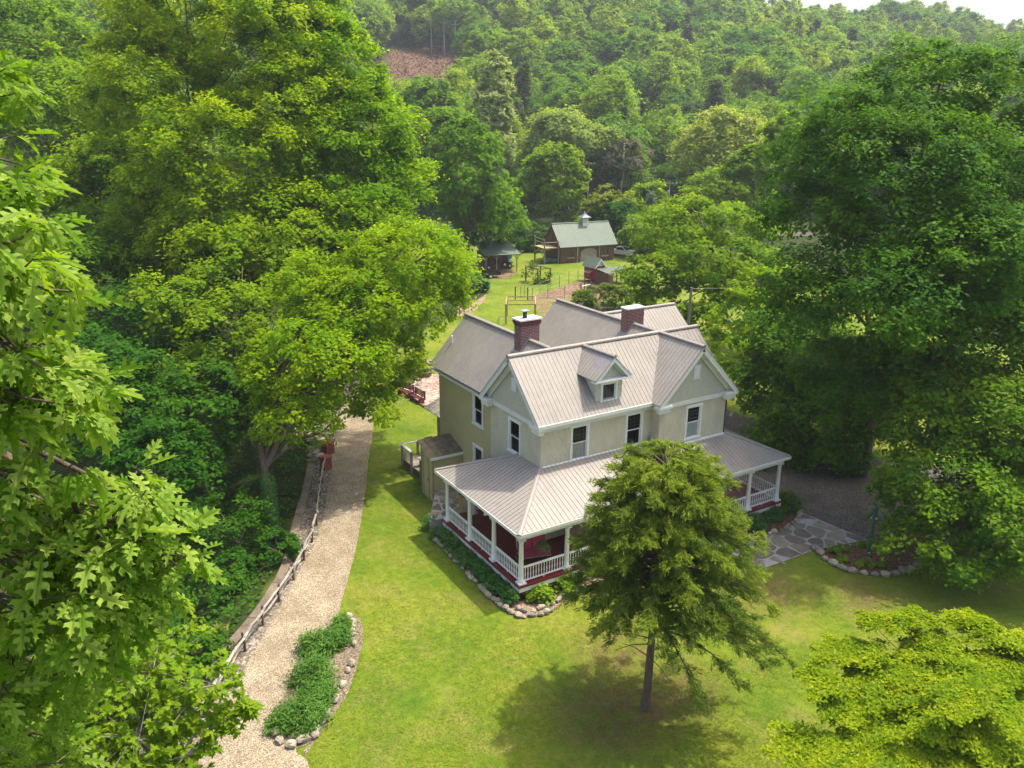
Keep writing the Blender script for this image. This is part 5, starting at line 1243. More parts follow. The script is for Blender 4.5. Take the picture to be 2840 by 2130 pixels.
for k in range(5): a = k * 1.257; MB().tube([(.05 + .08 * math.cos(a), 6.22 + .08 * math.sin(a), 3.0), (.05 + .08 * math.cos(a), 6.22 + .08 * math.sin(a), 2.35 - .05 * k)], .018, 6).build('chime_tube', M['brass'], wc)
x, y = (18.28, -5.93); lp = thing('lamp_post', (x, y, 0), 'teal lamp post in the mulch bed under the maple', 'lamp post')
MB().lathe((x, y, 0), [(.14, 0), (.14, .06), (.10, .08), (.10, 1.0), (.115, 1.02), (.115, 1.06), (.085, 1.08), (.075, 2.3), (.10, 2.32), (.10, 2.38)], 12).build('shaft', M['teal'], lp)
MB().lathe((x, y, 2.38), [(.06, 0), (.13, .05), (.17, .4), (.20, .42), (.05, .56), (.02, .66)], 8).build('lantern', M['teal'], lp)
x, y = (22.34, -3.37); cn = thing('drive_marker', (x, y, 0), 'small white cone-shaped marker on the dark drive', 'marker'); MB().lathe((x, y, 0), [(.22, 0), (.20, .04), (.08, .34), (.03, .42)], 10).build('cone', M['white'], cn)

# ---------------------------------------------------------------- vegetation
def unit(a): return a / (np.linalg.norm(a, axis=-1, keepdims=True) + 1e-9)

def rdir(rs, n): return unit(rs.normal(size=(n, 3)))

def leaves_np(rs, pos, nrm, size, asp=0.62, fold=0.16, along=None):
    """one folded rhombic blade per point"""
    n = len(pos); nrm = unit(nrm)
    t = rdir(rs, n) if along is None else unit(along + 0.35 * rdir(rs, n))
    t = unit(t - nrm * np.sum(t * nrm, 1, keepdims=True)); b = np.cross(nrm, t)
    s = (size if np.ndim(size) else np.full(n, size))[:, None]
    V = np.stack([pos - t * s * .5, pos + b * s * asp * .5 - nrm * s * fold + t * s * .06, pos + t * s * .5 - nrm * s * fold * .6, pos - b * s * asp * .5 - nrm * s * fold + t * s * .06], 1).reshape(-1, 3)
    F = np.arange(n * 4).reshape(n, 4)
    return V, F

def crown_pts(rs, blobs, n_clump, twigs, leaves, rc, flat=0.82, lowcut=-0.45, shell=(0.68, 1.03), spread=0.22, upn=0.62):
    """clumps over the blobs' outer shells > twigs on every clump > leaves round every twig"""
    B = np.array(blobs, float); area = (B[:, 3] * B[:, 4] + B[:, 5] * (B[:, 3] + B[:, 4])); pr = area / area.sum()
    k = rs.choice(len(B), n_clump, p=pr)
    d = rdir(rs, n_clump * 3); d = d[(d[:, 2] > lowcut) | (rs.random(len(d)) < .18)][:n_clump]
    while len(d) < n_clump: d = np.concatenate([d, rdir(rs, 1)])
    C = B[k, :3] + d * B[k, 3:6] * rs.uniform(shell[0], shell[1], (n_clump, 1))
    # drop clumps buried deep inside another blob
    keep = np.ones(n_clump, bool)
    for j in range(len(B)):
        q = (C - B[j, :3]) / B[j, 3:6]; keep &= (np.sum(q * q, 1) > .30) | (k == j)
    C, d = C[keep], d[keep]; m = len(C)
    R_ = rc * rs.uniform(.55, 1.35, m)
    ci = np.repeat(np.arange(m), twigs)
    td = unit(rdir(rs, len(ci)) + .60 * d[ci] + np.array([0, 0, .62]))
    T_ = C[ci] + td * (R_[ci] * rs.uniform(.66, 1.05, len(ci)))[:, None] * np.array([1, 1, flat])
    ti = np.repeat(np.arange(len(T_)), leaves)
    P = T_[ti] + rs.normal(size=(len(ti), 3)) * (R_[ci][ti] * spread)[:, None] * np.array([1, 1, .8])
    nn = unit(np.array([0, 0, upn]) + .60 * td[ti] + .46 * rdir(rs, len(ti)))
    tone = np.clip(.5 + .22 * rs.normal(size=m)[ci][ti] + .16 * rs.normal(size=len(ti)), 0, 1)
    return P, nn, tone, C

def limb(m, rs, a, b, ra, rb, n=5, wob=.06, seg=6):
    a, b = np.array(a, float), np.array(b, float); L = np.linalg.norm(b - a); pts = []
    for i in range(seg + 1):
        t = i / seg; p = a + (b - a) * t; p = p + rs.normal(size=3) * L * wob * (t * (1 - t)) * 2
        p[2] += L * .10 * math.sin(t * math.pi) ; pts.append(tuple(p))
    m.tube(pts, [ra + (rb - ra) * (i / seg) for i in range(seg + 1)], n)
    return pts

def tree(name, label, base, blobs, mat, n_clump, twigs, leaves, rc, size, trunk_r, seed, group=None, bark=None, limbs=10, stems=None, asp=.62, flat=.82, lowcut=-.45, cat='tree', droop=None, shell=(.68, 1.03), spread=.22, upn=.62):
    rs = np.random.default_rng(seed)
    t = thing(name, base, label, cat, group)
    P, nn, tone, C = crown_pts(rs, blobs, n_clump, twigs, leaves, rc, flat, lowcut, shell, spread, upn)
    along = None
    V, F = leaves_np(rs, P, nn, size * rs.uniform(.65, 1.35, len(P)), asp, along=along)
    B = np.array(blobs, float); top = B[np.argmax(B[:, 2] + B[:, 5] * .4)]
    m = MB(); base = np.array(base, float)
    st = stems or [[(top[0], top[1], top[2] + top[5] * .35)]]
    tips = []
    for path in st:
        pts = [tuple(base - np.array([0, 0, .6])), tuple(base)] + [tuple(p) for p in path]
        pp = [np.array(pts[0])]
        for a, b in zip(pts[:-1], pts[1:]):
            a, b = np.array(a), np.array(b)
            for i in range(1, 4): pp.append(a + (b - a) * i / 3 + rs.normal(size=3) * .02 * np.linalg.norm(b - a) * np.array([1, 1, 0]))
        L = len(pp); rad = [trunk_r * (1.35 if i < 2 else 1) * (1 - .85 * i / (L - 1)) for i in range(L)]
        m.tube(pp, rad, 8); tips.append((pp, rad))
    for i in range(limbs):
        pp, rad = tips[i % len(tips)]
        c = C[rs.integers(len(C))]; zs = np.array([p[2] for p in pp])
        lo = base[2] + (top[2] + top[5] - base[2]) * .22
        z = min(max(c[2] - np.linalg.norm(c[:2] - np.array(pp[len(pp) // 2])[:2]) * .75, lo), zs.max() * .97)
        j = int(np.argmin(abs(zs - z))); limb(m, rs, pp[j], c, max(.05, rad[j] * .55), .03)
    m.build('trunk', bark or M['bark'], t, smooth=True)
    from_arrays('crown', V, [F], mat, t, rnd=tone)
    return t

def blob(c, rx, rz, ry=None): return (c[0], c[1], c[2], rx, ry or rx, rz)
gz = lambda x, y: float(height(np.array([x]), np.array([y]))[0])

# --- tall yellow-green trees of the wood, left of the path
def at(x, y, dz=0): return (x, y, gz(x, y) + dz)
b0 = (-3.97, 45.98, 15.93); 
tree('ash_tree', 'tallest bright yellow-green tree, rising left of the gravel path', at(b0[0], b0[1]),
     [blob((-1.89, 50.29, 30.66), 6.0, 6.4), blob((2.00, 45.37, 27.22), 5.8, 7.0), blob((-6.02, 48.71, 23.07), 5.0, 6.2), blob((-1.96, 41.98, 18.38), 6.4, 5.4), blob((2.84, 41.65, 22.02), 4.6, 5.0), blob((-6.27, 43.65, 15.82), 4.2, 3.6), blob((-3.94, 38.78, 13.22), 4.4, 2.8), blob((-8.27, 44.82, 12.42), 3.6, 2.6), blob((0.21, 36.38, 13.60), 4.0, 2.8)],
     M['lf_ash'], 760, 10, 17, 1.45, .34, .42, 11, limbs=24)
b0 = (7.57, 40.46, 13.49)
tree('ash_tree', 'tall yellow-green tree between the tallest tree and the far hillside', at(b0[0], b0[1]),
     [blob((6.74, 49.68, 30.00), 4.4, 5.6), blob((7.84, 44.55, 24.75), 4.8, 5.2), blob((9.02, 40.99, 20.51), 4.4, 4.4), blob((5.98, 40.19, 16.75), 5.4, 4.6), blob((10.80, 38.46, 16.70), 3.0, 2.8), blob((4.21, 39.09, 14.21), 4.2, 3.0), blob((7.11, 35.99, 13.98), 3.6, 2.6)],
     M['lf_ash'], 600, 10, 17, 1.35, .33, .36, 12, limbs=22)
# --- the tree that overhangs the path
b0 = (-8.3, 13.2)
tree('leaning_tree', 'forked grey-trunked tree leaning over the gravel path, foliage brightest above patio', at(*b0),
     [blob((3.32, 19.42, 12.93), 4.0, 2.5), blob((4.62, 19.13, 11.01), 2.2, 1.8), blob((0.12, 18.11, 10.78), 4.0, 2.5), blob((-1.58, 21.77, 11.18), 3.3, 2.4), blob((-4.03, 16.03, 8.33), 4.0, 2.3), blob((0.04, 17.12, 8.03), 2.6, 1.9), blob((-5.88, 15.07, 6.07), 2.6, 1.7), blob((-0.68, 15.31, 5.34), 1.3, .9), blob((5.19, 22.01, 13.01), 3.2, 2.2)],
     M['lf_ash'], 620, 9, 15, 1.0, .25, .30, 13, limbs=26, stems=[[(-8.04, 14.70, 3.22), (-6.51, 15.07, 5.05), (-3.06, 16.46, 7.78), (1.88, 18.50, 11.41)], [(-8.04, 14.70, 3.22), (-7.43, 17.22, 5.98), (-5.48, 19.46, 8.55), (-3.11, 22.71, 11.17)]])
# --- shaded wood behind and below
und = [
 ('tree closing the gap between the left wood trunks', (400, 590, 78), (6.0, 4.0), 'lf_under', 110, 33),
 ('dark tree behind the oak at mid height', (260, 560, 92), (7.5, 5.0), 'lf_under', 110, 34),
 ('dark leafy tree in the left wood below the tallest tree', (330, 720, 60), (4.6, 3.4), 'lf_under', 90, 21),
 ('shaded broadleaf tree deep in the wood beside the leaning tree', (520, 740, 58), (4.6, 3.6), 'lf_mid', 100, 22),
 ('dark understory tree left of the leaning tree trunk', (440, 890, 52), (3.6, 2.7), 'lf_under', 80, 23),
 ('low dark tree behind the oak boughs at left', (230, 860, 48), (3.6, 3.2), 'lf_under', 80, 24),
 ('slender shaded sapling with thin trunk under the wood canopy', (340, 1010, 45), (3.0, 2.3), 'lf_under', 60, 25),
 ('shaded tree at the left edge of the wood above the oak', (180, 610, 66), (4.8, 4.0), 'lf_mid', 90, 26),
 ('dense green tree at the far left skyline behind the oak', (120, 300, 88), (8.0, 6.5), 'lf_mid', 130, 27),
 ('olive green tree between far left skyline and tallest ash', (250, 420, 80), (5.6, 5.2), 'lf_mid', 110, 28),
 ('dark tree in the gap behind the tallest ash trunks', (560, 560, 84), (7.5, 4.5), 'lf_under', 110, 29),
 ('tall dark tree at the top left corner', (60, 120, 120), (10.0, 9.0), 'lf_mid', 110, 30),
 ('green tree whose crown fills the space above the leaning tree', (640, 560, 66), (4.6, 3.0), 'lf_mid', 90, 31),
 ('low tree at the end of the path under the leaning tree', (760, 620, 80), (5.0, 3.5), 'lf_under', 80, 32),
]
DD = {(400, 590, 78): (-4.62, 53.26, 8.06), (260, 560, 92): (-8.14, 72.27, 6.99), (330, 720, 60): (-10.52, 34.32, 7.08), (520, 740, 58): (-5.55, 28.78, 6.99), (440, 890, 52): (-9.59, 22.85, 4.33), (230, 860, 48): (-15.02, 22.05, 6.45), (340, 1010, 45): (-13.43, 16.37, 3.80), (180, 610, 66): (-13.89, 44.68, 9.47),
      (120, 300, 88): (-12.53, 74.94, 19.96), (250, 420, 80): (-8.87, 60.96, 15.00), (560, 560, 84): (3.17, 56.00, 8.38), (60, 120, 120): (-11.96, 118.14, 30.81), (640, 560, 66): (1.10, 36.21, 11.34), (760, 620, 80): (9.46, 46.50, 6.49)}
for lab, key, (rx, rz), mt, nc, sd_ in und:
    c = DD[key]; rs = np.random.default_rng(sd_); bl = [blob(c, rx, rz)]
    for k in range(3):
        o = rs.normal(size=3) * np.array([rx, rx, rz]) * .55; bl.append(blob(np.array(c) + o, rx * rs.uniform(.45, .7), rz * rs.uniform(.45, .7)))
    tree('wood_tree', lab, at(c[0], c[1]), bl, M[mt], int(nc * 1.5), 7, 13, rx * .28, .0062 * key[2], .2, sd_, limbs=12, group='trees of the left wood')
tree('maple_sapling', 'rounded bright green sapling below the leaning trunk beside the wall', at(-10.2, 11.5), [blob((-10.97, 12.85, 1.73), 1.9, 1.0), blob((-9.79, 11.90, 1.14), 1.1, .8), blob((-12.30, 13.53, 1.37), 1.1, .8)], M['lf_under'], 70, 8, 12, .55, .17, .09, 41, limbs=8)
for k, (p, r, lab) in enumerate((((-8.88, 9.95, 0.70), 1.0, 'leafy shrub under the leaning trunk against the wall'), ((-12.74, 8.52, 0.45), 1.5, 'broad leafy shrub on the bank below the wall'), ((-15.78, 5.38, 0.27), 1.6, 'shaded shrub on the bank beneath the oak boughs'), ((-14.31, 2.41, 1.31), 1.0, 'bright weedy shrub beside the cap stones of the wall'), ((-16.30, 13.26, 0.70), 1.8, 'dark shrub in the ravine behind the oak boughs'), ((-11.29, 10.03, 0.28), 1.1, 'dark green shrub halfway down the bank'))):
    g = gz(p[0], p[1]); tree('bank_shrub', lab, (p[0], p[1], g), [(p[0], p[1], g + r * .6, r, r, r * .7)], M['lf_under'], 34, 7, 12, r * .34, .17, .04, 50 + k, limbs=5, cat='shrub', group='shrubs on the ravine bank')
# ivy round the leaning trunk and undergrowth over the bank
rs = np.random.default_rng(77)
n = 110000
ux = rs.uniform(-40, 4, n); uy = rs.uniform(-16, 60, n)
d_ = seg_dist(WALL, ux, uy); ok = inside_np(RAV, ux, uy) & (d_ > .35) & (d_ < 26) & (rs.random(n) < np.exp(-d_ / 14))
cl = np.sin(ux * 1.3 + np.sin(uy * .7) * 2) + np.sin(uy * 1.7 + ux * .6)
ok &= rs.random(n) < .35 + .3 * np.clip(cl, -1, 2)
ux, uy, cl = ux[ok], uy[ok], cl[ok]
up_ = np.stack([ux, uy, height(ux, uy) + rs.random(len(ux)) * (.25 + .5 * np.clip(cl, 0, 2))], 1)
V, F = leaves_np(rs, up_, unit(np.array([0, 0, 1.0]) + .6 * rdir(rs, len(up_))), .24 * rs.uniform(.6, 1.5, len(up_)))
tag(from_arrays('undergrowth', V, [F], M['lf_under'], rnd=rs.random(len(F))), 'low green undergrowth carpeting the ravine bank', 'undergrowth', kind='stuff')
ni = 1500; th = rs.uniform(0, 6.28, ni); hz = rs.uniform(0, 1, ni) ** 1.6 * 3.6
iv = np.stack([-8.3 + np.cos(th) * (.42 - hz * .02) + rs.normal(size=ni) * .06, 13.2 + np.sin(th) * (.42 - hz * .02) + rs.normal(size=ni) * .06, gz(-8.3, 13.2) + hz], 1)
V, F = leaves_np(rs, iv, np.stack([np.cos(th), np.sin(th), .5 + 0 * th], 1) + .3 * rdir(rs, ni), .13 * rs.uniform(.7, 1.3, ni))
tag(from_arrays('ivy', V, [F], M['lf_shrub'], rnd=rs.random(ni)), 'ivy climbing the foot of the leaning tree', 'ivy', kind='stuff')

# --- big maples on the right
tree('sugar_maple', 'huge dark green maple towering right of the house', at(27.0, 0.6),
     [blob((30.51, 2.91, 23.06), 4.3, 3.7), blob((33.85, 0.76, 22.81), 3.9, 3.7), blob((24.64, 3.03, 20.41), 3.8, 3.8), blob((25.15, -0.56, 18.26), 5.2, 4.5), blob((23.23, 3.61, 16.40), 3.2, 3.4), blob((28.51, -3.08, 17.04), 5.0, 4.5), blob((22.03, -0.72, 12.79), 4.6, 3.7), blob((25.31, -4.34, 11.80), 4.5, 3.8), blob((21.82, 2.87, 12.16), 2.4, 2.7), blob((35.87, -1.39, 20.40), 3.2, 4.0), blob((20.22, -5.38, 13.82), 3.0, 2.6), blob((23.28, -5.42, 15.44), 3.0, 2.6), blob((25.26, -2.35, 7.21), 3.6, 2.6), blob((23.41, 0.09, 7.41), 3.2, 2.4)],
     M['lf_dark'], 900, 13, 14, 1.3, .25, .5, 61, limbs=34, shell=(.5, 1.03), flat=.72, spread=.19)
tree('shade_maple', 'dark maple with low skirts between the house and the tallest maple', at(31.0, 5.0),
     [blob((29.92, 9.14, 6.04), 3.8, 3.6), blob((27.52, 9.75, 3.76), 2.2, 2.4), blob((28.18, 5.19, 2.54), 3.6, 3.0), blob((25.67, 6.02, 0.68), 2.2, 1.8), blob((30.42, 4.52, 4.40), 3.4, 3.0), blob((26.59, 2.83, 0.27), 2.2, 1.2)],
     M['lf_dark'], 440, 10, 14, 1.1, .30, .32, 62, limbs=20, shell=(.45, 1.03))
tree('edge_maple', 'dark green maple filling the right edge, boughs hanging over the mulch bed', at(29.5, -11.5),
     [blob((29.46, -5.07, 13.33), 3.0, 2.8), blob((26.34, -5.61, 10.11), 3.0, 2.6), blob((22.46, -5.63, 7.04), 2.6, 2.2), blob((24.57, -8.19, 6.94), 3.4, 2.8), blob((21.10, -8.20, 4.56), 3.2, 2.0), blob((19.77, -6.75, 2.96), 1.7, 1.0), blob((21.81, -10.46, 2.99), 3.2, 2.2), blob((19.25, -9.31, 1.87), 2.6, 1.0), blob((25.94, -9.73, 5.09), 3, 3)],
     M['lf_dark'], 640, 10, 15, 1.0, .24, .30, 63, limbs=24)
tree('spreading_tree', 'flat-topped spreading tree with layered boughs behind the house', at(49.0, 34.0),
     [blob((42.43, 33.51, 12.52), 5.4, 1.9), blob((45.90, 30.95, 11.36), 4.4, 2.3), blob((38.63, 34.03, 11.00), 3.8, 1.7), blob((40.09, 28.78, 9.27), 5.6, 2.2), blob((35.42, 31.14, 7.94), 3.4, 1.4), blob((36.05, 28.63, 5.57), 4.4, 1.5), blob((42.06, 26.76, 7.12), 4, 2.6), blob((37.80, 25.93, 4.54), 4.0, 1.5)],
     M['lf_mid'], 360, 8, 13, 1.25, .40, .35, 64, limbs=22, flat=.38)
tree('young_ash', 'narrow yellow-green tree between the house and the dark maple', at(34.0, 15.5),
     [blob((30.69, 16.39, 6.90), 1.9, 2.5), blob((32.58, 15.91, 8.69), 1.6, 2.4), blob((29.17, 15.11, 4.32), 1.8, 1.6), blob((27.48, 14.23, 2.52), 1.3, 1.4)], M['lf_ash'], 90, 8, 12, .8, .30, .14, 65, limbs=12)
tree('yew_bush', 'dense olive green bush between rear roof and dirt pen', at(*(41.75, 48.46)), [blob((*(42.61, 49.59), 1.3), 3.6, 1.5, 2.4), blob((*(40.68, 49.61), 1.0), 1.8, 1.1), blob((*(44.37, 49.13), 1.3), 2.2, 1.5)], M['lf_yew'], 110, 8, 12, .6, .28, .08, 66, cat='bush', limbs=4)
for k, ((x, y), r, lab) in enumerate((((34.65, 66.27), 1.25, 'rounded dark shrub at the wood edge beside the trailer'), ((35.16, 69.37), 1.5, 'dark green shrub half hidden by the leaning tree foliage'), ((35.83, 66.93), .8, 'small shrub on the lawn side of the wood edge'))):
    tree('edge_shrub', lab, (x, y, 0), [(x, y, r * .7, r, r, r * .8)], M['lf_shrub'], 36, 7, 11, r * .34, .36, .06, 70 + k, cat='shrub', limbs=4)

# --- bottom right: layered dogwood
rs = np.random.default_rng(90)
db = (5.6, -19.3)
dog = thing('layered_tree', (*db, 0), 'yellow-green tree with layered boughs in the bottom right corner', 'tree')
lay = [((0.14, -16.44, 4.22), .55), ((0.66, -17.18, 4.38), .6), ((1.24, -18.02, 4.41), .7), ((1.79, -15.84, 5.19), .5), ((2.18, -16.58, 5.18), .65), ((2.64, -17.41, 5.04), .75), ((3.18, -18.33, 4.78), .8), ((3.14, -15.27, 5.64), .45), ((3.74, -15.87, 5.69), .6), ((4.04, -16.86, 5.50), .75), ((4.43, -17.90, 5.33), .8), ((4.75, -18.94, 5.06), .9),
       ((4.66, -15.35, 5.95), .4), ((5.47, -15.81, 6.02), .5), ((5.89, -16.92, 5.73), .75), ((6.15, -17.90, 5.53), .8), ((6.48, -18.96, 5.21), .9), ((6.46, -15.67, 6.06), .45), ((7.46, -16.59, 5.88), .6), ((7.87, -17.67, 5.64), .8), ((8.17, -18.48, 5.30), .8), ((3.40, -19.53, 4.57), .9), ((4.99, -20.02, 4.55), .9), ((1.78, -18.88, 4.32), .7), ((5.44, -18.86, 5.74), .8), ((5.31, -19.72, 5.20), .8), ((3.55, -19.24, 4.95), .8), ((4.26, -17.55, 5.34), .7), ((6.86, -18.53, 5.66), .8), ((5.59, -17.30, 5.54), .7), ((3.43, -20.08, 4.48), .8), ((3.26, -16.44, 5.35), .6), ((4.19, -19.23, 5.99), .9), ((4.15, -19.89, 5.49), .9), ((3.69, -18.63, 5.46), .8), ((2.20, -18.22, 4.80), .7)]
Ps, Ns, Ts = [], [], []; m = MB()
axis = np.array([db[0], db[1], 0])
for c, r in lay:
    c = np.array(c) + np.array([0, 0, rs.uniform(-.45, .1)]); out = unit((c - axis) * np.array([1, 1, 0])); nb = int(21 * r / .5)
    limb(m, rs, (db[0], db[1], min(2.6, max(1.2, c[2] - 2.2))), c - np.array([0, 0, .25]), .045, .010, 4)
    side = np.array([-out[1], out[0], 0])
    for _ in range(int(11 + 12 * r)):
        a_ = rs.normal() * .75; dv = unit(out * math.cos(a_) + side * math.sin(a_)); Lf = r * rs.uniform(.8, 2.3); st_ = c + rs.normal(size=3) * r * np.array([.38, .38, .06]); k = int(180 * Lf) + 24
        tt = rs.random(k) ** .8; wd = .17 * (1 - .55 * tt) + .03
        pp = st_ + dv * (tt * Lf)[:, None] + np.cross(dv, [0, 0, 1]) * (rs.normal(size=k) * wd)[:, None] + np.stack([0 * tt, 0 * tt, -.16 * Lf * tt ** 2 + rs.normal(size=k) * .035], 1)
        Ps.append(pp); Ns.append(unit(np.array([0, 0, 1.0]) + .45 * dv + .62 * rdir(rs, k))); Ts.append(np.clip(rs.normal(.42, .24) + .18 * rs.normal(size=k) + .25 * tt, 0, 1))
m.tube([(db[0], db[1], -.3), (db[0] - .1, db[1] + .1, 1.5), (db[0] - .1, db[1] + .1, 2.2), (db[0] - .15, db[1] + .15, 2.9)], [.16, .14, .11, .05], 8)
m.build('trunk', M['bark'], dog, smooth=True)
P = np.concatenate(Ps); V, F = leaves_np(rs, P, np.concatenate(Ns), .125 * rs.uniform(.7, 1.35, len(P)), .58)
from_arrays('crown', V, [F], M['lf_dog'], dog, rnd=np.concatenate(Ts))

# --- the red cedar on the front lawn
rs = np.random.default_rng(101)
cb = np.array([0.18, -9.05, 0.0])
ced = thing('cedar_tree', tuple(cb), 'broad feathery red cedar standing alone on the front lawn', 'tree')
m = MB(); TH = 10.7
axisp = lambda z: cb + np.array([.05 * z, .03 * z, z])
m.tube([tuple(axisp(z)) for z in (-.3, 0, .6, 2, 4, 6, 8, 10, TH - .2)], [.26, .22, .17, .155, .13, .10, .07, .035, .012], 9)
Ps, Ns, As, Ts = [], [], [], []
for i in range(290):
    z0 = 4.5 + (TH - 4.9) * (i / 290) ** 1.1 + rs.uniform(-.25, .25); th = i * 2.39996 + rs.uniform(-.3, .3)
    fr = max(0, z0 - 4.3) / (TH - 4.3); L = (3.9 * (1 - fr) ** .52 + .35) * (1 + .16 * math.cos(th + .55) * (1 - fr)) * rs.uniform(.72, 1.08)
    if z0 < 5.2: L *= rs.uniform(.5, 1.12)
    if i < 16: z0 = rs.uniform(3.3, 4.3); th = -.55 + rs.normal() * .5; L = rs.uniform(3.2, 4.6); fr = 0
    dr = np.array([math.cos(th), math.sin(th), 0]); a = axisp(z0); pts = []
    rise = .34 + .55 * fr; sag = .34 * (1 - fr)
    for t in np.linspace(0, 1, 7): pts.append(a + dr * L * t + np.array([0, 0, L * (rise * t - (sag + rise * .55) * t * t)]) + rs.normal(size=3) * .05 * t)
    m.tube([tuple(p) for p in pts], [.045 * (1 - .85 * t) * (.5 + L / 5) for t in np.linspace(0, 1, 7)], 4, cap=False)
    pts = np.array(pts); ns = int(6 + L * 5.6)
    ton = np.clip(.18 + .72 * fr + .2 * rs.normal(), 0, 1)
    for j in range(ns):
        t = 1 - rs.random() ** 1.35 * .72; q = np.array([np.interp(t * 6, np.arange(7), pts[:, k]) for k in range(3)])
        side = np.array([-dr[1], dr[0], 0]) * rs.choice((-1, 1)); sp = unit(dr * rs.uniform(.3, 1.0) + side * rs.uniform(0, .9) + np.array([0, 0, rs.uniform(-.35, .3)]))
        sl = rs.uniform(.30, .62) * (.7 + .3 * (1 - fr)); k = 34; tt = rs.random(k)
        pp = q + sp * (tt * sl)[:, None] + rs.normal(size=(k, 3)) * .05 + np.array([0, 0, -.20]) * (tt ** 2 * sl)[:, None]
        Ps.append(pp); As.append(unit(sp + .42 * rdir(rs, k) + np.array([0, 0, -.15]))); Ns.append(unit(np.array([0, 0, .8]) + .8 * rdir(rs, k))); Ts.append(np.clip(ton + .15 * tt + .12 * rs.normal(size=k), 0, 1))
for s in range(7):
    th = rs.uniform(0, 6.28); a = axisp(rs.uniform(2.2, 3.8)); m.tube([tuple(a), tuple(a + np.array([math.cos(th), math.sin(th), .1]) * .8), tuple(a + np.array([math.cos(th), math.sin(th), -.05]) * 1.5)], [.03, .018, .006], 4)
m.build('trunk', M['bark'], ced, smooth=True)
P = np.concatenate(Ps); V, F = leaves_np(rs, P, np.concatenate(Ns), .19 * rs.uniform(.6, 1.4, len(P)), .15, .06, np.concatenate(As))
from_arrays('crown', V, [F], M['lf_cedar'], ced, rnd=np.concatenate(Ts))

# --- foreground oak and maple: true leaf shapes
def leaf_template(side, fold, droop):
    """half outline (x along the midrib, y half width) to triangles"""
    vs = [(0, 0)] + side + [(1, 0)]
    tri_l = tessellate_polygon([[Vector((x, y, 0)) for x, y in vs]])
    V = [(x, y) for x, y in vs] + [(x, -y) for x, y in vs]; n = len(vs)
    F = [t for t in tri_l] + [tuple(i + n for i in t)[::-1] for t in tri_l]
    V = np.array([(x, y, abs(y) * fold - droop * x * x) for x, y in V])
    F = np.array([list(t) for t in F]); nz = np.cross(V[F[:, 1]] - V[F[:, 0]], V[F[:, 2]] - V[F[:, 0]])[:, 2]
    F[nz < 0] = F[nz < 0][:, ::-1]
    return V, F
OAK = [(.10, .018), (.22, .05), (.20, .16), (.28, .20), (.34, .15), (.36, .06), (.42, .08), (.44, .30), (.57, .38), (.54, .26), (.55, .08), (.60, .09), (.66, .28), (.79, .31), (.74, .20), (.75, .08), (.82, .10), (.90, .16), (.89, .07)]
MAP = [(.04, .10), (-.02, .32), (.12, .26), (.20, .44), (.34, .56), (.36, .40), (.52, .46), (.46, .24), (.48, .16), (.66, .22), (.72, .26), (.74, .14), (.88, .10)]
def orient(rs, pos, along, nrm, size):
    a = unit(along); n_ = unit(nrm - a * np.sum(nrm * a, 1, keepdims=True)); b = np.cross(n_, a)
    return np.stack([a, b, n_], 2) * size[:, None, None]
def leafy(t, rs, rosettes, per, length, tmpl, mat, leaf_name, dirs, twig_mb, spread=1.0, droopy=.25):
    """leaves round twig ends; the 300 nearest are objects of their own, the rest one mesh"""
    ci = np.repeat(np.arange(len(rosettes)), per); n = len(ci)
    rad = unit(dirs[ci] * .55 + rdir(rs, n) * spread * np.array([1, 1, .6]) + np.array([0, 0, -droopy]))
    pos = rosettes[ci] + rad * .05; nrm = unit(np.array([.25, -.15, 1.0]) + .45 * rdir(rs, n) + .2 * dirs[ci])
    size = length * rs.uniform(.6, 1.2, n); Mx = orient(rs, pos, rad, nrm, size)
    V0, F0 = tmpl[0]; cam_p = np.array([CX, CY, 22.115]); dist = np.linalg.norm(pos - cam_p, axis=1)
    v = pos - cam_p; z = v @ np.array(_f); sx = v @ np.array(_r) / z; sy = v @ np.array(_u) / z
    vis = (abs(sx) < .63) & (abs(sy) < .48)
    order = np.argsort(np.where(vis, dist, 1e6) / size); own = order[:300]; rest = order[300:]
    pick = rs.integers(len(tmpl), size=n); Vs, Fs, Rs, off = [], [], [], 0
    for q, (Vt, Ft) in enumerate(tmpl):
        r_ = rest[pick[rest] == q]; Vq = np.einsum('nij,kj->nki', Mx[r_], Vt) + pos[r_][:, None, :]
        Vs.append(Vq.reshape(-1, 3)); Fs.append((Ft[None] + (np.arange(len(r_)) * len(Vt))[:, None, None]).reshape(-1, 3) + off); off += len(r_) * len(Vt); Rs.append(np.repeat(np.clip(rs.normal(.45, .28, len(r_)), 0, 1), len(Ft)))
    cr = from_arrays('crown', np.concatenate(Vs), [np.concatenate(Fs)], mat, t, rnd=np.concatenate(Rs))
    mes = []
    for k in range(9):
        Vt, Ft = tmpl[k % len(tmpl)]; o = from_arrays(leaf_name, Vt, [Ft], mat, rnd=np.full(len(Ft), .06 + .11 * k)); mes.append(o.data); bpy.data.objects.remove(o)
    for i in own:
        o = bpy.data.objects.new('leaf', mes[rs.integers(9)]); COL.objects.link(o); o.parent = cr
        A = Matrix([[*Mx[i][r_], pos[i][r_] - wl(t)[r_]] for r_ in range(3)] + [[0, 0, 0, 1]]); o.matrix_local = A
    return cr
rs = np.random.default_rng(120)
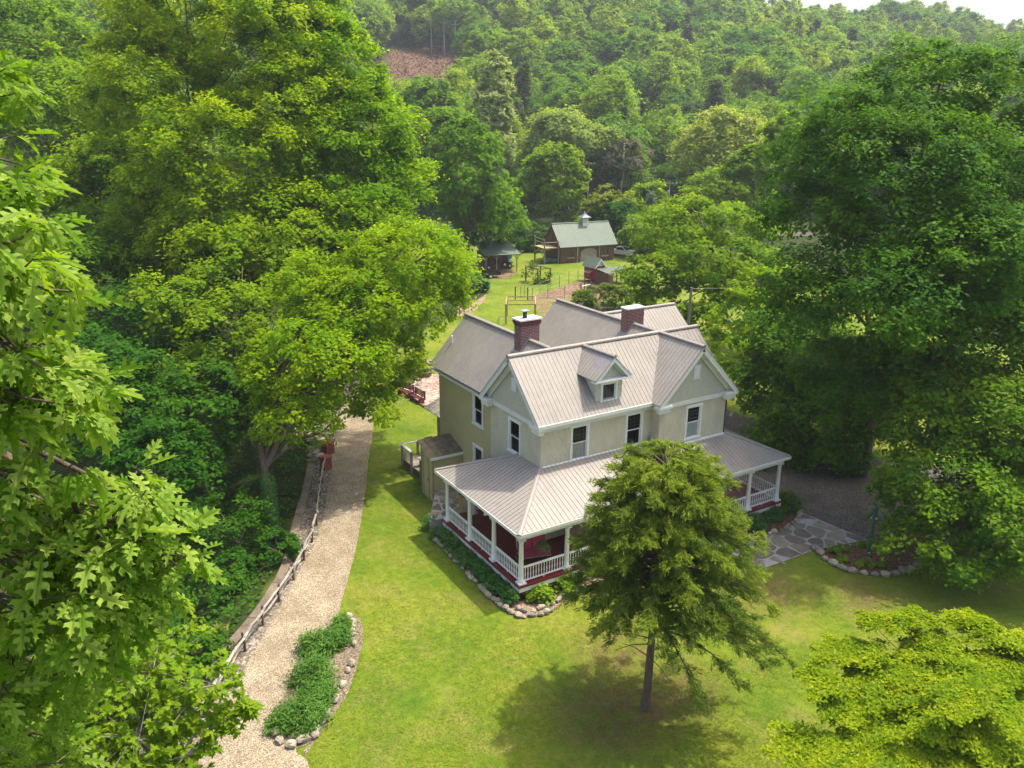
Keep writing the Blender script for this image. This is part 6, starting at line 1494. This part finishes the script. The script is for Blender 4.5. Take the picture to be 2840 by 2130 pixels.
boughs = [((-18.45, -22.84, 22.34), 0.23), ((-18.36, -23.10, 22.28), 0.17), ((-18.52, -23.51, 22.00), 0.27), ((-18.44, -24.02, 21.78), 0.23), ((-18.54, -24.16, 21.73), 0.27), ((-18.46, -25.04, 21.59), 0.26), ((-18.38, -25.13, 21.49), 0.17), ((-18.56, -25.05, 21.40), 0.30), ((-18.49, -24.97, 21.21), 0.28), ((-18.33, -24.77, 20.97), 0.17), ((-18.45, -24.81, 20.95), 0.23), ((-18.62, -24.96, 21.02), 0.32), ((-18.54, -24.83, 20.74), 0.26), ((-18.70, -24.87, 20.65), 0.30),
          ((-18.66, -24.80, 20.38), 0.28), ((-18.48, -24.60, 20.19), 0.26), ((-18.29, -24.70, 20.22), 0.23), ((-18.11, -24.70, 20.25), 0.17), ((-18.19, -24.81, 20.10), 0.23), ((-18.03, -24.91, 20.08), 0.18), ((-17.95, -24.91, 19.95), 0.15), ((-18.41, -24.71, 20.01), 0.26), ((-18.63, -24.74, 20.06), 0.28), ((-18.13, -24.75, 19.82), 0.20), ((-18.28, -24.61, 19.70), 0.25), ((-18.52, -24.57, 19.67), 0.28), ((-18.74, -24.68, 19.81), 0.30), ((-18.18, -24.63, 19.57), 0.18), ((-18.43, -24.47, 19.35), 0.23), ((-18.67, -24.48, 19.41), 0.28), ((-18.85, -24.49, 19.36), 0.28), ((-18.56, -24.31, 19.02), 0.23), ((-18.80, -24.28, 18.99), 0.28), ((-18.96, -24.24, 18.82), 0.28), ((-18.77, -24.08, 18.54), 0.23), ((-19.00, -24.16, 18.47), 0.30)]
ob = np.array((-21.52, -20.05, 19.83)); ob[2] = 0
oak = thing('oak_tree', (ob[0], ob[1], gz(ob[0], ob[1])), 'red oak boughs with lobed leaves close by on the left edge', 'tree')
Rz, Dr = [], []; m = MB()
m.tube([(ob[0], ob[1], gz(ob[0], ob[1]) - .4), (ob[0], ob[1], 6), (ob[0] + .2, ob[1], 14), (ob[0] + .3, ob[1], 21), (ob[0] + .3, ob[1], 26)], [.5, .4, .32, .2, .05], 10)
for c, r in boughs:
    c = np.array(c); a = np.array([ob[0] + .25, ob[1], min(25, c[2] - .6 + rs.uniform(-.3, .5))]); pts = limb(m, rs, a, c, .05, .012, 5, .03)
    out = unit(c - a); nr = int(10 * r / .3)
    for _ in range(nr):
        q = c + rs.normal(size=3) * r * np.array([.62, .62, .5]); Rz.append(q); Dr.append(unit(out + .7 * rdir(rs, 1)[0]))
        m.tube([tuple(c - out * .1), tuple((c + q) / 2 + np.array([0, 0, -.03])), tuple(q)], [.010, .007, .004], 4, cap=False)
m.build('trunk', M['bark'], oak, smooth=True)
leafy(oak, rs, np.array(Rz), 9, .18, [leaf_template([(x, y * k_) for x, y in OAK], f_, d_) for k_, f_, d_ in ((.66, .35, .38), (.52, .6, .15), (.78, .12, .6))], M['lf_oak'], 'leaf', np.array(Dr), m, .95, .30)
rs = np.random.default_rng(130)
boughs = [((-18.36, -16.12, 12.53), 1.0), ((-17.49, -16.22, 13.35), .7), ((-17.91, -15.83, 13.07), .8), ((-17.94, -16.72, 12.61), .85), ((-16.69, -17.38, 13.53), .32), ((-16.65, -17.62, 12.97), .26), ((-16.37, -17.72, 13.15), .16), ((-17.19, -17.21, 13.18), .40), ((-17.32, -17.59, 12.62), .34), ((-18.41, -15.02, 12.44), .8), ((-17.91, -14.79, 13.17), .55), ((-19.09, -14.89, 11.66), .9), ((-17.77, -17.36, 12.48), .55), ((-18.46, -16.76, 12.33), .8), ((-18.59, -14.07, 12.68), .7), ((-17.28, -15.18, 13.18), .4)]
mb_ = np.array((-18.73, -15.64, 11.57)); mb_[2] = 0
mp = thing('small_maple', (mb_[0], mb_[1], gz(mb_[0], mb_[1])), 'young maple below the oak, a spray reaching over the gravel path', 'tree')
Rz, Dr = [], []; m = MB()
m.tube([(mb_[0], mb_[1], gz(mb_[0], mb_[1]) - .4), (mb_[0], mb_[1], 5), (mb_[0] + .2, mb_[1] + .1, 10), (mb_[0] + .4, mb_[1] + .2, 13)], [.2, .16, .1, .03], 8)
for c, r in boughs:
    c = np.array(c); a = np.array([mb_[0] + .2, mb_[1], max(6, c[2] - 2.2)]); limb(m, rs, a, c, .045, .012, 5, .03); out = unit(c - a)
    for _ in range(int(64 * (r / .8) ** 2) + 10):
        q = c + rs.normal(size=3) * r * np.array([.58, .58, .42]); Rz.append(q); Dr.append(unit(out * .6 + rdir(rs, 1)[0]))
        m.tube([tuple(c), tuple((c + q) / 2), tuple(q)], [.008, .006, .003], 3, cap=False)
m.build('trunk', M['palebark'], mp, smooth=True)
leafy(mp, rs, np.array(Rz), 9, .14, [leaf_template(MAP, f_, d_) for f_, d_ in ((.12, .18), (.35, .05), (.05, .4))], M['lf_maple'], 'leaf', np.array(Dr), m, 1.5, .1)

# --- garden plants
def plant(name, label, x, y, r, h, mat, n, size, asp, seed, cat='plant', group=None, z=0.0, upright=.5):
    rs = np.random.default_rng(seed); t = thing(name, (x, y, z), label, cat, group)
    ns = max(6, n // 22); st = unit(np.stack([rs.normal(size=ns), rs.normal(size=ns), np.abs(rs.normal(size=ns)) * 1.1 + .25], 1)); m = MB()
    P, Nn, A = [], [], []
    for s in st:
        tip = np.array([x, y, z]) + s * np.array([r, r, h]) * rs.uniform(.75, 1.0); m.tube([(x, y, z - .05), tuple((tip + np.array([x, y, z])) / 2 + np.array([0, 0, .04 * h])), tuple(tip)], [.012, .010, .005], 4, cap=False)
        k = n // ns; P.append(tip + rs.normal(size=(k, 3)) * r * np.array([.19, .19, .16])); o = np.array([s[0], s[1], .15]); A.append(unit(o + .9 * rdir(rs, k))); Nn.append(unit(np.array([0, 0, upright]) + .5 * s + .45 * rdir(rs, k)))
    m.build('stems', M['darkwood'], t)
    P = np.concatenate(P); P[:, 2] = np.maximum(P[:, 2], z + .04)
    V, F = leaves_np(rs, P, np.concatenate(Nn), size * rs.uniform(.7, 1.3, len(P)), asp, .14, np.concatenate(A))
    from_arrays('foliage', V, [F], mat, t, rnd=np.clip(.45 + .25 * np.repeat(rs.normal(size=ns), n // ns)[:len(F)] + .22 * rs.normal(size=len(F)), 0, 1)); return t
for k, ((x, y), r, h, lab) in enumerate((((-8.83, 1.27), .66, .85, 'green bushy clump at the far tip of the island bed'), ((-9.70, 1.21), .86, .85, 'broad bushy clump in the upper middle of the island bed'), ((-10.54, -0.69), .95, .9, 'bushy clump in the middle of the island bed'), ((-10.76, -1.92), .74, .8, 'bushy clump below the middle of the island bed'), ((-11.66, -2.80), .98, .85, 'nearest large bushy clump in the island bed'), ((-12.34, -2.62), .65, .6, 'low bushy clump at the path corner of the island bed'), ((-8.24, 2.14), .5, .7, 'small bushy clump nearest the lawn tip of the bed'))):
    plant('garden_bush', lab, x, y, r, h, M['lf_bush'], int(1700 * r / .9), .20, .27, 200 + k, 'bush', 'bushes in the island bed')
for k, ((x, y), r, lab) in enumerate((((0.78, -0.51), .62, 'bright green broad-leaved shrub in front of the porch corner column'), ((2.34, -0.41), .60, 'bright green broad-leaved shrub right of the first one below the railing'))):
    plant('broadleaf_shrub', lab, x, y, r, .72, M['lf_hosta'], 700, .20, .72, 220 + k, 'shrub', 'broad-leaved shrubs at the porch corner')
sh = [((0.05, 8.82), .55), ((-0.32, 7.41), .62), ((-0.36, 6.50), .6), ((-0.16, 5.78), .58), ((-0.66, 4.72), .5), ((-0.40, 4.04), .55), ((-0.50, 3.10), .52), ((-0.09, 2.62), .55), ((-0.70, 2.14), .45), ((-0.25, 1.52), .5), ((-0.50, 0.65), .52), ((-0.00, 0.05), .45), ((-0.75, 1.13), .4)]
for k, ((x, y), r) in enumerate(sh):
    o = ('back', 'second', 'third', 'fourth', 'fifth', 'sixth', 'seventh', 'eighth', 'ninth', 'tenth', 'eleventh', 'nearest', 'outermost')[k]
    plant('porch_side_shrub', ('blue-green shrub below the porch railing, %s from the rear column' % o) if k not in (0, 11, 12) else ('%s blue-green shrub in the bed beside the porch' % o), min(x, -.55) if y > 0 else x, y, r, .78, M['lf_shrub'], 620, .13, .55, 230 + k, 'shrub', 'shrubs along the porch side')
plant('iris_clump', 'pale spiky plant among the porch side shrubs', *(-0.74, 1.72), .32, .5, M['lf_pale'], 130, .34, .14, 250, upright=.2)
for k, ((x, y), r, mt, lab) in enumerate((((15.46, -0.51), .72, 'lf_shrub', 'leafy shrub in the mulch below the right railing'), ((17.22, -0.33), .6, 'lf_shrub', 'leafy shrub left of the dark round bush at the porch end'), ((18.80, 0.05), .85, 'lf_dark', 'dark rounded bush at the right end of the porch'))):
    plant('porch_shrub', lab, x, y, r, .75 if k < 2 else 1.1, M[mt], 1000, .16, .55, 260 + k, 'shrub')
for k, ((x, y), r, lab) in enumerate((((16.83, -4.84), .36, 'lower left hosta of the pair beside the flagstones'), ((17.68, -4.85), .34, 'upper right hosta of the pair beside the flagstones'), ((16.58, -5.65), .36, 'bright hosta behind the curved stone edging'), ((17.15, -6.61), .45, 'large hosta at the foot of the teal post'), ((18.80, -5.17), .28, 'small hosta behind the teal post at the flagstone corner'), ((17.85, -7.12), .33, 'hosta at the shaded right end of the mulch bed'))):
    plant('hosta', lab, x, y, r, .34, M['lf_hosta'], 170, .21, .42, 270 + k, 'plant', 'hostas in the maple bed', upright=.8)
for k, (x, y) in enumerate(((-14.81, 2.04), (-13.75, 3.23), (-12.54, 4.59))):
    plant('yucca', ('pale spiky rosette beside the wall cap, ' + ('nearest', 'middle', 'farthest') [k] + ' of three'), x - .5, y + .3, .40, .42, M['lf_pale'], 90, .46, .13, 280 + k, 'plant', 'rosettes by the wall', z=gz(x - .5, y + .3), upright=.1)
V, F = leaves_np(rs, VINE_P, unit(np.array([0, 0, .7]) + rdir(rs, len(VINE_P))), .30 * rs.uniform(.7, 1.3, len(VINE_P)))
from_arrays('vine', V, [F], M['lf_yew'], arb, rnd=rs.random(len(F)))
P = np.array(PLP) + rs.normal(size=(160, 3)) * np.array([.26, .26, .10]); V, F = leaves_np(rs, P, unit(np.array([0, 0, 1]) + rdir(rs, 160)), .2); from_arrays('greenery', V, [F], M['lf_under'], pl_, rnd=rs.random(160))
for fn, x, y, z in FERNS:
    th = rs.uniform(0, 6.28, 420); tt = rs.random(420); P = np.stack([x + np.cos(th) * .42 * tt, y + np.sin(th) * .42 * tt, z + .22 * tt - .55 * tt ** 2.2 + rs.normal(size=420) * .03], 1)
    V, F = leaves_np(rs, P, unit(np.array([0, 0, 1]) + .5 * rdir(rs, 420)), .12, .35, .1, np.stack([np.cos(th), np.sin(th), -.4 + 0 * th], 1)); from_arrays('fronds', V, [F], M['lf_shrub'], fn, rnd=rs.random(420))
# grass: blades standing over the near lawn, thicker along the path and bed edges
rs = np.random.default_rng(300)
n = 230000
v_ = 19 + 45 * rs.random(n) ** 1.3; u_ = rs.uniform(-.66, .66, n) * v_
gx_, gy_ = xy(u_, v_)
edge = seg_dist(PR, gx_, gy_)
okg = inside_np(YARD, gx_, gy_) & ~inside_np(PL + PR[::-1], gx_, gy_) & ~inside_np(WALK, gx_, gy_) & ~inside_np(BEDL, gx_, gy_) & (np.hypot(gx_ - .2, gy_ + 9) > .8)
okg &= ~((gx_ > -.9) & (gx_ < 20) & (gy_ > -1.6) & (gy_ < 18)) & ~inside_np([(p[0], p[1]) for p in WALL if p[0] > -21.5 and p[1] < 26] + PL[::-1][6:], gx_, gy_)
okg &= ~inside_np(BEDM + [(27.5, -6.2), (22, -3)], gx_, gy_) & ~inside_np(BEDP + [(8.2, -.1), (-.1, 8.4)], gx_, gy_) & ~((gx_ > 18.5) & (gy_ > -3))
pat = np.sin(gx_ * .9 + np.sin(gy_ * .55) * 2.1) + np.sin(gy_ * 1.3 + gx_ * .37) + rs.normal(size=n) * .8
okg &= (pat > -1.1) | (edge < .25)
gx_, gy_, pat = gx_[okg], gy_[okg], pat[okg]; m_ = len(gx_)
th = rs.uniform(0, 6.28, m_); hh = .014 + .022 * rs.random(m_); w_ = .016 + .016 * rs.random(m_); ln = rs.normal(size=(m_, 2)) * .075
Vg = np.empty((m_, 3, 3)); Vg[:, 0] = np.stack([gx_ - np.cos(th) * w_, gy_ - np.sin(th) * w_, 0 * gx_], 1); Vg[:, 1] = np.stack([gx_ + np.cos(th) * w_, gy_ + np.sin(th) * w_, 0 * gx_], 1); Vg[:, 2] = np.stack([gx_ + ln[:, 0], gy_ + ln[:, 1], hh], 1)
M['lf_grass'] = leaf_mat('grass_blades', (0.120, 0.185, 0.012), (0.215, 0.235, 0.026), .4, objvar=0)
tag(from_arrays('grass', Vg.reshape(-1, 3), [np.arange(m_ * 3).reshape(-1, 3)], M['lf_grass'], rnd=np.clip(.5 + .2 * np.sin(gx_ * .35 + 1) * np.cos(gy_ * .3) + .12 * rs.normal(size=m_), 0, 1)), 'mown grass of the front lawn', 'grass', kind='stuff')

# ---------------------------------------------------------------- trees round the barn and on the hillside
def proto(kind, seed, mat, bark, n_clump, twigs, leaves, size, shape):
    """meshes of one tree kind, foot at the origin, about 15 m tall"""
    rs = np.random.default_rng(seed)
    P, nn, tone, C = crown_pts(rs, shape, n_clump, twigs, leaves, 1.7, .75, -.5, (.7, 1.03), .22)
    V, F = leaves_np(rs, P, nn, size * rs.uniform(.65, 1.35, len(P)))
    o = from_arrays('crown', V, [F], mat, rnd=tone); cme = o.data; bpy.data.objects.remove(o)
    m = MB(); top = max(b[2] + b[5] * .5 for b in shape)
    m.tube([(0, 0, -1.5), (0, 0, 0), (.1, .05, top * .5), (.1, 0, top)], [.32, .26, .18, .04], 6)
    for i in range(9):
        c = C[rs.integers(len(C))]; limb(m, rs, (.1, .03, max(3.0, c[2] - 3.2)), c, .10, .03, 4, seg=3)
    o = m.build('trunk', bark, smooth=True); tme = o.data; bpy.data.objects.remove(o)
    return tme, cme
def pine(seed, mat, n, size, L0=3.2, H=15.0):
    rs = np.random.default_rng(seed); P, Nn, A = [], [], []; m = MB(); m.tube([(0, 0, -1.5), (0, 0, H * .5), (0, 0, H)], [.26, .17, .03], 6)
    for i in range(70):
        z = H * (.22 + .77 * i / 70); fr = (z / H - .22) / .78; L = L0 * (1 - fr) ** .8 * rs.uniform(.7, 1.1) + .3; th = rs.uniform(0, 6.28); d = np.array([math.cos(th), math.sin(th), .12])
        k = n // 70; t = rs.uniform(.2, 1, k); P.append(np.array([0, 0, z]) + d * L * t[:, None] + rs.normal(size=(k, 3)) * np.array([.35, .35, .22])); Nn.append(unit(np.array([0, 0, .8]) + .6 * rdir(rs, k))); A.append(unit(d + .5 * rdir(rs, k)))
        m.tube([(0, 0, z), tuple(np.array([0, 0, z]) + d * L)], [.06, .02], 3, cap=False)
    V, F = leaves_np(rs, np.concatenate(P), np.concatenate(Nn), size, .35, .1, np.concatenate(A))
    o = from_arrays('crown', V, [F], mat, rnd=rs.random(len(F))); c = o.data; bpy.data.objects.remove(o)
    o = m.build('trunk', M['bark'], smooth=True); t_ = o.data; bpy.data.objects.remove(o)
    return t_, c
RND = [(0, 0, 9.5, 4.6, 4.6, 5.0), (1.8, .8, 8.2, 3.2, 3.0, 3.6), (-1.6, -1.2, 8.6, 3.2, 3.3, 3.8), (.4, 1.6, 12.2, 2.6, 2.6, 2.6)]
TAL = [(0, 0, 8.6, 3.0, 3.0, 5.2), (.5, .3, 12.4, 2.1, 2.1, 3.0), (-.8, .6, 6.5, 2.8, 2.6, 3.2)]
BRD = [(0, 0, 9.0, 5.4, 5.2, 3.8), (2.4, -.8, 9.4, 3.2, 3.2, 3.2), (-2.6, .6, 8.4, 3.4, 3.2, 3.2), (0, 0, 11.4, 3.2, 3.4, 2.6)]
M['lf_far2'] = leaf_mat('forest_leaves_light', (0.140, 0.255, 0.014), (0.260, 0.370, 0.024), 0.45, objvar=.3)
near = {'round': proto('round', 401, M['lf_far'], M['bark'], 95, 9, 9, .58, RND), 'tall': proto('tall', 402, M['lf_far2'], M['bark'], 75, 9, 9, .54, TAL),
        'broad': proto('broad', 403, M['lf_far'], M['bark'], 100, 9, 9, .58, BRD), 'light': proto('light', 404, M['lf_far2'], M['bark'], 95, 9, 9, .56, RND), 'pine': pine(405, M['lf_pine'], 3600, .75)}
far = {'round': proto('round', 411, M['lf_far'], M['bark'], 70, 7, 7, .85, RND), 'tall': proto('tall', 412, M['lf_far2'], M['bark'], 55, 7, 7, .8, TAL),
       'broad': proto('broad', 413, M['lf_far'], M['bark'], 75, 7, 7, .85, BRD), 'light': proto('light', 414, M['lf_far2'], M['bark'], 70, 7, 7, .8, RND), 'pine': pine(415, M['lf_pine'], 1500, 1.15)}
KL = {'round': 'rounded mid-green tree in the hillside forest', 'tall': 'slender light green tree in the hillside forest', 'broad': 'broad-crowned green tree in the hillside forest', 'light': 'rounded pale green tree in the hillside forest', 'pine': 'dark grey-green pine in the hillside forest'}
def put(name, label, kind, x, y, s, rot, sz=1.0, group=None, lib=near):
    t = thing(name, (x, y, gz(x, y)), label, 'tree', group); t.rotation_euler = (0, 0, rot); t.scale = (s, s, s * sz)
    for nm, me in zip(('trunk', 'crown'), lib[kind]):
        o = bpy.data.objects.new(nm, me); COL.objects.link(o); o.parent = t
    return t
rs = np.random.default_rng(500)
U, Vv = np.meshgrid(np.arange(-520, 640, 9.0), np.arange(182, 580, 9.0))
U = U.ravel() + rs.uniform(-3.6, 3.6, U.size); Vv = Vv.ravel() + rs.uniform(-3.6, 3.6, Vv.size)
az = U / Vv
ok = (az > -.9) & (az < 1.05) & (Vv > 196 - 60 * sstep(-.2, -.6, az))
ok &= ~((abs(U + 37) < 20) & (Vv > 280) & (Vv < 392))
U, Vv, az = U[ok], Vv[ok], az[ok]
kinds = np.array(['round', 'tall', 'broad', 'light', 'pine'])[rs.choice(5, len(U), p=[.30, .2, .22, .18, .10])]
patch = np.sin(U * .02 + 1.3) * np.cos(Vv * .025) + rs.normal(size=len(U)) * .35
kinds = np.where((patch > .75) & (rs.random(len(U)) < .7), 'pine', kinds); kinds = np.where(patch < -.75, 'tall', kinds)
sc = .85 + .85 * rs.random(len(U)) ** 1.4; rot = rs.uniform(0, 6.28, len(U))
sc = np.where((abs(U + 37) < 24) & (Vv < 290) & (Vv > 240), sc * .6, sc)
rank = np.where((az > -.26) & (az < .60), Vv, 1e6); order = np.argsort(rank); own = order[:230]; rest = order[230:]
for i in own:
    x, y = xy(U[i], Vv[i]); put('forest_tree', KL[kinds[i]], kinds[i], x, y, sc[i], rot[i], group='hillside forest, ' + kinds[i])
# the far wood reads as one mass: instanced on points
pc = bpy.data.collections.new('far_wood_kinds'); names = sorted(far)
for nme in names:
    jm = bmesh.new(); jm.from_mesh(far[nme][1]); me = far[nme][1]; bo = bpy.data.objects.new('kind_' + nme, me); pc.objects.link(bo); jm.free()
x, y = xy(U[rest], Vv[rest]); z = height(x, y)
pm = bpy.data.meshes.new('far_wood'); pm.vertices.add(len(rest)); pm.vertices.foreach_set('co', np.stack([x, y, z], 1).astype(np.float32).ravel())
a = pm.attributes.new('kind', 'INT', 'POINT'); a.data.foreach_set('value', np.array([names.index(k) for k in kinds[rest]], np.int32))
a = pm.attributes.new('size', 'FLOAT', 'POINT'); a.data.foreach_set('value', sc[rest].astype(np.float32))
a = pm.attributes.new('turn', 'FLOAT', 'POINT'); a.data.foreach_set('value', rot[rest].astype(np.float32))
wood = bpy.data.objects.new('far_wood', pm); COL.objects.link(wood)
tag(wood, 'unbroken forest covering the upper hillside up to the skyline', 'forest', kind='stuff')
ng = bpy.data.node_groups.new('far_wood', 'GeometryNodeTree')
ng.interface.new_socket('Geometry', in_out='INPUT', socket_type='NodeSocketGeometry'); ng.interface.new_socket('Geometry', in_out='OUTPUT', socket_type='NodeSocketGeometry')
gi = ng.nodes.new('NodeGroupInput'); go = ng.nodes.new('NodeGroupOutput'); ip = ng.nodes.new('GeometryNodeInstanceOnPoints'); ci = ng.nodes.new('GeometryNodeCollectionInfo')
ci.inputs['Collection'].default_value = pc; ci.inputs['Separate Children'].default_value = True; ci.inputs['Reset Children'].default_value = True; ip.inputs['Pick Instance'].default_value = True
def na(nm, ty):
    q = ng.nodes.new('GeometryNodeInputNamedAttribute'); q.data_type = ty; q.inputs['Name'].default_value = nm
    return [s for s in q.outputs if s.enabled and s.name == 'Attribute'][0]
cx = ng.nodes.new('ShaderNodeCombineXYZ'); er = ng.nodes.new('FunctionNodeEulerToRotation')
L = ng.links.new
L(na('turn', 'FLOAT'), cx.inputs[2]); L(cx.outputs[0], er.inputs[0]); L(er.outputs[0], ip.inputs['Rotation']); L(na('size', 'FLOAT'), ip.inputs['Scale']); L(na('kind', 'INT'), ip.inputs['Instance Index'])
L(gi.outputs[0], ip.inputs['Points']); L(ci.outputs[0], ip.inputs['Instance']); L(ip.outputs[0], go.inputs[0])
md = wood.modifiers.new('wood', 'NODES'); md.node_group = ng

# trees of the valley floor: x, y from the barn's surroundings
mid = [
 ('sycamore', 'tall pale sycamore with white trunk in front of the hillside', ((71.89, 127.02, 20.70)), 'lf_syc', 'palebark', (5.4, 16.0), 150, .75, 601, [(0, 0, 0, 1), (.3, 0, .55, .62), (-.45, 0, -.45, .55), (.5, .1, -.3, .5)]),
 ('valley_tree', 'bright green willow-like tree beside the ash, left of the barn', ((39.27, 77.60, 13.17)), 'lf_mid', 'bark', (7.0, 8.0), 170, .62, 602, None),
 ('valley_tree', 'green tree hanging over the open shed roof', ((46.46, 83.40, 7.59)), 'lf_mid', 'bark', (6.0, 5.6), 130, .62, 603, None),
 ('valley_tree', 'rounded bright green tree directly behind the barn left gable', ((73.87, 104.90, 11.08)), 'lf_mid', 'bark', (7.0, 7.6), 150, .72, 604, None),
 ('valley_tree', 'broad pale-topped tree above and behind the rounded one', ((94.41, 129.51, 18.17)), 'lf_pale', 'palebark', (10.0, 5.2), 130, .85, 605, None),
 ('valley_tree', 'large grey-green domed tree right of the utility pole', ((105.85, 95.50, 15.21)), 'lf_pale', 'bark', (9.6, 8.2), 190, .78, 606, None),
 ('valley_tree', 'dark green tree below the grey-green domed one', ((86.92, 74.11, 9.46)), 'lf_mid', 'bark', (7.0, 4.0), 110, .7, 607, None),
 ('valley_tree', 'bright young tree just left of the big maple crown', ((80.81, 57.09, 19.74)), 'lf_ash', 'bark', (3.4, 4.4), 70, .6, 608, None),
 ('valley_tree', 'yellowish vine-draped tree behind the barn right end', ((77.22, 93.61, 6.21)), 'lf_yew', 'bark', (5.0, 3.6), 100, .7, 609, None),
 ('valley_tree', 'light green bush-like tree between barn and utility pole', ((88.66, 96.65, 6.71)), 'lf_ash', 'bark', (5.0, 4.0), 90, .7, 610, None),
 ('bare_tree', 'grey nearly leafless tree left of the grey-green dome', ((101.03, 119.09, 14.39)), 'lf_grey', 'palebark', (5.4, 4.2), 50, .5, 611, None),
 ('valley_tree', 'drooping pale green tree below the red scrub clearing', ((68.33, 152.46, 23.55)), 'lf_mid', 'bark', (7.5, 7.5), 140, .8, 612, None),
 ('valley_tree', 'olive tree right of the truck behind the spreading tree', ((76.57, 78.42, 4.11)), 'lf_mid', 'bark', (6.0, 3.6), 100, .62, 613, None),
 ('valley_tree', 'mid-green tree between sycamore and rounded barn tree', ((72.33, 113.26, 7.89)), 'lf_far', 'bark', (5.5, 5.0), 100, .75, 614, None),
 ('valley_tree', 'green tree filling the gap beside the maple below the hillside', ((85.12, 64.83, 14.61)), 'lf_mid', 'bark', (5.0, 4.0), 100, .62, 615, None),
 ('valley_tree', 'dark hedge-like tree behind the barn, left of the cupola', ((61.30, 94.24, 1.65)), 'lf_under', 'bark', (4.6, 3.2), 80, .62, 616, None),
 ('valley_tree', 'low green tree behind the barn roof, right of the cupola', ((75.81, 88.95, 4.64)), 'lf_under', 'bark', (4.4, 3.0), 80, .62, 617, None),
 ('valley_tree', 'shaded tree right of the white truck', ((78.13, 83.67, 0.97)), 'lf_under', 'bark', (4.4, 3.2), 80, .62, 618, None),
 ('valley_tree', 'deep green tree in the hollow behind the tall yellow-green trees', ((52.21, 110.33, 16.38)), 'lf_mid', 'bark', (7.0, 7.0), 120, .72, 619, None),
]
for nm, lab, c, mt, bk, (rx, rz), nc, sz, sd_, sub in mid:
    c = np.array(c); rs = np.random.default_rng(sd_); bl = []
    if sub:
        for a, b_, e_, k in sub: bl.append((c[0] + a * rx, c[1] + b_ * rx, c[2] + e_ * rz, rx * k * .8, rx * k * .8, rz * k * .62))
    else:
        bl.append(blob(c, rx * .8, rz * .8))
        for k in range(5):
            o = rdir(rs, 1)[0] * np.array([rx, rx, rz]) * .55; bl.append(blob(c + o, rx * rs.uniform(.4, .6), rz * rs.uniform(.4, .6)))
    tree(nm, lab, at(c[0], c[1]), bl, M[mt], nc, 8, 11, rx * .24 if not sub else 1.3, sz, .3, sd_, bark=M[bk], limbs=14)
sp = pine(700, M['lf_spruce'], 2600, .5, 2.0, 6.0)
p = np.array((84.56, 89.60, 7.49)); t = thing('blue_spruce', (p[0], p[1], gz(p[0], p[1])), 'small blue spruce right of the barn below the pole', 'tree')
for nme, me in zip(('trunk', 'crown'), sp): o = bpy.data.objects.new(nme, me); COL.objects.link(o); o.parent = t
hz_ = p[2] - gz(p[0], p[1]); t.scale = (.8, .8, (hz_ + 2) / 6)
# skyline pines on the right
for k, (u_, v_, s_) in enumerate(((0.518, 540, 1.35), (0.56, 545, 1.2), (0.60, 538, 1.1), (0.50, 545, 1.0), (.58, 540, .9))):
    x, y = xy(u_ * v_, v_); put('skyline_pine', 'pine silhouetted on the skyline, ' + ('tallest', 'second from right and flat-topped', 'farthest right', 'farthest left', 'smallest')[k], 'pine', x, y, s_, k, 1.1, group='pines on the skyline')
# brush in the red clearing
rs = np.random.default_rng(710); n = 4200
u_ = -37 + rs.uniform(-24, 24, n); v_ = rs.uniform(296, 408, n); k_ = np.hypot((u_ + 37) / 23, (v_ - 354) / 52) < 1 + .12 * rs.normal(size=n); u_, v_ = u_[k_], v_[k_]
x, y = xy(u_, v_); Pp = np.stack([x, y, height(x, y) + rs.random(len(x)) * 1.0], 1)
V, F = leaves_np(rs, Pp, unit(np.array([0, 0, .6]) + rdir(rs, len(Pp))), 1.3 * rs.uniform(.5, 1.3, len(Pp)), .3)
M['brush'] = leaf_mat('cut_brush', (0.13, 0.062, 0.048), (0.23, 0.13, 0.095), .15, (1, 1, 1))
tag(from_arrays('brush', V, [F], M['brush'], rnd=rs.random(len(F))), 'reddish cut brush on the cleared slope', 'brush', kind='stuff')

# ---------------------------------------------------------------- the air between here and the hills
hb = MB().box((-930, -730, -5.5), (1130, 1230, 190.0)).build('haze', None)
hm = bpy.data.materials.new('haze'); hm.use_nodes = True; nt = hm.node_tree; nt.nodes.remove(nt.nodes['Principled BSDF'])
pv = nt.nodes.new('ShaderNodeVolumePrincipled'); pv.inputs['Color'].default_value = (0.86, 0.92, 1.0, 1); pv.inputs['Density'].default_value = 0.00026; pv.inputs['Anisotropy'].default_value = 0.2
nt.links.new(pv.outputs[0], nt.nodes['Material Output'].inputs['Volume'])
hb.data.materials.append(hm); tag(hb, kind='stuff')
